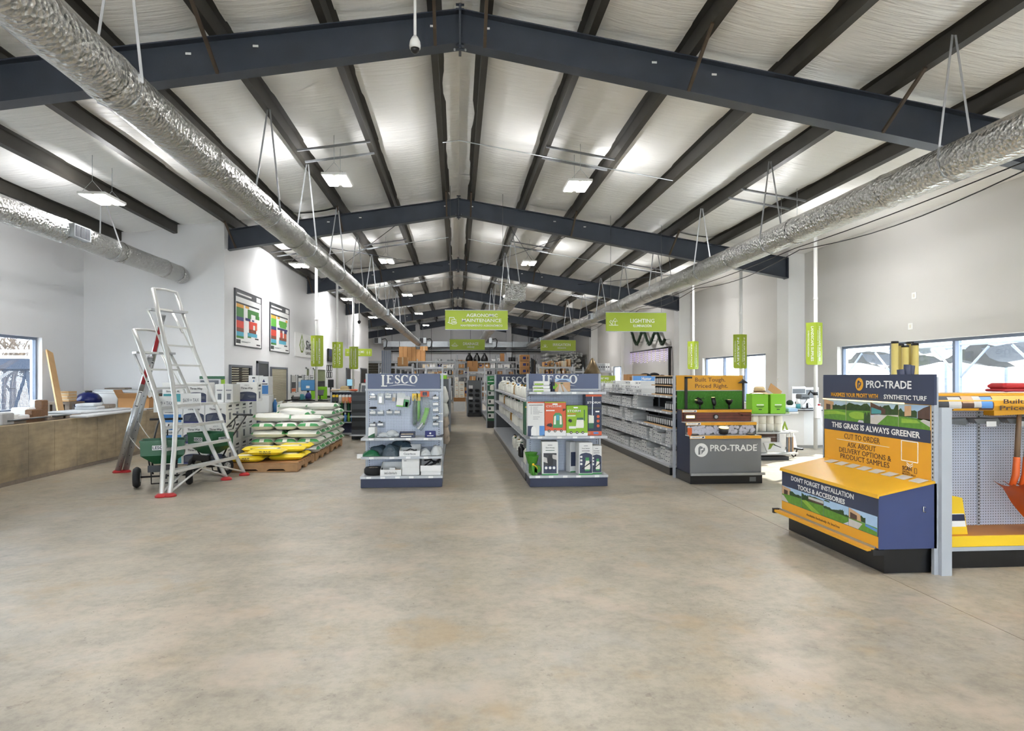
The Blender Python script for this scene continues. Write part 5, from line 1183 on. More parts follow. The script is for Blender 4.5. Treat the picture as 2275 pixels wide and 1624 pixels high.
part('tool_rail', MB().box(XA, XZ, 4.80, 4.82, 1.10, 1.14), 'lead_grey', t)
for k in range(6):
    a = 3.70+.27*k; part('rail_arm', MB().prism([(a, 1.135), (a+.2, 1.135), (a+.22, 1.10), (a+.2, 1.085), (a+.03, 1.10)], 4.72, 4.80, 'y'), 'lead_grey', t)
    if k: part('price_tag', MB().box(a+.1, a+.18, 4.712, 4.718, 1.075, 1.115), 'white', t)
    part('rail_bracket', MB().box(a+.02, a+.05, 4.80, 5.0, 1.11, 1.13), 'grey_paint', t)
t = thing('floor_sign_box', 'yellow slanted literature holder on the deck beside the end post', 'holder', (3.80, 4.70, .251))
part('holder', MB().prism([(-.05, 0), (.105, 0), (.06, .28), (-.05, .30)], 0, .05, 'y'), 'yellow', t); part('printed_card', MB().prism([(-.045, .06), (.088, .06), (.072, .16), (-.045, .16)], -.002, 0, 'y'), 'white', t); part('card_band', MB().prism([(-.045, .105), (.08, .105), (.073, .155), (-.045, .155)], -.0035, -.002, 'y'), 'navy', t)
def shovel(x, lab, sw):
    t = thing('shovel', lab, 'shovel', (x, 4.69, .12), 0, 'shovels hung on the tool rail')
    part('handle', MB().tube([(.03, 0, 1.06), (.02, 0, .9), (.01, 0, .7)], [.016, .019, .02], 10), 'wood_handle', t)
    part('socket', MB().tube([(.01, 0, .72), (.0, 0, .58), (-.03, -.0, .5)], [.023, .026, .022], 10), 'orange', t)
    m = MB(); m.grid(6, 6, lambda u, v: (-.055+.22*v+.02*math.sin(math.pi*u)-(.05 if v < .05 else 0), -.1*(2*u-1)*(1-.75*max(0, v-.55)/.45), .50-.33*v+.03*abs(2*u-1)**2*(1-v)))
    m.grid(6, 6, lambda u, v: (-.05+.22*v+.02*math.sin(math.pi*(1-u))-(.05 if v < .05 else 0), .1*(2*u-1)*(1-.75*max(0, v-.55)/.45), .495-.33*v+.03*abs(2*u-1)**2*(1-v)))
    part('blade', m, 'orange', t)
for k in range(5): shovel(4.29+.08*k, f'orange long-handled shovel, {ORD[k]} from the end post on the tool rail', k)
# goods on top
for k, (dx, h_, r) in enumerate(((0, .20, 6), (.05, .24, -3), (.09, .235, -7))):
    t = thing('rubber_grip_tool', f'{["leaning", "middle", "upright"][k]} grey and orange rubber grip tool standing on the gondola cap', 'tool', (3.68+dx, 5.12+.03*k, 1.321)); part('grip', MB().tube([(0, 0, .08), (0, 0, h_)], .028, 12), 'navy_print', t); part('collar', MB().tube([(0, 0, 0), (0, 0, .085)], .028, 12), 'mustard', t); t.rotation_euler[1] = R(-r)
t = thing('red_case', 'red rounded plastic case on the gondola cap', 'case', (4.72, 5.14, 1.331)); part('lid', MB().bbox(-.12, .2, 0, .2, .02, .075, .02), 'red', t); part('base', MB().bbox(-.13, .21, -.005, .205, 0, .025, .01), 'red_print', t)
rnd = random.Random(2)
for k, (px, tl) in enumerate(((1988, 0), (2000, 0), (2011, 0), (2022, 0), (2033, 0))):
    p = P(px, 800, 6.5+.09*(k % 2)); t = thing('poly_tube', f'tall yellowish clear tube with black cap, {ORD[k]} of five behind the turf header', 'tube', (p.x, p.y, 0), 0, 'clear tubes behind the header')
    part('tube', MB().tube([(0, 0, 0), (0, 0, 1.82-.02*(k % 3))], .034, 14), 'tube_clear', t); part('cap', MB().lathe([(.036, 0), (.037, .012), (.035, .024)], 14, (0, 0, 1.81-.02*(k % 3))), 'black', t); t.rotation_euler[1] = R(tl*.5)
# ================================================================ low tan counter and what lies on it
t = thing('low_counter', 'long low counter faced with stained tan panels along the window alcove', 'counter', (-6.0, 0, 0)); LC = t
yj = [PX(px, 980, -6.0).y for px in (62, 120, 170, 215, 256, 325)]
ys = [2.5, 3.9, 5.3, 6.7, 8.1, yj[0]]+yj[1:]+[14.35]
for a, b in zip(ys, ys[1:]): part('face_panel', MB().box(-.012, .008, a+.003, b-.003, .055, .80), 'tan_panel', t)
part('core', MB().box(-.75, -.012, 2.5, 14.35, .0, .795), 'stone_c', t)
part('base_strip', MB().box(-.01, .022, 2.5, 14.35, 0, .055), 'stone_c', t)
part('top_edge', MB().box(-.1, .012, 2.5, 14.35, .80, .812), 'cardboard_pale', t)
part('shelf_ledge', MB().box(-1.9, -.1, 2.5, 14.35, .70, .735), 'stone_c', t)
def on(px, py, X): return PX(px, py, X)
def slab(lab, px, X, z, dx, dy, h_, mt, rz_=0, cat='slab', nm='stone_slab'):
    p = PX(px, 900, X); return solo(nm, MB().bbox(-dx/2, dx/2, -dy/2, dy/2, 0, h_, min(.012, h_*.3)), mt, lab, cat, (X, p.y, z), rz_)
# brown edging stones laid along the counter top
for k, (px, L) in enumerate(((20, .42), (62, .42), (108, .5), (146, .5))):
    p = PX(px, 905, -6.13); solo('edging_stone', MB().bbox(-.13, .1, -L/2, L/2, 0, .05, .008), ['stone_c', 'walnut', 'stone_c', 'stone_c'][k], f'brown edging stone on the counter rim, {ORD[k]} from the picture edge', 'stone', (-6.13, p.y, .813))
for k, px in enumerate((30, 82, 130)):
    p = PX(px, 915, -6.05); solo('sample_clip', MB().bbox(-.03, .03, -.2, .2, 0, .012, .003), 'charcoal', f'dark flat sample strip on the counter rim, {ORD[k]} from the picture edge', 'sample', (-5.99+.0, p.y, .8135) if False else (-6.0, p.y, .864), 0)
for k, (px, X, dx, dy, h_, mt, lab) in enumerate(((12, -6.5, .22, .5, .12, 'white', 'white block sample stacked on the counter by the picture edge'), (35, -6.5, .25, .4, .1, 'white', 'white block sample beside the walnut blocks'), (52, -6.55, .25, .3, .2, 'white', 'taller white block sample behind the walnut blocks'))):
    slab(lab, px, X, .797, dx, dy*.62, h_, mt, 0, 'block', 'sample_block')
slab('low walnut wood block sample on the counter', 76, -6.4, .797, .12, .26, .17, 'walnut', 0, 'block', 'wood_block'); slab('tall walnut wood block sample on the counter', 92, -6.45, .797, .12, .15, .3, 'walnut', 0, 'block', 'wood_block')
slab('tall white block sample beside the tall walnut block', 84, -6.66, .797, .1, .16, .3, 'white', 0, 'block', 'sample_block')
slab('grey and cream brick sample at the picture edge', 1, -6.1, .813, .2, .25, .16, 'stone_a', 0, 'brick', 'paver_sample')
# concrete slabs
slab('large thin pale concrete slab overhanging the counter', 215, -6.25, .815, .75, 2.4, .04, 'stone_b', R(4)); slab('second thin concrete slab on top of the large one', 200, -6.35, .856, .6, 1.5, .035, 'stone_b', R(-3))
slab('stepped grey paver on the slabs, lower one', 205, -6.45, .892, .35, .55, .05, 'stone_b', R(8)); slab('stepped grey paver with dark end on the slabs, upper one', 236, -6.35, .892, .2, .35, .07, 'stone_c', R(8)); slab('flat paver lying over the lower paver', 198, -6.45, .943, .3, .4, .05, 'stone_b', R(10))
slab('pale stone strip further along the counter', 290, -6.2, .815, .3, .7, .03, 'stone_b')
# leaning lumber board
a = PX(107, 781, XL+.06); b_ = PZ(136, 922, .74)
b_ = PX(136, 915, -6.95); b_.z = .79
t = thing('lumber_board', 'long pale lumber board leaning against the window-side wall', 'board', b_)
part('board', MB().bar((0, 0, 0), a-b_+Vector((0.02, 0, 0)), .03, .14, (0, 1, 0)), 'lumber', t)
# wood plank stack and grey stools
p = PX(144, 900, -7.25)
for k in range(7): solo('wood_sample', MB().bbox(-.11, .11, -.14, .14, 0, .026, .003), ['lumber', 'cardboard_pale'][k % 2], f'wood plank sample, layer {["one", "two", "three", "four", "five", "six", "seven"][k]} of the stack behind the leaning board', 'plank', (p.x, p.y+.05, 1.0+k*.027), R(rnd.uniform(-4, 4)))
t = thing('sample_stand', 'grey weathered stool carrying the wood samples', 'stool', (p.x, p.y, .736)); part('top', MB().box(-.22, .22, -.24, .24, .22, .262), 'stone_c', t)
for sx in (-.17, .17):
    for sy in (-.19, .19): part('leg', MB().box(sx-.04, sx+.04, sy-.04, sy+.04, 0, .22), 'stone_c', t)
# kamado grill
p = PX(197, 900, -7.15); t = thing('kamado_grill', 'glossy dark blue dome grill behind the concrete slabs', 'grill', (p.x, p.y, .736))
t.scale = (.74, .74, .74); part('bowl', MB().lathe([(.12, 0), (.26, .08), (.32, .22), (.32, .27)], 28), 'grill_blue', t); part('band', MB().lathe([(.325, .262), (.33, .268), (.33, .3), (.325, .306)], 28), 'alu', t)
part('dome', MB().lathe([(.32, .305), (.3, .42), (.22, .52), (.12, .57), (.07, .575)], 28), 'grill_blue', t); part('top_vent', MB().lathe([(.08, .57), (.085, .605), (.06, .615)], 16), 'black', t)
# white drawer unit
p = PX(246, 880, -7.15); t = thing('drawer_unit', 'white two-drawer cabinet sample with half-moon pulls on the counter', 'cabinet', (p.x, p.y, .736))
t.scale = (1, 1, .76); part('carcass', MB().bbox(-.3, .3, -.36, .36, .1, .52, .01), 'white_gloss', t); part('plinth', MB().box(-.32, .32, -.4, .4, 0, .1), 'stone_b', t); part('top', MB().box(-.33, .33, -.39, .39, .52, .56), 'white', t); part('stone_strip', MB().box(-.2, .2, -.25, .3, .562, .61), 'stone_b', t); part('dark_strip', MB().box(-.15, .25, .05, .35, .612, .65), 'stone_c', t)
for yy in (-.18, .18):
    d = part('drawer', MB().bbox(.3, .315, yy-.165, yy+.165, .14, .5, .004), 'white_gloss', t); part('pull', MB().lathe([(.0, 0), (.05, .0), (.055, .012), (.03, .03), (0, .034)], 12, (.315, yy, .34), 'x'), 'alu_dull', d)
# second white unit and open carton
p = PX(318, 880, -6.55); t = thing('drawer_unit', 'white slab-topped cabinet sample behind the tripod ladders', 'cabinet', (-6.45, 14.14, .797)); t.scale = (.85, 1, .7); part('carcass', MB().bbox(-.3, .3, -.34, .34, 0, .5, .01), 'white_gloss', t); part('top', MB().box(-.35, .35, -.4, .4, .5, .56), 'stone_b', t); part('dark_door', MB().box(.3, .31, .02, .32, .05, .45), 'charcoal', t)
def open_carton(lab, x, y, z, w_, d_, h_, rz_, mt='cardboard', inner='cardboard_dark'):
    t = thing('open_carton', lab, 'carton', (x, y, z), rz_)
    m = MB().box(-w_/2, w_/2, -d_/2, d_/2, 0, .006)
    part('front_side', MB().box(-w_/2, w_/2, -d_/2, -d_/2+.006, 0, h_), mt, t); part('rear_side', MB().box(-w_/2, w_/2, d_/2-.006, d_/2, 0, h_), inner, t)
    part('end_side', MB().box(-w_/2, -w_/2+.006, -d_/2, d_/2, 0, h_), mt, t); part('end_side', MB().box(w_/2-.006, w_/2, -d_/2, d_/2, 0, h_), mt, t); part('bottom', m, inner, t)
    part('flap', MB().bar((0, d_/2, h_), (0, d_/2+.08, h_+.16), w_, .004, (0, 1, 0)), mt, t); part('flap', MB().bar((-w_/2, 0, h_), (-w_/2-.14, 0, h_+.1), d_, .004, (1, 0, 0)), mt, t); part('flap', MB().bar((0, -d_/2, h_), (0, -d_/2-.1, h_+.06), w_, .004, (0, 1, 0)), mt, t)
    return t
p = PX(300, 890, -6.5); open_carton('open brown cardboard carton with flaps up on the counter', -6.22, 13.3, .857, .4, .55, .19, R(96), 'cardboard')
# ================================================================ tripod ladders
def ladder(lab, fl_px, fr_px, pole_px, tl_px, tr_px, plat, rails_l, rails_r, steps, ttop, price, sheet):
    BL, BR, BP = PZ(*fl_px), PZ(*fr_px), PZ(*pole_px)
    mid = (BL+BR)/2
    # climbing plane leans from the foot line towards the pole
    top_xy = mid.lerp(BP, .42)
    d = ray(*tl_px); s = ((top_xy-O).x*SN+(top_xy-O).y*CS)/(d.x*SN+d.y*CS); T = O+d*s
    e = (BR-BL); n = e.cross(T-BL).normalized()
    q = lambda px, py: PP(px, py, BL, n)-mid
    t = thing('tripod_ladder', lab, 'ladder', mid)
    Lp = [BL-mid+Vector((0, 0, .02))]+[q(*p_) for p_ in rails_l]; Rp = [BR-mid+Vector((0, 0, .02))]+[q(*p_) for p_ in rails_r]
    part('side_rail', MB().tube(Lp, .03, 10), 'ladder_alu', t); part('side_rail', MB().tube(Rp, .028, 10), 'ladder_alu', t)
    def at(poly, z):
        for a, b in zip(poly, poly[1:]):
            if a.z <= z <= b.z or b.z <= z <= a.z:
                f = (z-a.z)/(b.z-a.z) if abs(b.z-a.z) > 1e-6 else 0; return a.lerp(b, f)
        return poly[-1]
    ztop = min(Lp[-1].z, Rp[-1].z)
    for k, z in enumerate(steps):
        a, b = at(Lp, z), at(Rp, z); w_ = .075 if z < 1.25 else .03
        part('step', MB().bar(a, b, w_, .035 if z < 1.25 else .025), 'ladder_alu', t)
    # top hand rail
    a, b = Lp[-1], Rp[-1]; part('hand_rail', MB().tube([a, a.lerp(b, .5)+Vector((.0, 0, .015)), b], .017, 8), 'ladder_alu', t)
    # platform and its bracing
    pz = steps[-1]; a, b = at(Lp, pz), at(Rp, pz); back = (BP-mid).normalized()*.26
    part('platform', MB().bar((a+b)/2+back*.5, (a+b)/2, (b-a).length*.96, .03), 'alu_dull', t)
    for c in (a, b): part('platform_brace', MB().tube([c+back, c+Vector((0, 0, -.3))], .014, 6), 'ladder_alu', t)
    for z0 in (pz-.55,):
        for c, pl in ((a, Lp), (b, Rp)): part('platform_brace', MB().tube([c+back*.9, at(pl, z0-.3)], .01, 6), 'ladder_alu', t)
    # pole
    ap = (a+b)/2+back*.7+Vector((0, 0, -.05)); foot = BP-mid+Vector((0, 0, .02))
    po = part('tripod_pole', MB().tube([foot, foot.lerp(ap, .62)], .044, 14).tube([foot.lerp(ap, .6), ap], .036, 12), 'alu_dull', t)
    dv = (ap-foot).normalized(); sd = Vector((1, -.45, 0)).normalized()*.0
    cam_dir = -(foot+mid).normalized(); cam_dir.z = 0; cam_dir.normalize(); side = cam_dir.cross(dv).normalized()
    def decal(nm, f0, f1, w_, mt, off=.0375):
        c0, c1 = foot.lerp(ap, f0), foot.lerp(ap, f1)
        part(nm, MB().bar(c0+cam_dir*off, c1+cam_dir*off, w_, .006, cam_dir), mt, po)
    decal('warning_sticker', .77, .93, .05, 'red_print'); decal('brand_plate', .575, .71, .06, 'white', .043); decal('brand_plate_ring', .58, .705, .045, 'ink', .045); decal('brand_plate_face', .587, .698, .034, 'white', .047)
    for k in range(9): part('pin_hole', MB().ball(foot.lerp(ap, .05+.055*k)+cam_dir*.041, .008, .008, .01, 6, 4), 'black', po)
    # splayed base struts and feet
    for c in (Lp[0], Rp[0]):
        part('base_strut', MB().tube([c+Vector((0, 0, .03)), at(Lp if c is Lp[0] else Rp, .28).lerp(at(Rp if c is Lp[0] else Lp, .28), .5)], .014, 6), 'ladder_alu', t)
    for c in (Lp[0], Rp[0], foot):
        f_ = Vector((c.x, c.y, 0)); part('rubber_foot', MB().lathe([(.075, 0), (.075, .02), (.05, .04), (.035, .045)], 14, f_), 'red', t)
    # chain to the pole
    a, b = foot.lerp(ap, .33), at(Lp, .78).lerp(at(Rp, .78), .12); m = MB()
    for k in range(26):
        f0 = k/26; f1 = (k+1)/26; g = lambda f: a.lerp(b, f)-Vector((0, 0, .28*math.sin(math.pi*f)))
        m.bar(g(f0), g(f1), .012 if k % 2 else .005, .005 if k % 2 else .012)
    ch = part('safety_chain', m, 'ladder_alu', t); ch['kind'] = 'stuff'
    # hand-written price sheet taped on
    c = PP(sheet[0], sheet[1], BL-n*.04*(1 if n.y < 0 else -1), n)-mid
    s_ = part('price_sheet', MB().box(-.13, .13, -.002, 0, -.11, .11), 'white', t, loc=c, rot=(0, 0, R(25)))
    text(price, s_, (0, -.006, .01), .05, 'ink_grey', '-y', .2)
    return t
ladder('shorter white tripod ladder with $599 sheet, nearer the low counter', (359, 1104), (503, 1066), (262, 1050), (297, 731), (350, 737), None,
       [(365, 1000), (362, 940), (345, 870), (325, 810), (310, 765), (297, 732)], [(473, 1000), (447, 940), (422, 880), (395, 820), (372, 775), (351, 737)], (.26, .52, .78, 1.04, 1.3, 1.56, 1.80), None, '$599 + TAX', (365, 898))
ladder('tall white tripod ladder with $639 sheet, foremost of the two', (377, 1103), (543, 1056), (279, 1049), (340, 640), (390, 648), None,
       [(387, 1000), (391, 920), (383, 850), (372, 790), (357, 720), (340, 641)], [(513, 990), (486, 915), (460, 850), (432, 780), (412, 715), (391, 649)], (.27, .53, .80, 1.07, 1.34, 1.62, 1.90, 2.18, 2.42), None, '$639 + TAX', (424, 891))
# ================================================================ spreaders
def spreader(lab, loc, rz_):
    t = thing('push_spreader', lab, 'spreader', loc, rz_)
    # hopper: rectangular tub tapering down.  local: x across wheels, -y towards handle
    m = MB(); a = [(-.3, -.22, .72), (.3, -.22, .72), (.3, .22, .72), (-.3, .22, .72)]; b = [(-.295, -.215, .5), (.295, -.215, .5), (.295, .215, .5), (-.295, .215, .5)]; c = [(-.12, -.08, .36), (.12, -.08, .36), (.12, .08, .36), (-.12, .08, .36)]
    m.add(a+b+c, [(i, (i+1) % 4, 4+(i+1) % 4, 4+i) for i in range(4)]+[(4+i, 4+(i+1) % 4, 8+(i+1) % 4, 8+i) for i in range(4)]+[(8, 9, 10, 11)])
    ai = [(x*.96, y*.94, z) for x, y, z in a]; bi = [(x*.95, y*.93, z+.01) for x, y, z in b]
    m.add(a+ai+bi, [(i, 4+i, 4+(i+1) % 4, (i+1) % 4) for i in range(4)]+[(4+i, 8+i, 8+(i+1) % 4, 4+(i+1) % 4) for i in range(4)]+[(8, 9, 10, 11)])
    h = part('hopper', m, 'hopper', t)
    part('hopper_rim', MB().box(-.31, .31, -.23, -.215, .7, .73).box(-.31, .31, .215, .23, .7, .73).box(-.31, -.295, -.23, .23, .7, .73).box(.295, .31, -.23, .23, .7, .73), 'hopper', h)
    pl = part('name_plate', MB().box(-.14, .06, -.225, -.21, .585, .655), 'white', h); text('LESCO', pl, (-.04, -.229, .62), .045, 'navy', '-y', .16, bold=.04)
    pl = part('name_plate', MB().box(.29, .302, -.09, .09, .6, .66), 'white', h); text('LESCO', pl, (.306, 0, .63), .04, 'navy', '+x', .14, bold=.04)
    for s in (-1, 1):
        w_ = part('wheel', MB().lathe([(.06, -.045), (.13, -.05), (.155, -.02), (.16, 0), (.155, .02), (.13, .05), (.06, .045)], 26, (s*.36, 0, .16), 'x'), 'rubber', t)
        part('hub', MB().lathe([(.07, -.05), (.072, .05)], 16, (s*.36, 0, .16), 'x'), 'alu_dull', w_)
        m = MB()
        for k in range(6): m.bar((s*.36+s*.052, 0, .16), (s*.36+s*.052, .062*math.cos(k*1.047), .16+.062*math.sin(k*1.047)), .014, .006, (1, 0, 0))
        part('spoke', m, 'white', w_)
        part('frame_leg', MB().tube([(s*.2, -.15, .5), (s*.18, -.05, .3), (s*.14, 0, .2)], .013, 7), 'black', t)
        part('handle_bar', MB().tube([(s*.16, .12, .3), (s*.17, .3, .62), (s*.12, .62, .92), (s*.1, .7, 1.0)], .014, 8), 'black', t)
    part('axle', MB().tube([(-.36, 0, .16), (.36, 0, .16)], .014, 8), 'black', t); part('gear_box', MB().box(-.05, .05, -.05, .05, .12, .22), 'black', t)
    part('impeller', MB().lathe([(.13, .27), (.13, .278)], 18), 'black', t); part('shaft', MB().tube([(0, 0, .2), (0, 0, .36)], .01, 6), 'black', t)
    part('handle_grip', MB().tube([(-.24, .7, 1.0), (.24, .7, 1.0)], .019, 8), 'black', t); part('stand', MB().tube([(-.18, .12, .3), (-.18, .2, .02), (.18, .2, .02), (.18, .12, .3)], .012, 7), 'black', t)
    t.scale = (.86, .86, .86)
    part('deflector', MB().box(-.2, .2, -.2, -.16, .25, .35), 'black', t); part('control_lever', MB().tube([(.03, .45, .75), (.03, .5, .86), (.05, .47, .93)], .01, 6), 'black', t)
    return t
wl, wr = PZ(324, 1081), PZ(398, 1081)
pc = (wl+wr)/2
spreader('green tub spreader with rubber wheels standing under the ladders, foremost', (pc.x+.0, pc.y+.03, 0), R(20))
pc2 = PZ(438, 1060); spreader('second green tub spreader tucked behind the ladders', (pc2.x+.08, pc2.y+.3, 0), R(-30))
# ================================================================ herbicide cartons
CM = {}
def case_meshes():
    w_, d_, h_ = .345, .36, .336
    CM['body'] = MB().bbox(-w_/2, w_/2, 0, d_, 0, h_, .005).mesh('case_body', 'carton_white')
    m = MB(); n = 10
    m.prism([(-w_*.47, .02), (w_*.47, .02), (w_*.47, .13)]+[(w_*.47*math.cos(math.pi*k/n), .13+.045*math.sin(math.pi*k/n)) for k in range(1, n)]+[(-w_*.47, .13)], -.003, .001, 'y'); CM['arch'] = m.mesh('arch_print', 'navy_print')
    CM['band'] = MB().box(-w_*.47, w_*.47, -.0035, .0, .008, .03).mesh('band_print', 'poster_blue')
    CM['sidemark'] = MB().box(w_/2-.001, w_/2+.0015, d_*.35, d_*.6, .05, .17).box(w_/2-.001, w_/2+.0015, d_*.22, d_*.75, .21, .225).mesh('side_print', 'ink_grey')
    CM['hand'] = MB().prism([(d_*.3, .262), (d_*.7, .262), (d_*.7, .30), (d_*.3, .29)], w_/2-.001, w_/2+.002, 'x').mesh('hand_hole', 'ink')
    m = MB()
    for k in range(4): m.box(-.14, -.14+.1-.012*k, -.0045, -.003, .12-.022*k, .13-.022*k)
    m.box(.02, .14, -.0045, -.003, .09, .1).box(.05, .14, -.0045, -.003, .07, .078); CM['small'] = m.mesh('small_print', 'ink_grey')
    # blue / teal variant
    for c in ('teal', 'blue'):
        m = MB(); m.box(-w_*.44, w_*.44, -.003, .001, .02, .15); CM['panel_'+c] = m.mesh('panel_print', c)
        m = MB(); m.prism([(-.05, .23), (.05, .23), (0, .31)], -.003, .001, 'y'); CM['tri_'+c] = m.mesh('triangle_print', c)
case_meshes()
def case(lab, x, y, z, kind='arch', rz_=0, group='white herbicide cases', side=True):
    t = thing('herbicide_case', lab, 'carton', (x, y, z), rz_, group); part('body', CM['body'], None, t)
    if kind == 'arch':
        for nm in ('arch', 'band', 'small'): part({'arch': 'arch_print', 'band': 'band_print', 'small': 'small_print'}[nm], CM[nm], None, t)
        text('Three-Way', t, (0, -.004, .235), .034, 'ink', '-y', .2, bold=.03); text('LESCO', t, (0, -.004, .287), .022, 'ink_grey', '-y', .08)
    elif kind in ('teal', 'blue'):
        part('panel_print', CM['panel_'+kind], None, t); part('triangle_print', CM['tri_'+kind], None, t); text('Simazine 4L', t, (0, -.004, .19), .03, 'ink', '-y', .22, bold=.03)
    if side: part('side_print', CM['sidemark'], None, t); part('hand_hole', CM['hand'], None, t)
    return t
RW = ['bottom', 'second', 'third', 'top']
CO = ['front', 'second', 'third', 'rear']
xr = -3.995
for r in range(3):
    z = .012+r*.338
    for d in range(4):
        case(f'white carton with handle hole, {CO[d]} in the {RW[r]} row of the big stack', xr, 11.2+d*.365, z, 'arch' if d == 0 else 'none', group='cases of the big stack')
    for c in (1,): case(f'white carton with navy arch, second from the aisle in the {RW[r]} row', xr-.35*c, 11.2, z, 'arch', group='cases of the big stack', side=False)
    case(f'{["teal", "blue", "blue"][r]} triangle carton at the counter end of the {RW[r]} row', xr-.70, 11.2, z, ['teal', 'blue', 'blue'][r], group='cases of the big stack', side=False)
z = .012+3*.338
case('teal triangle carton on top of the big case stack', xr-.70, 11.25, z, 'teal', group='cases of the big stack', side=False)
case('white arch carton on top of the big stack, behind the $639 sheet', xr-.35, 11.3, z, 'arch', group='cases of the big stack', side=False)
for k in range(2):
    t = thing('narrow_case', f'{["left", "right"][k]} of two white cartons turned end-on atop the big stack'.replace('left of', 'first of').replace('right of', 'second of'), 'carton', (xr+.03+.15*k-.02, 11.35, z), R(0)); part('body', MB().bbox(-.07, .07, 0, .36, 0, .31, .004), 'white' if k == 0 else 'fit_white', t); part('end_print', MB().box(-.03, .03, -.002, 0, .05, .15).box(-.045, .045, -.002, 0, .2, .215), 'ink_grey', t)
case('white arch carton standing alone at the aisle end atop the big stack', xr+.33, 11.75, z-.0, 'arch', R(3), group='cases of the big stack')
# second stack behind the bag pallets
for r in range(2):
    for k in range(3):
        for d in range(2): case(f'white carton, {ORD[k]} along the {["front", "rear"][d]} of the {RW[r]} row beside the seed bags', -4.30+.365*k, 14.35+.365*d, .012+r*.338, 'arch' if r == 1 and d == 0 else 'none', group='cases beside the seed bags', side=k == 2)
def plain_case(lab, x, y, z, w_, d_, h_, arts=(), mt='carton_white', rz_=0): return carton('plain_case', lab, 'carton', x, y, z, w_, d_, h_, mt, rz_, arts)
pp = P(583, 900, 14.5); plain_case('plain white case with narrow handle slot beside the white jugs', pp.x, 14.36, .69, .36, .34, .37, [('hand_hole', 'r', 'ink', .3, .6, .78, .83)])
pp = P(582, 850, 14.9)
t = plain_case('white and blue carton with open lid above the cases', P(571, 850, 15.0).x, 14.76, 1.07, .22, .35, .42, [('blue_panel', 'r', 'blue', .03, .97, .03, .5), ('name_print', 'r', 'ink', .1, .9, .57, .62), ('hand_hole', 'r', 'ink', .35, .65, .84, .9), ('triangle', 'p', 'blue', [(.4, .66), (.6, .66), (.5, .78)])])
t2 = plain_case('white and blue carton beside the open one above the cases', P(588, 850, 15.0).x+.05, 14.76, 1.07, .2, .35, .40, [('blue_panel', 'r', 'blue', .03, .97, .03, .5), ('name_print', 'r', 'ink', .1, .9, .55, .6), ('triangle', 'p', 'poster_blue', [(.35, .68), (.65, .68), (.5, .85)])])
plain_case('stack support case under the blue cartons', P(580, 850, 15.0).x, 14.76, .69, .5, .3, .378)
open_carton('small open brown carton behind the big case stack', P(556, 860, 13.4).x-.1, 13.3, 1.03, .2, .25, .1, R(10))
plain_case('white case under the small open brown carton', P(553, 860, 13.3).x-.1, 13.2, .69, .34, .36, .338); plain_case('lower white case under the small open brown carton', P(553, 860, 13.3).x-.1, 13.2, .012, .34, .36, .67)
for k, px in enumerate((621, 641)):
    pp = P(px, 900, 14.6); jug('big', 'jug_white', 'white', f'{["first", "second"][k]} large white refill jug standing on the cases by the seed bags', pp.x+.05, 14.5, .69, R(0), 'refill jugs')
pp = P(608, 900, 14.7); t = thing('spray_bottle', 'slim blue bottle beside the white jugs', 'bottle', (pp.x+.04, 14.66, .69)); part('bottle', MB().lathe([(.04, 0), (.045, .2), (.02, .25), (.02, .27)], 12), 'blue', t); part('cap', MB().lathe([(.024, .27), (.024, .3)], 10), 'white', t)
# ================================================================ pallets and bags
def pallet(lab, x0, y0, w_=1.06, l_=1.2, plain=False):
    t = thing('pallet', lab, 'pallet', (x0, y0, 0))
    for yy in (0, l_*.5-.02, l_-.04): pass
    for xx in (0, w_/2-.02, w_-.04):
        part('stringer', MB().prism([(0, .02), (0, .12), (l_, .12), (l_, .02), (l_*.8, .02), (l_*.78, .06), (l_*.6, .06), (l_*.58, .02), (l_*.42, .02), (l_*.4, .06), (l_*.22, .06), (l_*.2, .02)], xx, xx+.04, 'x'), 'pallet_wood', t)
    for k in range(8): part('deck_board', MB().box(0, w_, l_*k/8+.01, l_*k/8+.12, .12, .138), 'pallet_wood', t)
    for k in (0, 3.5, 7): part('bottom_board', MB().box(0, w_, l_*k/8+.01, l_*k/8+.12, .002, .02), 'pallet_wood', t)
    part('lead_board', MB().prism([(0, .02), (w_*.18, .02), (w_*.22, .05), (w_*.42, .05), (w_*.46, .02), (w_*.56, .02), (w_*.6, .05), (w_*.8, .05), (w_*.84, .02), (w_, .02), (w_, .12), (0, .12)], -.012, 0, 'y'), 'pallet_wood', t)
    return t
pallet('wooden pallet in front with yellow bags and bare cardboard top', -3.5, 10.24); pallet('wooden pallet under the nearer stack of white seed bags', -3.5, 11.52); pallet('wooden pallet under the taller rear stack of white seed bags', -3.5, 12.95)
solo('slip_sheet', MB().box(-3.48, -2.46, 10.26, 11.42, .139, .144), 'cardboard', 'brown cardboard sheet covering the front pallet', 'sheet')
BM = {}
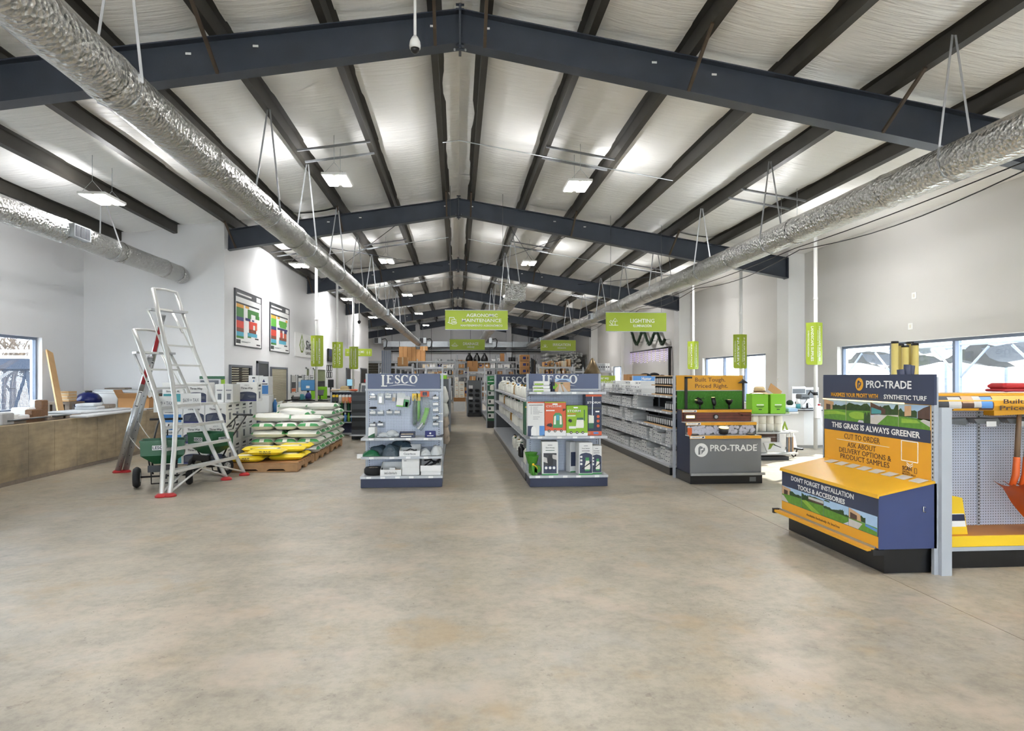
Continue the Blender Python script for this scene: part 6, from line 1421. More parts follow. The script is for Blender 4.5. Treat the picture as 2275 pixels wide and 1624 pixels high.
def bag_mesh(L, Wd, T, mats, kind):
    key = (L, Wd, T, kind)
    if key in BM: return BM[key]
    m = MB(); rnd = random.Random(len(BM)); nu, nv = 14, 10
    def f(u, v, top):
        a, b = 2*u-1, 2*v-1
        ax, bx = math.copysign(min(1, abs(a)), a), b
        k = (max(0, 1-abs(a)**5)*max(0, 1-abs(b)**4))**.42
        wob = .93+.06*math.sin(6*u+kind_ph)*math.sin(5*v+1)
        return (L/2*a*(1-.03*abs(b)**3), Wd/2*b*(1-.04*abs(a)**3), T/2+(T/2*k*wob if top else -T/2*k))
    kind_ph = rnd.random()*6
    b0 = len(m.f)
    m.grid(nu, nv, lambda u, v: f(u, v, True)); nt = len(m.f); m.grid(nu, nv, lambda u, v: f(1-u, v, False))
    for i in range(len(m.f)):
        j = i if i < nt else i-nt; u = (j % nu)/nu; v = (j//nu)/nv
        mi = 0
        if kind.startswith('w'):
            if i < nt and (u < .02 or .9 < u < .93) and abs(v-.45) > .06: mi = 1
            if .26 < u < .7 and .25 < v < .7 and i < nt: mi = 2
        else:
            if .2 < u < .72 and .2 < v < .8 and i < nt: mi = 2
            if i >= nt: mi = 3 if v > .3 else 0
            if .72 < u < .8 and i < nt and .3 < v < .7: mi = 3
        m.m[i] = mi
    BM[key] = m.mesh('bag', mats); return BM[key]
WM = ['bag_white', 'bag_green', 'bag_pale']; YM = ['bag_yellow', 'bag_yellow', 'bag_pale', 'bag_blue']
def bag(lab, x, y, z, rz_, L, Wd, T, kind, group, tilt=(0, 0), printed=False):
    o = solo('seed_bag' if kind.startswith('w') else 'fertilizer_bag', bag_mesh(L, Wd, T, WM if kind.startswith('w') else YM, kind), None, lab, 'bag', (x, y, z), 0, group)
    o.rotation_euler = (R(tilt[0]), R(tilt[1]), rz_)
    if printed:
        e = -L/2*.99
        text('LESCO', o, (e-.006 if False else -L/2*.975, 0, T*.5), T*.26, 'ink_grey', '-x', Wd*.5) if False else None
    return o
LY = ['bottom layer', 'second layer', 'third layer', 'fourth layer', 'fifth layer', 'sixth layer', 'top layer']
def stack(x0, y0, w_, l_, n, nm, T=.135):
    for k in range(n):
        z = .1395+k*T*.985
        if k % 2:  # three bags end-on to the aisle front
            for r in range(2):
                for c in range(3):
                    bag(f'white seed bag, {ORD[c]} across the {["front", "rear"][r]} half, {LY[k]} of the {nm} stack', x0+w_*(c+.5)/3, y0+l_*(r+.5)/2, z, R(90), l_/2*.995, w_/3*.99, T, 'w%d' % (c % 2), f'white seed bags of the {nm} stack')
        else:
            for r in range(3):
                for c in range(2):
                    bag(f'white seed bag lying sideways, row {["one", "two", "three"][r]} {["window", "aisle"][c]} side, {LY[k]} of the {nm} stack', x0+w_*(c+.5)/2, y0+l_*(r+.5)/3, z, R(0 if c else 180), w_/2*.995, l_/3*.99, T, 'wb%d' % (r % 2), f'white seed bags of the {nm} stack')
stack(-3.54, 11.5, 1.16, 1.28, 4, 'nearer'); stack(-3.54, 12.92, 1.16, 1.26, 5, 'rear')
zt = .142+4*.135*.985
bag('loose white seed bag lying askew atop the nearer stack, foremost', -3.24, 11.8, zt+.008, R(14), .66, .42, .14, 'wc', 'loose white seed bags', (0, 2)); bag('loose white seed bag sliding off the rear stack onto the nearer one', -3.0, 12.5, zt+.05, R(-14), .6, .4, .13, 'wd', 'loose white seed bags', (6, 5)); bag('loose white seed bag flat on the nearer stack beside the aisle', -2.66, 11.85, zt+.004, R(8), .6, .42, .11, 'wc', 'loose white seed bags')
zt = .142+5*.135*.985
bag('loose white seed bag on the window side atop the rear stack', -3.2, 13.3, zt, R(6), .66, .46, .14, 'wc', 'loose white seed bags'); bag('loose white seed bag on the aisle side atop the rear stack', -2.66, 13.28, zt, R(-4), .62, .46, .14, 'wd', 'loose white seed bags')
YB_ = [(-3.24, 10.46, .146, 2), (-2.95, 10.47, .248, -3), (-3.24, 10.86, .146, -2), (-2.70, 10.66, .146, 3), (-2.70, 11.05, .146, -2), (-2.70, 11.28+.02, .248, 0), (-3.16, 10.87, .248, -4), (-2.72, 10.88, .25, 4), (-3.24, 11.26, .146, 2)]
for k, (x, y, z, a) in enumerate(YB_):
    o = bag(f'yellow fertiliser bag on the front pallet, {["foremost by the ladders", "foremost at the middle", "second row by the ladders", "second row middle", "aisle edge near", "aisle edge far", "upper near", "upper far", "upper rear by the case stack"][k]}', x, y, z, R(a), .52, .385, .1, 'y%d' % (k % 3), 'yellow fertiliser bags')
    if k in (0, 1, 6): text('THRIVE', o, (-.02 if k != 1 else .02, -.188, .05), .035, 'navy', '-y', .18, bold=.05)
# ================================================================ posters and signs on the partition
def poster(lab, y0, y1, z0, z1, k):
    t = thing('wall_poster', lab, 'poster', (XP, (y0+y1)/2, z0)); w_ = y1-y0; h_ = z1-z0; a = -w_/2
    part('backing', MB().box(.002, .02, a, -a, 0, h_), 'white', t)
    part('frame', MB().box(.002, .03, a-.02, a, -.02, h_+.02).box(.002, .03, -a, -a+.02, -.02, h_+.02).box(.002, .03, a, -a, -.02, 0).box(.002, .03, a, -a, h_, h_+.02), 'charcoal', t)
    lv = [0]
    def r(u0, u1, v0, v1, mt, nm='printed_block'):
        lv[0] += 1; part(nm, MB().box(.0202, .0206+.00015*lv[0], a+w_*u0, a+w_*u1, h_*v0, h_*v1), mt, t)
    r(0, 1, .88, 1, 'charcoal', 'title_band'); r(.8, .98, .895, .985, 'white', 'title_logo'); r(.06, .6, .925, .955, 'white', 'title_print')
    r(.03, .92, .755, .785, 'ink', 'column_header')
    for c, (u0, u1) in enumerate(((.04, .3),)):
        for v0, v1, mt in ((.69, .755, 'mustard'), (.52, .69, 'poster_green' if k else 'poster_green2'), (.45, .52, 'poster_blue'), (.32, .45, 'poster_red'), (.25, .32, 'poster_brown'), (.17, .25, 'poster_cyan'), (.13, .17, 'poster_green2')): r(u0, u1, v0, v1, mt)
    if k == 0: B = [(.36, .5, .71, .755, 'mustard'), (.45, .9, .62, .7, 'poster_green2'), (.45, .58, .53, .62, 'poster_green2'), (.76, .92, .55, .62, 'poster_green2'), (.36, .55, .48, .53, 'poster_blue'), (.62, .7, .49, .52, 'poster_blue'), (.5, .82, .42, .48, 'poster_red'), (.5, .66, .33, .42, 'poster_red'), (.74, .82, .33, .42, 'orange_box'), (.5, .78, .26, .33, 'poster_brown'), (.45, .82, .19, .26, 'poster_cyan'), (.45, .58, .165, .19, 'poster_green2'), (.74, .88, .15, .175, 'ink')]
    else: B = [(.36, .48, .71, .755, 'mustard'), (.8, .9, .68, .73, 'mustard'), (.44, .86, .58, .68, 'poster_green'), (.48, .82, .53, .58, 'poster_green'), (.36, .9, .475, .52, 'poster_blue'), (.5, .62, .42, .475, 'poster_brown'), (.72, .86, .42, .475, 'poster_blue'), (.5, .64, .31, .42, 'poster_red'), (.7, .84, .31, .42, 'orange_box'), (.46, .84, .25, .31, 'poster_brown'), (.44, .82, .17, .25, 'poster_cyan'), (.72, .88, .13, .155, 'ink')]
    for b in B: r(*b)
    r(.03, .18, .035, .105, 'charcoal', 'corner_logo'); r(.22, .55, .075, .082, 'ink_grey', 'fine_print'); r(.22, .45, .06, .066, 'ink_grey', 'fine_print'); r(.8, .95, .035, .06, 'ink', 'corner_name')
poster('larger turf calendar poster with coloured blocks, nearer the alcove corner', 15.28, 17.24, 2.19, 3.46, 0)
poster('second turf calendar poster with coloured blocks, further along the wall', 18.05, 20.03, 2.17, 3.46, 1)
t = thing('company_sign', 'large white company sign with green drop emblem on the office partition', 'sign', (XP, 0, 0))
part('panel', MB().box(.002, .03, 20.75, 25.3, 2.1, 2.86), 'white', t)
def yz(pts, mt, d, nm='emblem'): part(nm, MB().prism(pts, .03, .03+d, 'x'), mt, t)
yz([(21.5, 2.24), (21.72, 2.24), (21.95, 2.47), (21.61, 2.84), (21.27, 2.47)], 'sign_green_dark', .003); yz([(21.53, 2.31), (21.69, 2.31), (21.84, 2.47), (21.61, 2.73), (21.38, 2.47)], 'white', .006); yz([(21.58, 2.33), (21.66, 2.33), (21.66, 2.64), (21.54, 2.58), (21.58, 2.56)], 'sign_green_dark', .009)
text('SiteOne', t, (XP*0+.036, 23.4, 2.5), .3, 'ink', '+x', 2.5, bold=.03); text('LANDSCAPE SUPPLY', t, (.036, 23.45, 2.24), .1, 'ink', '+x', 2.6)
# small framed pictures and notices along the partition
for k, (px0, px1, py0, py1, mt) in enumerate(((646, 656, 834, 871, 'poster_cyan'), (661, 670, 834, 869, 'sky_print'), (675, 684, 834, 843, 'paving_print'), (688, 696, 834, 843, 'ink_grey'))):
    a, b = PX(px0, py0, XP), PX(px1, py1, XP); t = thing('notice_panel', ['tall notice panel with orange foot beside the second office window', 'tall pale blue notice panel with dark heading', 'small pale notice above the blue monitor', 'small grey notice beside the narrow office window'][k], 'notice', (XP, (a.y+b.y)/2, b.z)); h_ = PX(px0, py0, XP).z-b.z; w_ = (b.y-a.y)/2
    part('panel', MB().box(.002, .02, -w_, w_, 0, h_), 'white' if k else 'paving_print', t); part('printed_block', MB().box(.02, .022, -w_*.85, w_*.85, h_*.25, h_*.6), mt if k else 'charcoal', t); part('printed_block', MB().box(.02, .022, -w_*.85, w_*.85, h_*.04, h_*.22) if k == 0 else MB().box(.02, .022, -w_*.85, w_*.85, h_*.84, h_*.97), 'orange' if k == 0 else 'charcoal', t); part('frame', MB().box(.0, .026, -w_-.02, -w_, -.02, h_+.02).box(.0, .026, w_, w_+.02, -.02, h_+.02), 'lead_grey', t)
for r_ in range(2):
    for c in range(3):
        a = PX(727+4.2*c, 813+15*r_, XP); t = thing('framed_certificate', f'thin black framed certificate, {ORD[c]} in the {["upper", "lower"][r_]} row on the partition', 'picture frame', (XP, a.y, a.z-.2), group='certificates on the partition')
        part('frame', MB().box(.002, .02, -.14, -.11, -.0, .24).box(.002, .02, .11, .14, 0, .24).box(.002, .02, -.11, .11, 0, .03).box(.002, .02, -.11, .11, .21, .24), 'black', t); part('paper', MB().box(.002, .008, -.11, .11, .03, .21), 'white', t)
a = PX(735, 790, XP); t = thing('wall_screen', 'black wall screen half hidden by a green pole sign', 'screen', (XP, a.y, a.z)); part('case', MB().box(.02, .08, -.8, .9, -.25, .25), 'black', t); part('display', MB().box(.08, .084, -.7, -.3, -.05, .2), 'poster_blue', t); part('bracket', MB().box(0, .02, -.2, .2, -.1, .1), 'charcoal', t)
a = P(476, 848, YA); t = thing('chart_board', 'narrow green topped plant chart on the alcove wall above the cases', 'chart', (a.x, YA, a.z)); part('board', MB().box(-.3, .23, -.02, 0, -.25, .12), 'stone_b', t); part('heading', MB().box(-.3, .23, -.024, -.02, .06, .12), 'hopper', t); part('side_note', MB().box(.15, .23, -.024, -.02, -.24, .05), 'green_box', t); part('figure_row', MB().box(-.28, .1, -.024, -.02, -.06, .03), 'ink_grey', t)
# ================================================================ hanging aisle signs
def aisle(lab, px0, px1, py0, py1, Y, lines, icon, group='green aisle signs', wires=True):
    a, b = P(px0, py0, Y), P(px1, py1, Y); w_ = b.x-a.x; h_ = a.z-P(px0, py1, Y).z
    t = thing('aisle_sign', lab, 'sign', ((a.x+b.x)/2, Y, a.z-h_), group=group)
    p_ = part('panel', MB().box(-w_/2, w_/2, -.015, .015, .012, h_-.012), 'sign_green', t)
    for z in (0, h_-.014): part('rail', MB().box(-w_/2-.006, w_/2+.006, -.02, .02, z, z+.014), 'grey_paint', t)
    for tx, uc, vc, hh, ww in lines: text(tx, p_, ((uc-.5)*w_, -.018, vc*h_), hh*h_, 'white', '-y', ww*w_, bold=.008)
    def ic(pts, lw=.012):
        m = MB(); stroke(m, [((u-.5)*w_, v*h_) for u, v in pts], lw, -.0175); part('icon', m, 'white', p_)
    for pts in icon: ic(pts)
    if wires:
        for s in (-1, 1):
            x = (a.x+b.x)/2+s*w_*.42; part('hanging_wire', MB().tube([(s*w_*.42, 0, h_), (s*w_*.42, 0, rz(x)-(a.z-h_)+.17)], .004, 4), 'lead_grey', t)
    return t
aisle('green aisle sign reading agronomic maintenance, the largest hanging sign', 989, 1128, 688, 733, 14.35, [('AGRONOMIC', .59, .72, .17, .5), ('MAINTENANCE', .58, .47, .17, .63), ('MANTENIMIENTO AGRONÓMICO', .58, .22, .1, .67)], [[(.04, .36), (.06, .36)], [(.06, .34), (.07, .62), (.14, .62), (.15, .52)], [(.06, .34), (.11, .32)], [(.105, .5), (.17, .52), (.175, .3), (.11, .28), (.105, .5)], [(.12, .42), (.16, .42), (.16, .36), (.12, .36)], [(.175, .36), (.19, .36)]])
aisle('green aisle sign reading lighting, beside the pier', 1346, 1480, 693, 737, 14.5, [('LIGHTING', .6, .55, .2, .4), ('ILUMINACIÓN', .6, .3, .13, .3)], [[(.05, .33), (.2, .33)], [(.15, .33), (.15, .55)], [(.11, .53), (.15, .68), (.19, .53), (.11, .53)], [(.06, .5), (.08, .58), (.115, .45), (.09, .39), (.06, .5)], [(.1, .4), (.1, .33)]])
aisle('green aisle sign reading drainage, hung further down the middle aisle', 999, 1077, 753, 778, 25.6, [('DRAINAGE', .6, .56, .26, .44), ('DRENAJE', .6, .28, .14, .2)], [[(.04, .42), (.25, .42)], [(.08, .34), (.09, .5), (.15, .6), (.2, .5), (.21, .34), (.08, .34)], [(.15, .6), (.15, .7)]])
aisle('green aisle sign reading irrigation, hung before the far racks', 1201, 1279, 755, 780, 25.6, [('IRRIGATION', .6, .56, .24, .5), ('IRRIGACIÓN', .6, .28, .13, .24)], [[(.05, .36), (.2, .36)], [(.125, .36), (.125, .62)], [(.125, .42), (.08, .56)], [(.125, .42), (.17, .56)], [(.1, .4), (.15, .4)]])
aisle('green restrooms sign with arrow and two figures, partly behind a pole sign', 767, 826, 774, 792, 27.5, [('RESTROOMS', .46, .55, .3, .5), ('BAÑOS', .46, .28, .15, .2)], [[(.06, .5), (.16, .5)], [(.1, .6), (.06, .5), (.1, .4)], [(.83, .25), (.83, .7)], [(.92, .25), (.92, .7)], [(.8, .48), (.86, .48)], [(.89, .48), (.95, .48)]])
def pole_sign(lab, px, py0, py1, z0, z1, words, left=True, base=.8, group='green pole signs'):
    zc = F*(z1-z0)/(py1-py0); u = (px-CX)/F; Y = zc*CS-u*zc*SN; X = u*zc*CS+zc*SN
    t = thing('pole_sign', lab, 'sign', (X, Y, 0), group=group)
    po = part('pole', MB().tube([(0, 0, base), (0, 0, rz(X)+.15)], .038, 12), 'white', t); part('pole_joint', MB().tube([(0, 0, 3.0), (0, 0, 3.05)], .044, 12), 'white', po)
    w_ = .2
    for s, nm, mt in ((-1, words[0], 'sign_green'), (1, words[1], 'sign_green')):
        # wing turned back from the pole
        an = R(-38 if s < 0 else 32); c, sn_ = math.cos(an), math.sin(an)
        r_ = .05; pr = [(0, z1), (w_, z1), (w_, z0+r_)]+[(w_-r_+r_*math.cos(q), z0+r_-r_*math.sin(q)) for q in (.4, .8, 1.2)]+[(w_-r_, z0), (0, z0)]
        m = MB(); m.prism([(s*u_, v_) for u_, v_ in pr], -.01, .01, 'y'); wg = part('wing', m, mt, t, loc=(0, -.045, 0), rot=(0, 0, an if s > 0 else -an*-1))
        o1 = text(nm[0], wg, (s*w_*.42, -.013, (z0+z1)/2), .05, 'white', rot=(R(90), R(90), 0), w=(z1-z0)*.82, bold=.02)
        o2 = text(nm[1], wg, (s*w_*.42-.07, -.013, (z0+z1)/2), .03, 'white', rot=(R(90), R(90), 0), w=(z1-z0)*.62)
    return t, X, Y
LS, HS, NU, IR, AG, RT = ('LANDSCAPE SUPPLIES', 'SUMINISTROS DE JARDINERÍA'), ('HARDSCAPE SUPPLIES', 'PAVERS Y PIEDRAS'), ('NURSERY', 'VIVERO DE PLANTAS'), ('IRRIGATION', 'IRRIGACIÓN'), ('AGRONOMICS SUPPLIES', 'SUMINISTROS AGRONÓMICOS'), ('RETAIL', 'VENTA MINORISTA')
_, PX1, PY1 = pole_sign('green pole sign reading hardscape supplies, nearest the long window', 1812, 718, 812, 1.70, 2.55, (LS, HS), base=.0)
_, PX2, PY2 = pole_sign('green pole sign reading nursery, before the second window', 1646, 744, 820, 1.66, 2.5, (NU, NU))
pole_sign('green pole sign reading landscape supplies, farthest on the window side', 1541, 758, 820, 1.69, 2.54, (IR, LS), base=.0)
_, PX4, PY4 = pole_sign('green pole sign reading agronomics supplies, before the company sign', 703, 745, 814, 1.74, 2.59, (AG, AG))
pole_sign('green pole sign reading retail, before the wall screen', 749, 760, 818, 1.74, 2.58, (RT, RT)); pole_sign('green pole sign reading hardscape supplies on the ladder side, before the restroom sign', 785, 770, 820, 1.75, 2.6, (HS, HS))
# small green / blue headers over far gondolas
t = thing('header_sign', 'green header reading your way increased profit, half behind the blue display header', 'sign', P(1343, 844, 15.8)); part('panel', MB().box(-.55, .27, 0, .02, -.105, .105), 'sign_green', t); text('your way', t, (-.02, -.004, .045), .07, 'white', '-y', .26, 'CENTER', .02); text('increased profit', t, (-.03, -.004, -.05), .07, 'white', '-y', .5, 'CENTER', .02)
for s in (-.5, .24): part('post', MB().box(s-.015, s+.015, .021, .05, 1.222-1.39, .1), 'grey_paint', t)
t = thing('header_sign', 'small sky-blue header reading hunter above the controller boxes'.replace('hunter', 'in white'), 'sign', P(1436, 841.5, 14.2)); part('panel', MB().box(-.3, .3, 0, .02, -.065, .065), 'hunter_blue', t); text('Hunter', t, (0, -.004, 0), .07, 'white', '-y', .22, 'CENTER', .04); part('frame', MB().box(-.32, -.3, -.005, .03, -.18, .07).box(.3, .32, -.005, .03, -.18, .07), 'grey_paint', t); part('lower_panel', MB().box(-.3, .3, .005, .02, -.18, -.066), 'white', t)
for s in (-.13, .15): part('controller_picture', MB().lathe([(.045, -.006), (.045, .006)], 14, (s, .004, -.12), 'y'), 'lead_grey', t)
for s in (-.27, -.08): part('post', MB().box(s-.012, s+.012, .021, .05, 1.222-1.415, .06), 'grey_paint', t)
# ================================================================ checkout desks on the ladder side
def desk(lab, x, y, w_, d_, h_, rz_=0, front='white', top='black'):
    t = thing('service_counter', lab, 'counter', (x, y, 0), rz_)
    part('front_panel', MB().box(-w_/2, w_/2, 0, .03, .06, h_-.03), front, t); part('side_panel', MB().box(-w_/2, -w_/2+.03, .03, d_, .06, h_-.03), front, t); part('side_panel', MB().box(w_/2-.03, w_/2, .03, d_, .06, h_-.03), front, t)
    part('toe_kick', MB().box(-w_/2+.03, w_/2-.03, .04, d_-.03, 0, .06), 'charcoal', t); part('worktop', MB().box(-w_/2-.05, w_/2+.05, -.06, d_+.02, h_-.03, h_), top, t)
    return t
t = desk('white service counter with dark top behind the seed bags', -4.25, 18.9, 1.1, .8, .80); part('cable_grommet', MB().lathe([(.06, -.01), (.06, .01)], 14, (.25, 0, .5), 'y'), 'black', t)
desk('further white service counter along the partition', -4.1, 22.3, 1.3, .8, .80); desk('last white service counter before the far doors', -3.9, 26.0, 1.6, .8, .82)
def mon(lab, px, py, Y, w_, h_, mt, base, rz_=0, stand='charcoal'):
    p = P(px, py, Y); t = thing('monitor', lab, 'monitor', (p.x, Y, base), rz_); zc_ = p.z-base
    part('screen_case', MB().bbox(-w_/2, w_/2, 0, .04, zc_-h_/2, zc_+h_/2, .008), 'charcoal', t); part('display', MB().box(-w_/2+.012, w_/2-.012, -.004, 0, zc_-h_/2+.015, zc_+h_/2-.012), mt, t)
    part('neck', MB().box(-.025, .025, .03, .06, .01, zc_), stand, t); part('foot', MB().bbox(-.12, .12, -.06, .14, 0, .015, .004), stand, t)
    return t
t = mon('blue-screened monitor on the service counter', 684, 856, 19.2, .40, .32, 'screen_blue', .80); part('screen_logo', MB().box(-.05, .05, -.006, -.004, .33, .40), 'white', t)
mon('black monitor seen from behind with grey emblem', 735, 852, 22.6, .19, .27, 'ink', .80, R(15)); mon('pale blue monitor at the last counter', 779, 850, 26.2, .3, .28, 'screen_pale', .82)
def lump(name, lab, cat, p, parts):
    t = thing(name, lab, cat, p)
    for nm, mb, mt in parts: part(nm, mb, mt, t)
    return t
lump('sanitizer_bottle', 'clear hand sanitizer bottle with teal liquid on the service counter', 'bottle', (P(671, 880, 19.0).x, 19.0, .8), [('bottle', MB().bbox(-.05, .05, -.04, .04, 0, .17, .015), 'teal'), ('pump', MB().tube([(0, 0, .17), (0, 0, .23), (-.04, 0, .23)], .015, 8), 'white')])
lump('sanitizer_bottle', 'small clear bottle beside the teal sanitizer', 'bottle', (P(678, 880, 19.0).x, 19.05, .8), [('bottle', MB().bbox(-.035, .035, -.03, .03, 0, .12, .012), 'poster_cyan'), ('cap', MB().lathe([(.02, .12), (.02, .15)], 8), 'white')])
lump('office_phone', 'dark desk phone beside the bottles on the service counter', 'phone', (P(655, 880, 19.0).x, 19.0, .8), [('base', MB().prism([(-.0, 0), (.2, 0), (.2, .09), (.0, .03)], -.1, .1, 'x'), 'black'), ('handset', MB().tube([(-.09, .02, .06), (-.09, .1, .09), (-.09, .18, .11)], .022, 8), 'black')])
lump('safety_helmet', 'dark blue cap and gear on the service counter', 'cap', (P(686, 880, 19.0).x, 18.95, .8), [('crown', MB().ball((0, 0, .09), .09, .1, .13), 'poster_blue'), ('brim', MB().bbox(-.09, .09, -.14, 0, .02, .035, .01), 'charcoal')])
lump('card_terminal', 'black card terminal on a stem at the counter edge', 'terminal', (P(711, 885, 19.1).x, 19.1, .8), [('stem', MB().tube([(0, 0, 0), (0, 0, .15)], .02, 8), 'black'), ('head', MB().bar((0, -.06, .13), (0, .08, .27), .2, .03, (0, 1, 0)), 'black'), ('base', MB().lathe([(.08, 0), (.06, .015)], 14), 'black')])
lump('office_chair', 'lime green mesh-backed office chair behind the counters', 'chair', (P(705, 870, 20.6).x, 20.6, 0), [('backrest', MB().grid(6, 6, lambda u, v: ((u-.5)*.5, .25+.05*math.sin(math.pi*u), .6+.55*v)), 'lime_box'), ('seat', MB().bbox(-.25, .25, -.25, .25, .4, .48, .02), 'charcoal'), ('gas_column', MB().tube([(0, 0, .08), (0, 0, .4)], .03, 8), 'black'), ('star_base', MB().bar((-.3, 0, .06), (.3, 0, .06), .05).bar((0, -.3, .06), (0, .3, .06), .05), 'black')])
lump('picture_board', 'white picture board leaning on the last counter', 'board', (P(809, 855, 26.2).x, 26.1, .82), [('board', MB().bar((0, 0, 0), (.03, .06, .38), .26, .015, (0, 1, 0)), 'white'), ('photo', MB().bar((.003, -.012, .04), (.02, .03, .3), .2, .005, (0, 1, 0)), 'ink_grey')])
lump('picture_board', 'grey picture board behind the white one on the last counter', 'board', (P(801, 855, 26.2).x, 26.35, .82), [('board', MB().bar((0, 0, 0), (.03, .06, .36), .22, .015, (0, 1, 0)), 'lead_grey')])
lump('price_header', 'red topped price card at the end of the last counter', 'card', (P(814, 842, 26.2).x, 26.5, .82), [('post', MB().tube([(0, 0, 0), (0, 0, .5)], .012, 6), 'galv'), ('card', MB().box(-.13, .13, -.01, .01, .42, .54), 'red')])
# open tool box behind the counter corner, storage trolley
lump('dark_bin', 'black storage bin standing beside the service counter', 'bin', (P(722, 925, 18.4).x, 18.4, 0), [('bin', MB().bbox(-.28, .28, -.2, .3, 0, .5, .02), 'black'), ('lid', MB().bbox(-.3, .3, -.22, .32, .5, .54, .015), 'white')])
# glove rack
xa, xb = P(736, 960, 16.4).x, P(789, 960, 16.4).x
t = thing('glove_rack', 'grey wire-sided rack of gloves and bottles standing in the aisle', 'rack', ((xa+xb)/2, 16.4, 0)); w_ = (xb-xa)/2
for sx in (-1, 1):
    for yy in (0, .55): part('upright', MB().box(sx*w_-.02, sx*w_+.02, yy-.02, yy+.02, 0, 1.10), 'grey_paint', t)
for z in (.06, .34, .62): part('shelf', MB().box(-w_, w_, 0, .55, z-.02, z), 'shelf_grey', t)
part('back_panel', MB().box(-w_, w_, .27, .29, .06, 1.08), 'navy', t); part('side_panel', MB().box(-w_-.005, -w_+.01, 0, .55, .3, 1.08), 'black', t); part('top_shelf', MB().box(-w_-.02, w_+.02, -.02, .57, 1.08, 1.10), 'shelf_grey', t)
gx = (xa+xb)/2
for k in range(7):
    mt = ['charcoal', 'charcoal', 'paving_print', 'skin_glove', 'skin_glove', 'orange_box', 'red'][k]; x = gx-w_*.75+k*w_*.27
    t = thing('work_glove', f'{["dark", "dark", "pale", "tan", "tan", "orange", "red"][k]} work gloves hung on the rack, {ORD[k]} along the bar', 'glove', (x, 16.33, .98), 0, 'gloves on the rack'); t.scale = (.74, .74, .9); m = MB(); m.bbox(-.05, .05, -.015, .015, -.14, 0, .01)
    part('palm', m, mt, t); part('cuff', MB().bbox(-.045, .045, -.017, .017, -.03, .04, .008), 'yellow' if k < 2 else 'white', t); part('hook', MB().tube([(0, .05+.2, .05), (0, -.03, .05)], .004, 5), 'galv', t)
    for q in range(4): part('finger', MB().tube([(-.036+.024*q, 0, -.13), (-.036+.024*q, 0, -.2+.015*abs(q-1.5))], .011, 6), mt, t)
for r_, z in ((0, .62), (1, .34), (2, .06)):
    for k in range(6 if r_ < 2 else 0):
        t = thing('spray_can', f'{["lime topped", "white"][k % 2]} bottle, {ORD[k]} on the {["upper", "lower"][r_]} shelf of the glove rack', 'bottle', (gx-w_*.75+k*w_*.29, 16.5, z+.002), 0, 'bottles on the glove rack'); part('bottle', MB().lathe([(.034, 0), (.036, .15), (.02, .19)], 10), ['hopper', 'paving_print'][k % 2] if r_ == 0 else ['lawn_pale', 'hunter_blue'][k % 2], t); part('cap', MB().lathe([(.025, .185), (.022, .23)], 8), ['lime_tube', 'white'][k % 2], t)
lump('sun_hat', 'straw hat lying on top of the glove rack', 'hat', (gx, 16.6, 1.101), [('brim', MB().lathe([(.2, .02), (.21, .03), (.12, .05), (.1, .05)], 18), 'straw'), ('crown', MB().lathe([(.11, .04), (.1, .11), (.06, .13), (0, .13)], 18), 'straw')])
for k in range(2): lump('folded_shirt', ['folded pale cloth at the end of the glove rack top', 'folded rosy cloth at the other end of the glove rack top'][k], 'cloth', (gx-w_*.8+k*w_*1.55, 16.6, 1.101), [('cloth', MB().bbox(-.1, .1, -.1, .1, 0, .05, .02), ['beige_fabric', 'orange_box'][k])])
# holiday figure by the rack
p = PZ(807, 966); lump('holiday_figure', 'red and white holiday figure with striped legs and red boots beside the glove rack', 'figure', (p.x, p.y, 0), [('boots', MB().ball((-.05, -.04, .05), .05, .09, .05).ball((.07, -.04, .05), .05, .09, .05), 'red'), ('legs', MB().tube([(-.05, 0, .08), (-.04, 0, .45)], .035, 8).tube([(.06, 0, .08), (.05, 0, .45)], .035, 8), 'white'), ('coat', MB().lathe([(.16, .42), (.15, .55), (.1, .72), (.06, .76)], 14), 'red'), ('head', MB().ball((0, 0, .8), .06, .06, .07), 'beige_fabric'), ('hat', MB().lathe([(.07, .82), (.05, .92), (.0, .98)], 12), 'black'), ('trim', MB().lathe([(.165, .41), (.165, .46)], 14), 'white')])
# slat shelf between rack and first display
x = P(811, 960, 15.2).x; t = thing('dark_slat_shelf', 'dark slatted shelf unit half hidden behind the first end display', 'shelving', (x, 15.2, 0)); part('slat_back', MB().box(-.35, .6, .3, .32, 0, 1.1), 'black', t)
for z in (.1, .3, .5, .7, .9): part('slat', MB().box(-.35, .6, .28, .3, z, z+.12), 'charcoal', t)
for z in (.12, .55): part('shelf', MB().box(-.35, .6, 0, .3, z-.02, z), 'shelf_grey', t)
# ================================================================ window side: slat gondola and counter
xl, xr_ = 4.95, P(1756, 1015, 10.95).x
t = thing('slat_gondola', 'pale metal slat-back shelf unit carrying lime green boxes', 'shelving', ((xl+xr_)/2, 10.95, 0)); w_ = (xr_-xl)/2
for sx in (-1, 1):
    u = part('upright', MB().box(sx*w_-.025, sx*w_+.025, .42, .48, 0, .86 if sx > 0 else 1.3), 'grey_paint', t); slots(u, sx*w_, .42, .1, .84)
for k in range(8): part('slat', MB().box(-w_, w_, .44, .46, .1+k*.09, .18+k*.09), 'house_dark', t)
for z in (.12, .49, .81): part('shelf', MB().box(-w_, w_, 0, .44, z-.025, z), 'shelf_grey', t)
part('base', MB().box(-w_, w_, .05, .44, 0, .06), 'charcoal', t)
for k, z in enumerate((.12, .5, .84)): part('side_shelf', MB().box(w_+.03, w_+.2, .1, .6, z-.03, z), 'white', t)
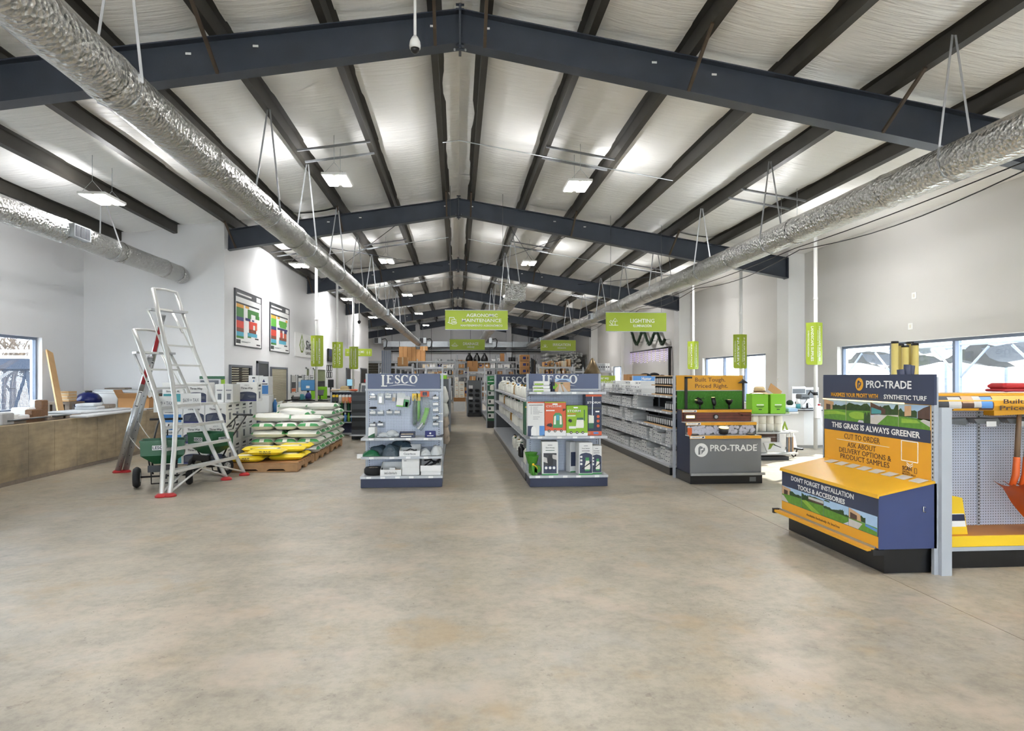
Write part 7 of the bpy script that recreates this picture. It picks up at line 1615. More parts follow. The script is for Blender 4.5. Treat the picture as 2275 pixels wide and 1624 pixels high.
for k, px in enumerate((1689, 1729)):
    p = P(px, 900, 11.0); t = carton('lime_carton', ['lime green carton with closed lid on the slat shelf', 'lime green carton with raised brown flap on the slat shelf'][k], 'carton', p.x+.0, 11.0, .812, .285, .28, .345, 'lime_box', R(-3 if k == 0 else 3), [('name_print', 'r', 'white', .28, .72, .43, .48), ('small_print', 'r', 'ink', .25, .75, .36, .385), ('small_print', 'r', 'ink', .32, .68, .31, .33), ('small_print', 'r', 'ink', .4, .6, .2, .24)])
    if k: part('flap', MB().bar((0, .15, .345), (.08, .2, .46), .26, .005, (0, 1, 0)), 'cardboard', t)
p = P(1698, 860, 11.1); lump('sun_hat', 'wide-brimmed straw hat resting on the lime cartons', 'hat', (p.x-.07, 11.14, 1.162), [('brim', MB().grid(24, 3, lambda u, v: ((.09+.1*v)*math.cos(u*6.283), (.09+.1*v)*math.sin(u*6.283), .03-.03*v+.012*math.sin(u*12.57)*v)), 'straw'), ('crown', MB().lathe([(.1, .02), (.098, .09), (.085, .12), (.04, .13), (0, .125)], 18), 'straw'), ('band', MB().lathe([(.101, .03), (.101, .05)], 18), 'walnut')])
for k, px in enumerate((1662, 1677, 1694, 1711, 1730)):
    p = P(px, 950, 11.1); t = thing('white_bucket', f'white paper roll bucket, {ORD[k]} along the middle of the slat shelf', 'bucket', (p.x, 11.12, .491), 0, 'white buckets on the slat shelf'); part('bucket', MB().lathe([(.066, 0), (.07, .13), (.07, .14)], 16), 'jug_white', t); part('upper_roll', MB().lathe([(.07, .142), (.07, .27), (.066, .285)], 16), 'jug_white', t)
p = P(1697, 990, 11.1); carton('plain_case', 'white case at the back of the lowest slat shelf', 'carton', p.x, 11.1, .121, .26, .25, .26, 'carton_white')
p = P(1722, 995, 11.0); t = carton('tool_box_card', 'flat white carton printed with a green hand tool, tilted on the lowest slat shelf', 'carton', p.x+.0, 10.96, .15, .34, .03, .2, 'carton_white', R(4), [('tool_picture', 'p', 'sign_green_dark', [(.1, .25), (.25, .3), (.5, .75), (.62, .7), (.55, .85), (.3, .85), (.2, .5)]), ('tool_picture', 'p', 'ink', [(.5, .7), (.85, .4), (.87, .44), (.55, .76)])]); t.rotation_euler[0] = R(-38)
for k in range(4): lump('paint_tube', f'slim white and grey marking tube, {ORD[k]} on the side shelf of the slat unit', 'tube', (xr_+.07+.035*k, 11.2, .121), [('tube', MB().lathe([(.016, 0), (.016, .26)], 8), ['ink_grey', 'house_print'][k % 2]), ('cap', MB().lathe([(.018, .26), (.016, .34)], 8), 'white')])
lump('cushion_pack', 'puffy white packet leaning on the side shelf of the slat unit', 'packet', (xr_+.28, 11.5, .0), [('packet', MB().grid(6, 6, lambda u, v: ((u-.5)*.3, .1*v-.05*math.sin(math.pi*u)*math.sin(math.pi*v), .12+.42*v*(1-.4*u))), 'white'), ('tripod', MB().tube([(-.1, -.05, .16), (.2, -.1, .14)], .02, 6).tube([(-.1, -.05, .16), (.0, -.15, .0)], .012, 6).tube([(.1, -.08, .15), (.1, 0, .0)], .012, 6), 'black')])
lump('paper_pile', 'pile of folded papers on the upper side shelf of the slat unit', 'papers', (xr_+.12, 11.2, .841), [('sheets', MB().bbox(-.08, .1, -.1, .3, 0, .06, .01), 'sky_print')]); lump('green_tent_card', 'small green tent card on the middle side shelf', 'card', (xr_+.08, 11.3, .501), [('card', MB().prism([(-.06, 0), (-.03, 0), (0, .1), (.03, 0), (.06, 0), (0, .16)], -.01, .01, 'y'), 'sign_green_dark')])
# desk under the pole sign
t = thing('service_counter', 'white corner service counter under the hardscape pole sign', 'counter', (0, 0, 0))
c = [(6.6, 13.0), (7.05, 12.78), (7.98, 12.78), (7.98, 13.75), (6.6, 13.75)]
part('body', MB().prism(c, .06, .77, 'z'), 'white', t); part('toe_kick', MB().prism([(x+(.04 if x < 7 else -.02), y+(.04 if y < 13 else -.02)) for x, y in c], 0, .06, 'z'), 'stone_b', t); part('worktop', MB().prism([(6.5, 12.95), (7.03, 12.69), (8.03, 12.69), (8.03, 13.8), (6.5, 13.8)], .77, .80, 'z'), 'stone_b', t); part('edge_band', MB().prism([(6.49, 12.94), (7.025, 12.68), (8.04, 12.68), (8.04, 12.70), (7.03, 12.70), (6.51, 12.95)], .768, .785, 'z'), 'charcoal', t)
def onc(px, dy=0.0): return P(px, 900, 12.6+dy).x
lump('receipt_printer', 'grey and white receipt printer on the corner counter', 'printer', (onc(1787, .4), 13.05, .8), [('body', MB().bbox(-.1, .1, -.08, .12, 0, .2, .015), 'white'), ('head', MB().bbox(-.1, .1, -.1, .12, .2, .3, .012), 'lead_grey'), ('slot', MB().box(-.07, .07, -.105, -.1, .22, .24), 'black')])
lump('counter_poster', 'printed white and grey panel standing on the corner counter', 'panel', (onc(1797, .5), 13.5, .8), [('panel', MB().box(-.15, .15, 0, .03, .0, .45), 'white'), ('printed_block', MB().box(-.14, .14, -.003, 0, .3, .4), 'lead_grey')]); lump('counter_poster', 'second printed grey panel behind the white pole', 'panel', (onc(1830, .5), 13.55, .8), [('panel', MB().box(-.15, .15, 0, .03, 0, .43), 'white'), ('printed_block', MB().box(-.14, .14, -.003, 0, .2, .38), 'lead_grey')])
lump('scanner_stand', 'black swivel arm clamp fixed to the white pole', 'clamp', (PX1, PY1, 1.12), [('clamp', MB().lathe([(.039, -.03), (.05, -.03), (.05, .03), (.039, .03)], 12), 'black'), ('arm', MB().tube([(-.05, -.02, 0), (-.14, -.05, .05), (-.18, -.05, -.02)], .018, 6), 'black')])
lump('power_box', 'white rounded power box at the foot of the pole', 'power box', (PX1, PY1-.07, .62), [('box', MB().bbox(-.06, .06, -.05, .031, 0, .26, .02), 'white'), ('cable', MB().tube([(.04, -.02, 0), (.09, -.05, -.15), (.2, -.05, -.25)], .006, 5), 'white')])
lump('hole_punch', 'chrome lever press on the corner counter', 'press', (onc(1798, .2), 12.88, .8), [('base', MB().bbox(-.1, .1, -.05, .05, 0, .02, .004), 'black'), ('lever', MB().bar((-.1, 0, .03), (.02, 0, .2), .03).bar((.0, 0, .18), (.12, 0, .04), .02), 'alu'), ('post', MB().tube([(0, 0, .02), (0, 0, .12)], .02, 8), 'black')])
lump('tape_roll', 'red tape reel on the corner counter', 'reel', (onc(1824, .2), 12.9, .8), [('reel', MB().lathe([(.04, 0), (.04, .1)], 12), 'red'), ('rim', MB().lathe([(.05, .1), (.05, .11)], 12), 'white')]); lump('wipes_tub', 'small teal and white tub on the corner counter', 'tub', (onc(1776, .3), 12.95, .8), [('tub', MB().lathe([(.045, 0), (.045, .1)], 12), 'teal'), ('upper', MB().lathe([(.045, .1), (.03, .2)], 12), 'white')])
lump('flower_tray', 'tray of dark seedlings behind the lime cartons', 'tray', (onc(1772, .8), 13.5, .8), [('tray', MB().bbox(-.25, .2, -.1, .2, 0, .05, .01), 'white'), ('seedling', MB().ball((-.12, 0, .1), .08, .06, .06).ball((.05, .03, .1), .07, .06, .05).ball((.14, -.02, .09), .05, .05, .05), 'garland')])
# side wall beyond the second window: garland, fairy-light curtain
Xw = XW
t = thing('garland', 'dark green looped garland draped high on the side wall past the pier', 'garland', (Xw, 27, 0)); rnd = random.Random(5); G0 = Vector((Xw, 27, 0))
pts = [PX(1403+74*q/40, 750-14*math.cos(2*math.pi*2.6*q/40+.6)*(1 if q > 3 else 1.2), Xw-.2)-G0 for q in range(41)]
m = MB()
for a, b in zip(pts, pts[1:]):
    for k in range(4):
        p_ = a.lerp(b, k/4)
        for _ in range(9):
            d = Vector((rnd.uniform(-.8, .3), rnd.uniform(-1, 1), rnd.uniform(-1, 1))).normalized()*rnd.uniform(.1, .17); d.x = min(d.x, .1); q = d.cross(Vector((0, 0, 1))).normalized()*.022; m.add([p_-q, p_+q, p_+d], [(0, 1, 2)])
nd = part('needles', m, 'garland', t); nd['kind'] = 'stuff'; part('wire_core', MB().tube(pts, .06, 6), 'garland', t)
for p_ in pts[8::16]: part('wall_hook', MB().tube([p_, Vector((-.004, p_.y, p_.z+.02))], .01, 5), 'black', t)
t = thing('light_curtain', 'curtain of white and violet fairy lights hung from a black bar', 'lights', (Xw, 27, 0)); a, b = PX(1398, 783, Xw-.1)-G0, PX(1487, 772, Xw-.1)-G0
a.z = b.z = (a.z+b.z)/2; part('bar', MB().tube([a, b], .03, 8), 'black', t); part('post', MB().box(-.13, -.05, b.y-.06, b.y+.04, 0, b.z), 'black', t)
for e in (a, b): part('bracket', MB().box(-.12, -.001, e.y-.02, e.y+.02, e.z-.03, e.z+.03), 'black', t)
for k in range(30):
    y = a.y-.1+(b.y-a.y+.3)*k/29; L = rnd.uniform(.45, .62); st = part('light_string', MB().tube([(-.1, y, a.z), (-.1, y, a.z-L)], .004, 4), 'white', t); m = MB()
    for q in range(6): m.ball((-.11, y, a.z-.06-L*q/6.5), .012, .012, .012, 5, 3)
    bl = part('bulb', m, 'fairy' if k % 3 else 'lamp_warm', st); bl['kind'] = 'stuff'
lump('wood_crate', 'pale wooden crate display standing before the display wall', 'crate', (P(1412, 825, 23.5).x, 23.4, 0), [('crate', MB().bbox(-.35, .4, 0, .5, .9, 1.55, .01), 'cardboard'), ('plinth', MB().box(-.35, .4, 0, .5, 0, .9), 'white'), ('front_opening', MB().box(-.25, .3, -.004, 0, 1.2, 1.45), 'cardboard_dark')])
lump('merch_bar', 'dark merchandise heaped on a bar before the display wall', 'merchandise', (P(1452, 828, 23.8).x, 23.9, 0), [('bench', MB().box(-.5, .55, 0, .4, 0, 1.4), 'shelf_grey'), ('merchandise', MB().ball((-.25, .15, 1.5), .22, .15, .1).ball((.1, .15, 1.5), .22, .15, .12).ball((.4, .15, 1.46), .15, .15, .08), 'black')])
p = P(1316, 815, 19.0); lump('cone_lantern', 'large bronze cone-topped garden lantern behind the middle display', 'lantern', (p.x, 19.0, 0), [('cone', MB().lathe([(.0, 2.02), (.04, 1.99), (.27, 1.54), (.26, 1.53), (.02, 1.9)], 20), 'bronze'), ('stem', MB().tube([(0, 0, 1.1), (0, 0, 1.9)], .03, 8), 'bronze'), ('glow', MB().lathe([(.05, 1.45), (.07, 1.52), (.05, 1.56)], 12), 'lamp_warm'), ('plinth', MB().bbox(-.2, .2, -.2, .2, 0, 1.1, .02), 'shelf_grey')])
# ================================================================ storage racks at the far end
NB = [0]
POSTS = []
def rack(lab, x0, x1, y, d_, levels, top, bays=1, mt='rack_grey', brace=True):
    t = thing('storage_rack', lab, 'rack', (x0, y, 0)); w_ = x1-x0; POSTS.append((x0, x1, y, d_, [x0+w_*k/bays for k in range(bays+1)]))
    for k in range(bays+1):
        x = w_*k/bays
        for yy in (0, d_): part('upright', MB().box(x-.035, x+.035, yy-.03, yy+.03, 0, top), mt, t)
        if brace:
            for j in range(int(top/.6)): part('brace', MB().bar((x, 0, .1+j*.6), (x, d_, .55+j*.6), .03), mt, t)
    for z in levels:
        for yy in (0, d_): part('beam', MB().box(0, w_, yy-.025, yy+.025, z-.09, z), mt, t)
        part('deck', MB().box(0, w_, 0, d_, z-.03, z-.002), mt, t)
    return t
def fill(x0, x1, y, z, hmax, d_, kinds, place, seed, wr=(.28, .5), gap=.1):
    rnd = random.Random(seed); x = x0; k = 0; ps = []
    for a_, b_, yy, dd, xs_ in POSTS:
        if abs(yy-y) < .3 and a_-.1 < (x0+x1)/2 < b_+.1: ps = xs_; d_ = min(d_, dd-.14); y = yy+.06
    while x < x1-.15:
        w_ = min(rnd.uniform(*wr), x1-x)
        hit = [q for q in ps if x-.06 < q < x+w_+.06]
        if hit:
            q = hit[0]
            if q-.06-x > .16: w_ = q-.06-x
            else: x = q+.06; continue
        nm, mt, cat = rnd.choice(kinds); h_ = rnd.uniform(.55, 1)*hmax
        if rnd.random() < gap: x += w_*.6; continue
        lab = f'{nm}, {ORD[min(k, 48)]} along {place}'
        n = 2 if h_ < hmax*.62 and rnd.random() < .4 else 1
        for q in range(n):
            t = thing('stock_carton' if 'carton' in nm else 'stock_item', lab if n == 1 else lab.replace(nm, nm+[' below', ' above'][q]), cat, (x+w_/2, y, z+.002+q*(h_*.5+.002)), R(rnd.uniform(-1.5, 1.5)), place+' stock')
            hh = h_ if n == 1 else h_*.5
            part('body', MB().bbox(-w_/2+.022, w_/2-.022, 0.01, d_-.01, 0, hh, .01), mt, t); part('tape', MB().box(-.03, .03, .006, .0105, hh*.2, hh), 'cardboard_pale' if 'brown' in nm else 'paving_print', t)
            if rnd.random() < .4: part('label_print', MB().box(-w_*.3, w_*.1, .003, .0075, hh*.35, hh*.65), rnd.choice(['poster_blue', 'ink_grey', 'white']), t)
        x += w_+.012; k += 1
BR = ('brown carton', 'cardboard', 'carton'); BD = ('dark brown carton', 'cardboard_dark', 'carton'); WH = ('white carton', 'carton_white', 'carton'); GY = ('grey fitting crate', 'lead_grey', 'crate'); BK = ('black fitting tub', 'black', 'tub'); PB = ('pale carton', 'cardboard_pale', 'carton')
Yr = 43.0
xa, xm, xb = P(905, 800, Yr).x, P(1012, 800, Yr).x, P(1190, 800, Yr).x
rack('long grey rack along the back wall, ladder-side length', xa-.6, xm, Yr, .9, (.15, 1.15, 1.62, 2.03, 2.48), 2.62, 3); rack('long grey rack along the back wall, aisle-side length', xm+.12, xb, Yr, .9, (.15, 1.15, 1.62, 2.03, 2.48), 2.9, 4)
for i, (z, h_) in enumerate(((.15, .8), (1.15, .36), (1.62, .3), (2.03, .34))):
    fill(xa-.5, xm-.1, Yr, z, h_, .7, [BR, GY, WH, BK, PB], f'tier {["one", "two", "three", "four"][i]} of the ladder-side back rack', 20+i); fill(xm+.15, xb-.1, Yr, z, h_, .7, [WH, WH, BR, BK, GY] if i else [BR, BD], f'tier {["one", "two", "three", "four"][i]} of the aisle-side back rack', 30+i)
# big cartons on the top tier
for k, (p0, p1, y0, y1, lab) in enumerate(((886, 905, 770, 800, 'tall brown carton on the ladder-side top tier, nearest the pipes'), (905, 924, 771, 800, 'tall brown carton beside it with dark tape, ladder-side top tier'), (924, 945, 776, 800, 'wide brown carton on the ladder-side top tier'))):
    a, b = P(p0, y1, Yr), P(p1, y0, Yr); carton('stock_carton', lab, 'carton', (a.x+b.x)/2, Yr, 2.485, b.x-a.x-.02, .6, b.z-2.485, 'cardboard', 0, [('tape', 'r', 'cardboard_dark', .46, .54, 0, 1)])
a = P(942, 770, Yr); carton('stock_carton', 'loose brown carton perched on the tall cartons under the duct end', 'carton', a.x, Yr-.02, P(0, 776, Yr).z+.004, .5, .55, .28, 'cardboard', R(6), [('tape', 'r', 'cardboard_pale', .46, .54, 0, 1)])
fill(P(952, 0, Yr).x, P(1034, 0, Yr).x, Yr, 2.482, .16, .6, [BR, BD, GY], 'the open top tier near the drainage sign', 44, gap=.2); fill(P(1092, 0, Yr).x, P(1112, 0, Yr).x, Yr, 2.482, .2, .6, [WH], 'the open top tier past the black tanks', 45)
for k, px in enumerate((1043, 1060, 1077)):
    p = P(px, 790, Yr-.1); lump('tank_cone', f'black cone-shouldered tank, {ORD[k]} of three on the far top tier', 'tank', (p.x, Yr+.3, 2.482), [('tank', MB().lathe([(.22, 0), (.24, .1), (.22, .22), (.12, .4), (.07, .46), (.07, .52)], 18), 'black'), ('cap', MB().lathe([(.08, .52), (.08, .56)], 12), 'charcoal')])
a = P(1116, 790, Yr); carton('stock_carton', 'upright brown carton alone on the far top tier', 'carton', a.x, Yr, 2.482, .27, .4, .52, 'cardboard_dark')
for k in range(5): lump('black_canister', f'black canister, {ORD[k]} of the row on the far top tier', 'canister', (P(1132+4*k, 790, Yr).x, Yr+.2, 2.482), [('canister', MB().lathe([(.055, 0), (.055, .24)], 10), 'black'), ('lid', MB().lathe([(.05, .24), (.05, .27)], 10), 'charcoal')])
for k in range(3): 
    a = P(1166, 790, Yr-.6); carton('stock_carton', f'brown carton with purple panel, {["lowest", "middle", "topmost"][k]} of the tower by the aisle end', 'carton', a.x, Yr-.7, 1.62+.43*k if k else 1.63, .62, .55, .41, 'cardboard', 0, [('panel_print', 'r', 'poster_blue', .28, .6, .3, .7), ('side_print', 'r', 'house_dark', .72, .86, .3, .7)])
part_o = rack('short grey rack under the purple-panel cartons', P(1150, 0, Yr-.75).x, P(1183, 0, Yr-.75).x, Yr-.75, .62, (.15, 1.62), 1.7, 1)
fill(P(1151, 0, Yr-.7).x, P(1181, 0, Yr-.7).x, Yr-.7, .152, .8, .5, [BR, BD], 'the foot of the purple-panel carton tower', 46)
# big front carton under drainage sign
Yc = 36.0; a = P(1049, 800, Yc); 
rack('white-braced rack holding the big square carton', P(1040, 0, Yc).x, P(1077, 0, Yc).x, Yc, .8, (.15, 1.0, 1.75), 2.0, 1, 'shelf_grey'); carton('stock_carton', 'big square brown carton with question mark print under the drainage sign'.replace(' with question mark print', ''), 'carton', a.x+.02, Yc+.06, 1.752, .58, .6, .58, 'cardboard', 0, [('tape', 'r', 'cardboard_dark', .46, .54, .5, 1)])
fill(P(1042, 0, Yc).x, P(1075, 0, Yc).x, Yc+.05, 1.002, .6, .6, [BD, BR], 'the middle of the white-braced rack', 47); fill(P(1042, 0, Yc).x, P(1075, 0, Yc).x, Yc+.05, .152, .7, .6, [BD, BR], 'the foot of the white-braced rack', 48)
# rack with the pipe bundle
Yp = 31.0
rack('pale rack beside the grey pipe bundle', P(842, 0, Yp).x, P(916, 0, Yp).x, Yp, .9, (.2, 1.3, 1.95), 2.08, 2, 'shelf_grey'); fill(P(872, 0, Yp).x, P(912, 0, Yp).x, Yp, 1.952, .62, .6, [BR, BD], 'the top of the pale rack by the pipe bundle', 49, (.45, .6), 0); fill(P(872, 0, Yp).x, P(914, 0, Yp).x, Yp, 1.302, .5, .6, [BR, PB, BK], 'the middle of the pale rack by the pipe bundle', 50); fill(P(844, 0, Yp).x, P(914, 0, Yp).x, Yp, .202, .8, .6, [BR, BD], 'the foot of the pale rack by the pipe bundle', 51)
for k in range(5):
    p = P(850+4.2*k, 800, Yp-.25); lump('drain_channel', f'upright blue-grey channel section, {ORD[k]} of the bundle beside the pale rack', 'channel', (p.x, Yp-.3, 0), [('channel', MB().box(-.042, .042, 0, .12, 0, 2.68), 'pvc_grey'), ('edge_rib', MB().box(-.043, -.033, -.012, 0, 0, 2.68).box(.033, .043, -.012, 0, 0, 2.68), 'stone_b')])
Yq = 29.0
rack('pale open frame rack above the first end display', P(946, 0, Yq).x, P(983, 0, Yq).x, Yq, .9, (.2, 1.2, 1.9), 1.98, 1, 'shelf_grey'); fill(P(948, 0, Yq).x, P(981, 0, Yq).x, Yq+.1, 1.202, .5, .6, [BR, BD, WH], 'the pale open frame rack', 52); fill(P(948, 0, Yq).x, P(981, 0, Yq).x, Yq+.1, .202, .8, .6, [BR, WH], 'the foot of the pale open frame rack', 53)
# white-goods mid rack between
Ym = 37.0
rack('grey mid rack left of the aisle'.replace('left of', 'beside'), P(984, 0, Ym).x, P(1008, 0, Ym).x, Ym, .8, (.15, .95, 1.55, 1.95), 2.1, 1); 
for i, (z, h_) in enumerate(((.15, .6), (.95, .45), (1.55, .3), (1.95, .2))): fill(P(985, 0, Ym).x, P(1007, 0, Ym).x, Ym, z, h_, .6, [WH, BK, GY], f'tier {["one", "two", "three", "four"][i]} of the grey mid rack', 60+i, (.2, .3))
# right-hand racks
Yd = 41.0; rack('long grey rack under the wrapped pipe bundles', P(1193, 0, Yd).x, P(1302, 0, Yd).x, Yd, 1.0, (.2, 1.2, 1.95), 2.6, 3)
fill(P(1195, 0, Yd).x, P(1300, 0, Yd).x, Yd, .202, .8, .7, [BR, BD, WH], 'the foot of the wrapped-pipe rack', 70); fill(P(1225, 0, Yd).x, P(1300, 0, Yd).x, Yd, 1.202, .5, .7, [GY, BR, BK], 'the middle of the wrapped-pipe rack', 71)
def bundle(lab, px0, px1, py0, py1, Y, n, r_):
    a, b = P(px0, py1, Y), P(px1, py0, Y); t = thing('pipe_bundle', lab, 'pipe bundle', ((a.x+b.x)/2, Y, 1.952)); w_ = b.x-a.x; rnd = random.Random(n)
    for k in range(n):
        x = rnd.uniform(-w_/2+r_, w_/2-r_); z = rnd.uniform(r_, b.z-1.952-r_); part('pipe', MB().tube([(x, -.1+rnd.uniform(-.08, .08), z), (x, 3.2, z)], r_, 8), 'white', t)
    part('wrap', MB().tube([(-w_*.5, .9, .02), (-w_*.5, .9, b.z-1.952), (w_*.5, .9, b.z-1.952), (w_*.5, .9, .02)], .02, 5), 'film', t)
bundle('wrapped bundle of loose white pipe ends on the far rack', 1214, 1246, 784, 806, Yd, 46, .05); bundle('larger wrapped bundle of white pipes next to the end of the far rack', 1252, 1298, 782, 806, Yd, 60, .055)
Ye = 33.5; rack('near grey rack of orange-brown cartons above the middle display', P(1197, 0, Ye).x, P(1272, 0, Ye).x, Ye, .9, (.2, 1.0, 1.55, 1.98), 2.12, 2, 'shelf_grey')
for i, (z, h_) in enumerate(((.2, .7), (1.0, .45), (1.55, .36), (1.98, .4))): fill(P(1198, 0, Ye).x, P(1270, 0, Ye).x, Ye+.02, z, h_, .7, [BR, BR, PB, BD], f'tier {["one", "two", "three", "four"][i]} of the near carton rack', 80+i, (.2, .34), .05)
Yg = 32.0; rack('empty pale rack beside the near carton rack', P(1276, 0, Yg).x, P(1303, 0, Yg).x, Yg, .9, (.2, 1.2, 1.75), 1.95, 1, 'shelf_grey'); fill(P(1278, 0, Yg).x, P(1301, 0, Yg).x, Yg, .202, .8, .6, [BK, GY], 'the foot of the empty pale rack', 88)
Yh = 27.0; rack('pale rack with open boxes before the white side wall', P(1326, 0, Yh).x, P(1363, 0, Yh).x, Yh, .7, (.2, 1.1, 1.72), 1.86, 1, 'shelf_grey')
for k in range(6): a = P(1325+5.2*k, 0, Yh); carton('file_box', f'grey upright file box, {ORD[k]} along the pale rack by the white side wall', 'box', a.x+.05, Yh+.1, 1.722, .09, .3, .30, 'fit_grey' if k < 4 else 'carton_white', 0, [('slot_print', 'r', 'ink', .25, .75, .4, .6)])
lump('teal_bag', 'teal wrapped bundle on the pale rack by the white side wall', 'bundle', (P(1352, 0, Yh).x, Yh+.3, 1.102), [('bundle', MB().ball((0, 0, .2), .22, .2, .2), 'teal')])
# tall leaning dark tubes
for k in range(4): p = P(1183+2.5*k, 0, 39.5); o = lump('drain_pipe', f'dark corrugated pipe length standing beside the carton tower, {ORD[k]}', 'pipe', (p.x, 39.5+.1*k, 0), [('pipe', MB().tube([(0, 0, 0), (.03*k-.05, .1, 2.6-.06*k)], .05, 8), ['black', 'charcoal', 'bark', 'charcoal'][k])])
# service duct, blower units and pipes on the back wall
t = thing('wall_duct', 'silver rectangular duct along the back wall above the racks', 'duct', (0, YB-.6, 0)); z0, z1 = P(0, 767, YB-.6).z, P(0, 754, YB-.6).z
for k in range(9): part('duct_section', MB().box(-5.0+k*1.1, -3.93+k*1.1, 0, .4, z0, z1), 'galv', t)
part('bracket', MB().box(-5.0, 5.0, .4, .6, z0+.1, z0+.2), 'galv', t)
for k, zz in enumerate((z0-.18, z0-.3)): solo('wall_pipe', MB().tube([(-5, YB-.3, zz), (5.8, YB-.3, zz)], .04, 8), ['galv', 'black'][k], ['pale pipe running along the back wall under the duct', 'dark pipe running along the back wall under the duct'][k], 'pipe')
for k, px in enumerate((841, 941, 1087, 1186)):
    p = P(px, 757, YB-1.0); t = thing('heater_unit', f'grey blower unit with black hoses at the back wall, {ORD[k]} across', 'heater', (p.x, YB-1.1, p.z)); part('case', MB().bbox(-.3, .2, 0, .5, -.2, .22, .02), 'galv', t); part('grille', MB().box(-.26, -.02, -.01, 0, -.16, .18), 'charcoal', t); part('hose', MB().tube([(.2, .2, .1), (.45, .2, .15), (.55, .2, .0), (.5, .25, -.4), (.3, .5, -.5)], .03, 6), 'black', t)
    part('hanger_rod', MB().tube([(-.05, .2, .2), (-.05, .2, rz(p.x)-p.z+.18)], .012, 6), 'galv', t)
# ================================================================ down the middle aisle
Yx = 27.5
for k, (px0, px1, pys) in enumerate(((1010, 1019, (838, 848, 860, 872, 886)), (1019, 1032, (848, 858, 873, 886)))):
    a, b = P(px0, 0, Yx), P(px1, 0, Yx)
    zs = [P(0, py, Yx).z for py in pys][::-1]
    for q in range(len(zs)-1): carton('irrigation_carton', f'cream carton with dark print, {ORD[q]} up in the {["narrow", "wide"][k]} column beside the aisle', 'carton', (a.x+b.x)/2, Yx, zs[q], b.x-a.x-.01, .4, zs[q+1]-zs[q]-.004, 'offwhite', 0, [('print', 'r', 'ink_grey', .25, .75, .55, .62), ('print', 'r', 'house_print', .3, .8, .2, .35)])
lump('pallet_block', 'low pale pallet under the cream cartons beside the aisle', 'pallet', (P(1021, 0, Yx).x, Yx, 0), [('deck', MB().box(-.25, .25, 0, .5, .42, P(0, 886, Yx).z-.002), 'cardboard_dark'), ('base', MB().box(-.25, .25, 0, .5, 0, .42), 'stone_b')])
Yy = 24.2; a, b = P(1039, 0, Yy).x, P(1069, 0, Yy).x
t = thing('pegboard_stand', 'grey pegboard end panel hung with black fittings in the middle aisle', 'display', ((a+b)/2, Yy, 0)); w_ = (b-a)/2
part('panel', MB().box(-w_, w_, 0, .03, .12, 1.33), 'lead_grey', t); part('upright', MB().box(w_, w_+.04, -.02, .05, 0, 1.33), 'grey_paint', t); part('upright', MB().box(-w_-.04, -w_, -.02, .05, 0, 1.33), 'grey_paint', t); part('kick', MB().box(-w_, w_, -.3, 0, 0, .12), 'black', t)
for r_ in range(5):
    for c in range(2):
        if c == 0 and r_ in (0, 2): part('white_card', MB().box(-w_*.85, -w_*.25, -.02, 0, 1.02-.2*r_, 1.14-.2*r_), 'white', t)
        part('hung_fitting', MB().bbox(-w_*.8 if c == 0 else .02, -w_*.25 if c == 0 else w_*.75, -.12, 0, .93-.19*r_, 1.0-.19*r_+.02*(r_ % 2), .02), 'black', t)
Yz = 18.6; a, b = P(1082.5, 0, Yz).x, P(1098, 0, Yz).x
t = thing('green_display', 'green headed narrow display with white product cards in the middle aisle', 'display', ((a+b)/2, Yz, 0)); w_ = (b-a)/2
part('panel', MB().box(-w_, w_, 0, .04, .1, 1.22), 'hopper', t); part('header', MB().box(-w_, w_, -.02, .04, 1.24, 1.48), 'green_header', t); part('upright', MB().box(-w_-.03, -w_, -.02, .05, 0, 1.48), 'grey_paint', t); part('kick', MB().box(-w_, w_, -.02, .0, 0, .2), 'black', t)
text('LESCO', t, (.03, -.024, 1.42), .035, 'white', '-y', .11, bold=.03); part('header_print', MB().box(-w_*.85, w_*.8, -.023, -.02, 1.31, 1.335), 'white', t)
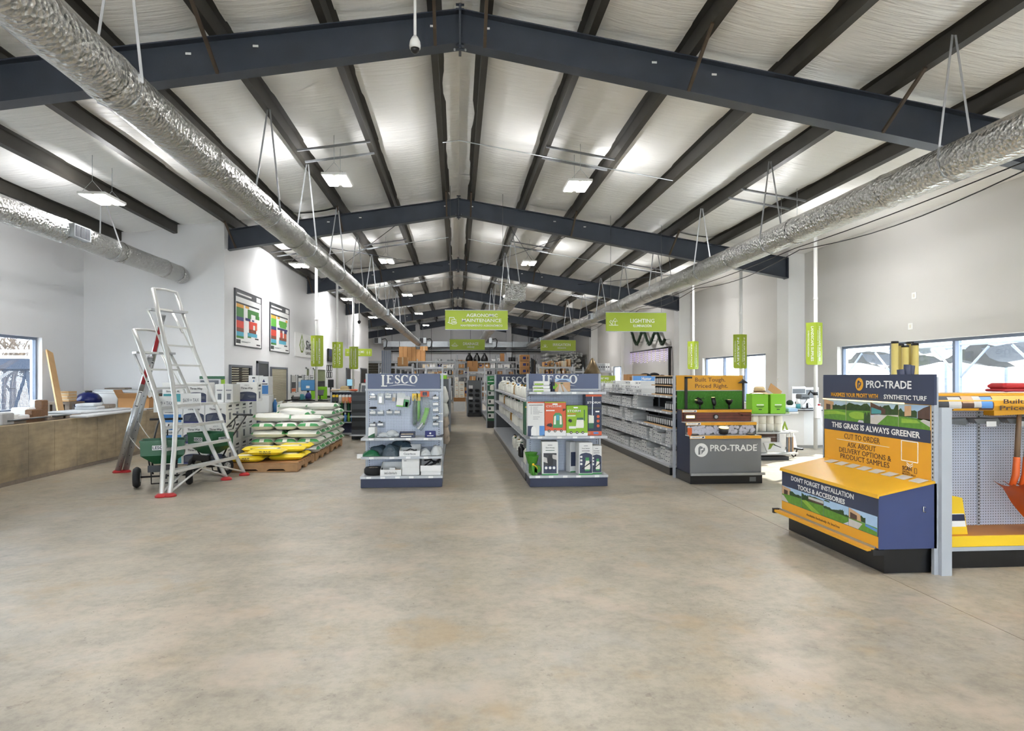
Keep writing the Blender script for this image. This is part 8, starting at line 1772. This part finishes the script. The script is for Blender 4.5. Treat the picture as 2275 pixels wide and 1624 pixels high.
for k, z in enumerate((.92, .68, .48, .28)): part('product_card', MB().box(-w_*.8, w_*.9, -.06, 0, z, z+.14), 'white', t); part('product_picture', MB().box(-w_*.6, 0, -.063, -.06, z+.04, z+.11), 'ink', t)
lump('jug_sample', 'white jug picture stand on the green display', 'sample', ((a+b)/2+.03, Yz-.12, 1.07), [('jug', MB().bbox(-.05, .05, 0, .08, 0, .15, .02), 'jug_white'), ('shelf', MB().box(-.08, .08, -.02, .12, -.02, 0), 'hopper')])
# aisle-side gondola continuing beyond the jugs, and hung goods
run('far gondola of hanging irrigation goods beyond the green display', P(1085, 0, 19.4).x+.0, P(1085, 0, 19.4).x+.9, 19.4, 26.0, -1, (.5, .9), 1.36)
for k in range(8): lump('hung_goods', f'{["brass", "white", "tan", "dark"][k % 4]} hanging goods bundle, {ORD[k]} along the far gondola', 'goods', (P(1085, 0, 19.4).x+.36, 19.7+.75*k, [.62, 1.0][k % 2]), [('goods', MB().bbox(-.2, .05, -.25, .25, -.09, .25, .03), ['jug_amber', 'white', 'house_print', 'house_dark'][k % 4])])
run('far gondola on the ladder side of the middle aisle', P(985, 0, 19.5).x-.9, P(985, 0, 19.5).x, 19.5, 26.5, 1, (.5, .9), 1.36)
lump('lime_header_box', 'lime and white boxed goods on top of the far ladder-side gondola', 'box', (P(994, 0, 20.0).x-.12, 20.0, 1.362), [('box', MB().bbox(-.15, .1, 0, .3, 0, .14, .01), 'lime_box'), ('white_top', MB().bbox(-.15, .1, 0, .3, .142, .2, .01), 'white')])
# ---------------------------------------------------------------- lettering: fit to measured width, turn into plain meshes
bpy.context.view_layer.update()
dg = bpy.context.evaluated_depsgraph_get()
WID = {o.name: wd for o, wd in FIT}
for o in [o for o in sc.objects if o.type == 'FONT']:
    me = bpy.data.meshes.new_from_object(o.evaluated_get(dg))
    n = link('lettering', me, o.parent); n.location = o.location.copy(); n.rotation_euler = o.rotation_euler.copy()
    wd = WID.get(o.name)
    if wd and o.dimensions.x > 1e-5: n.scale.x = wd/o.dimensions.x
    bpy.data.objects.remove(o, do_unlink=True)
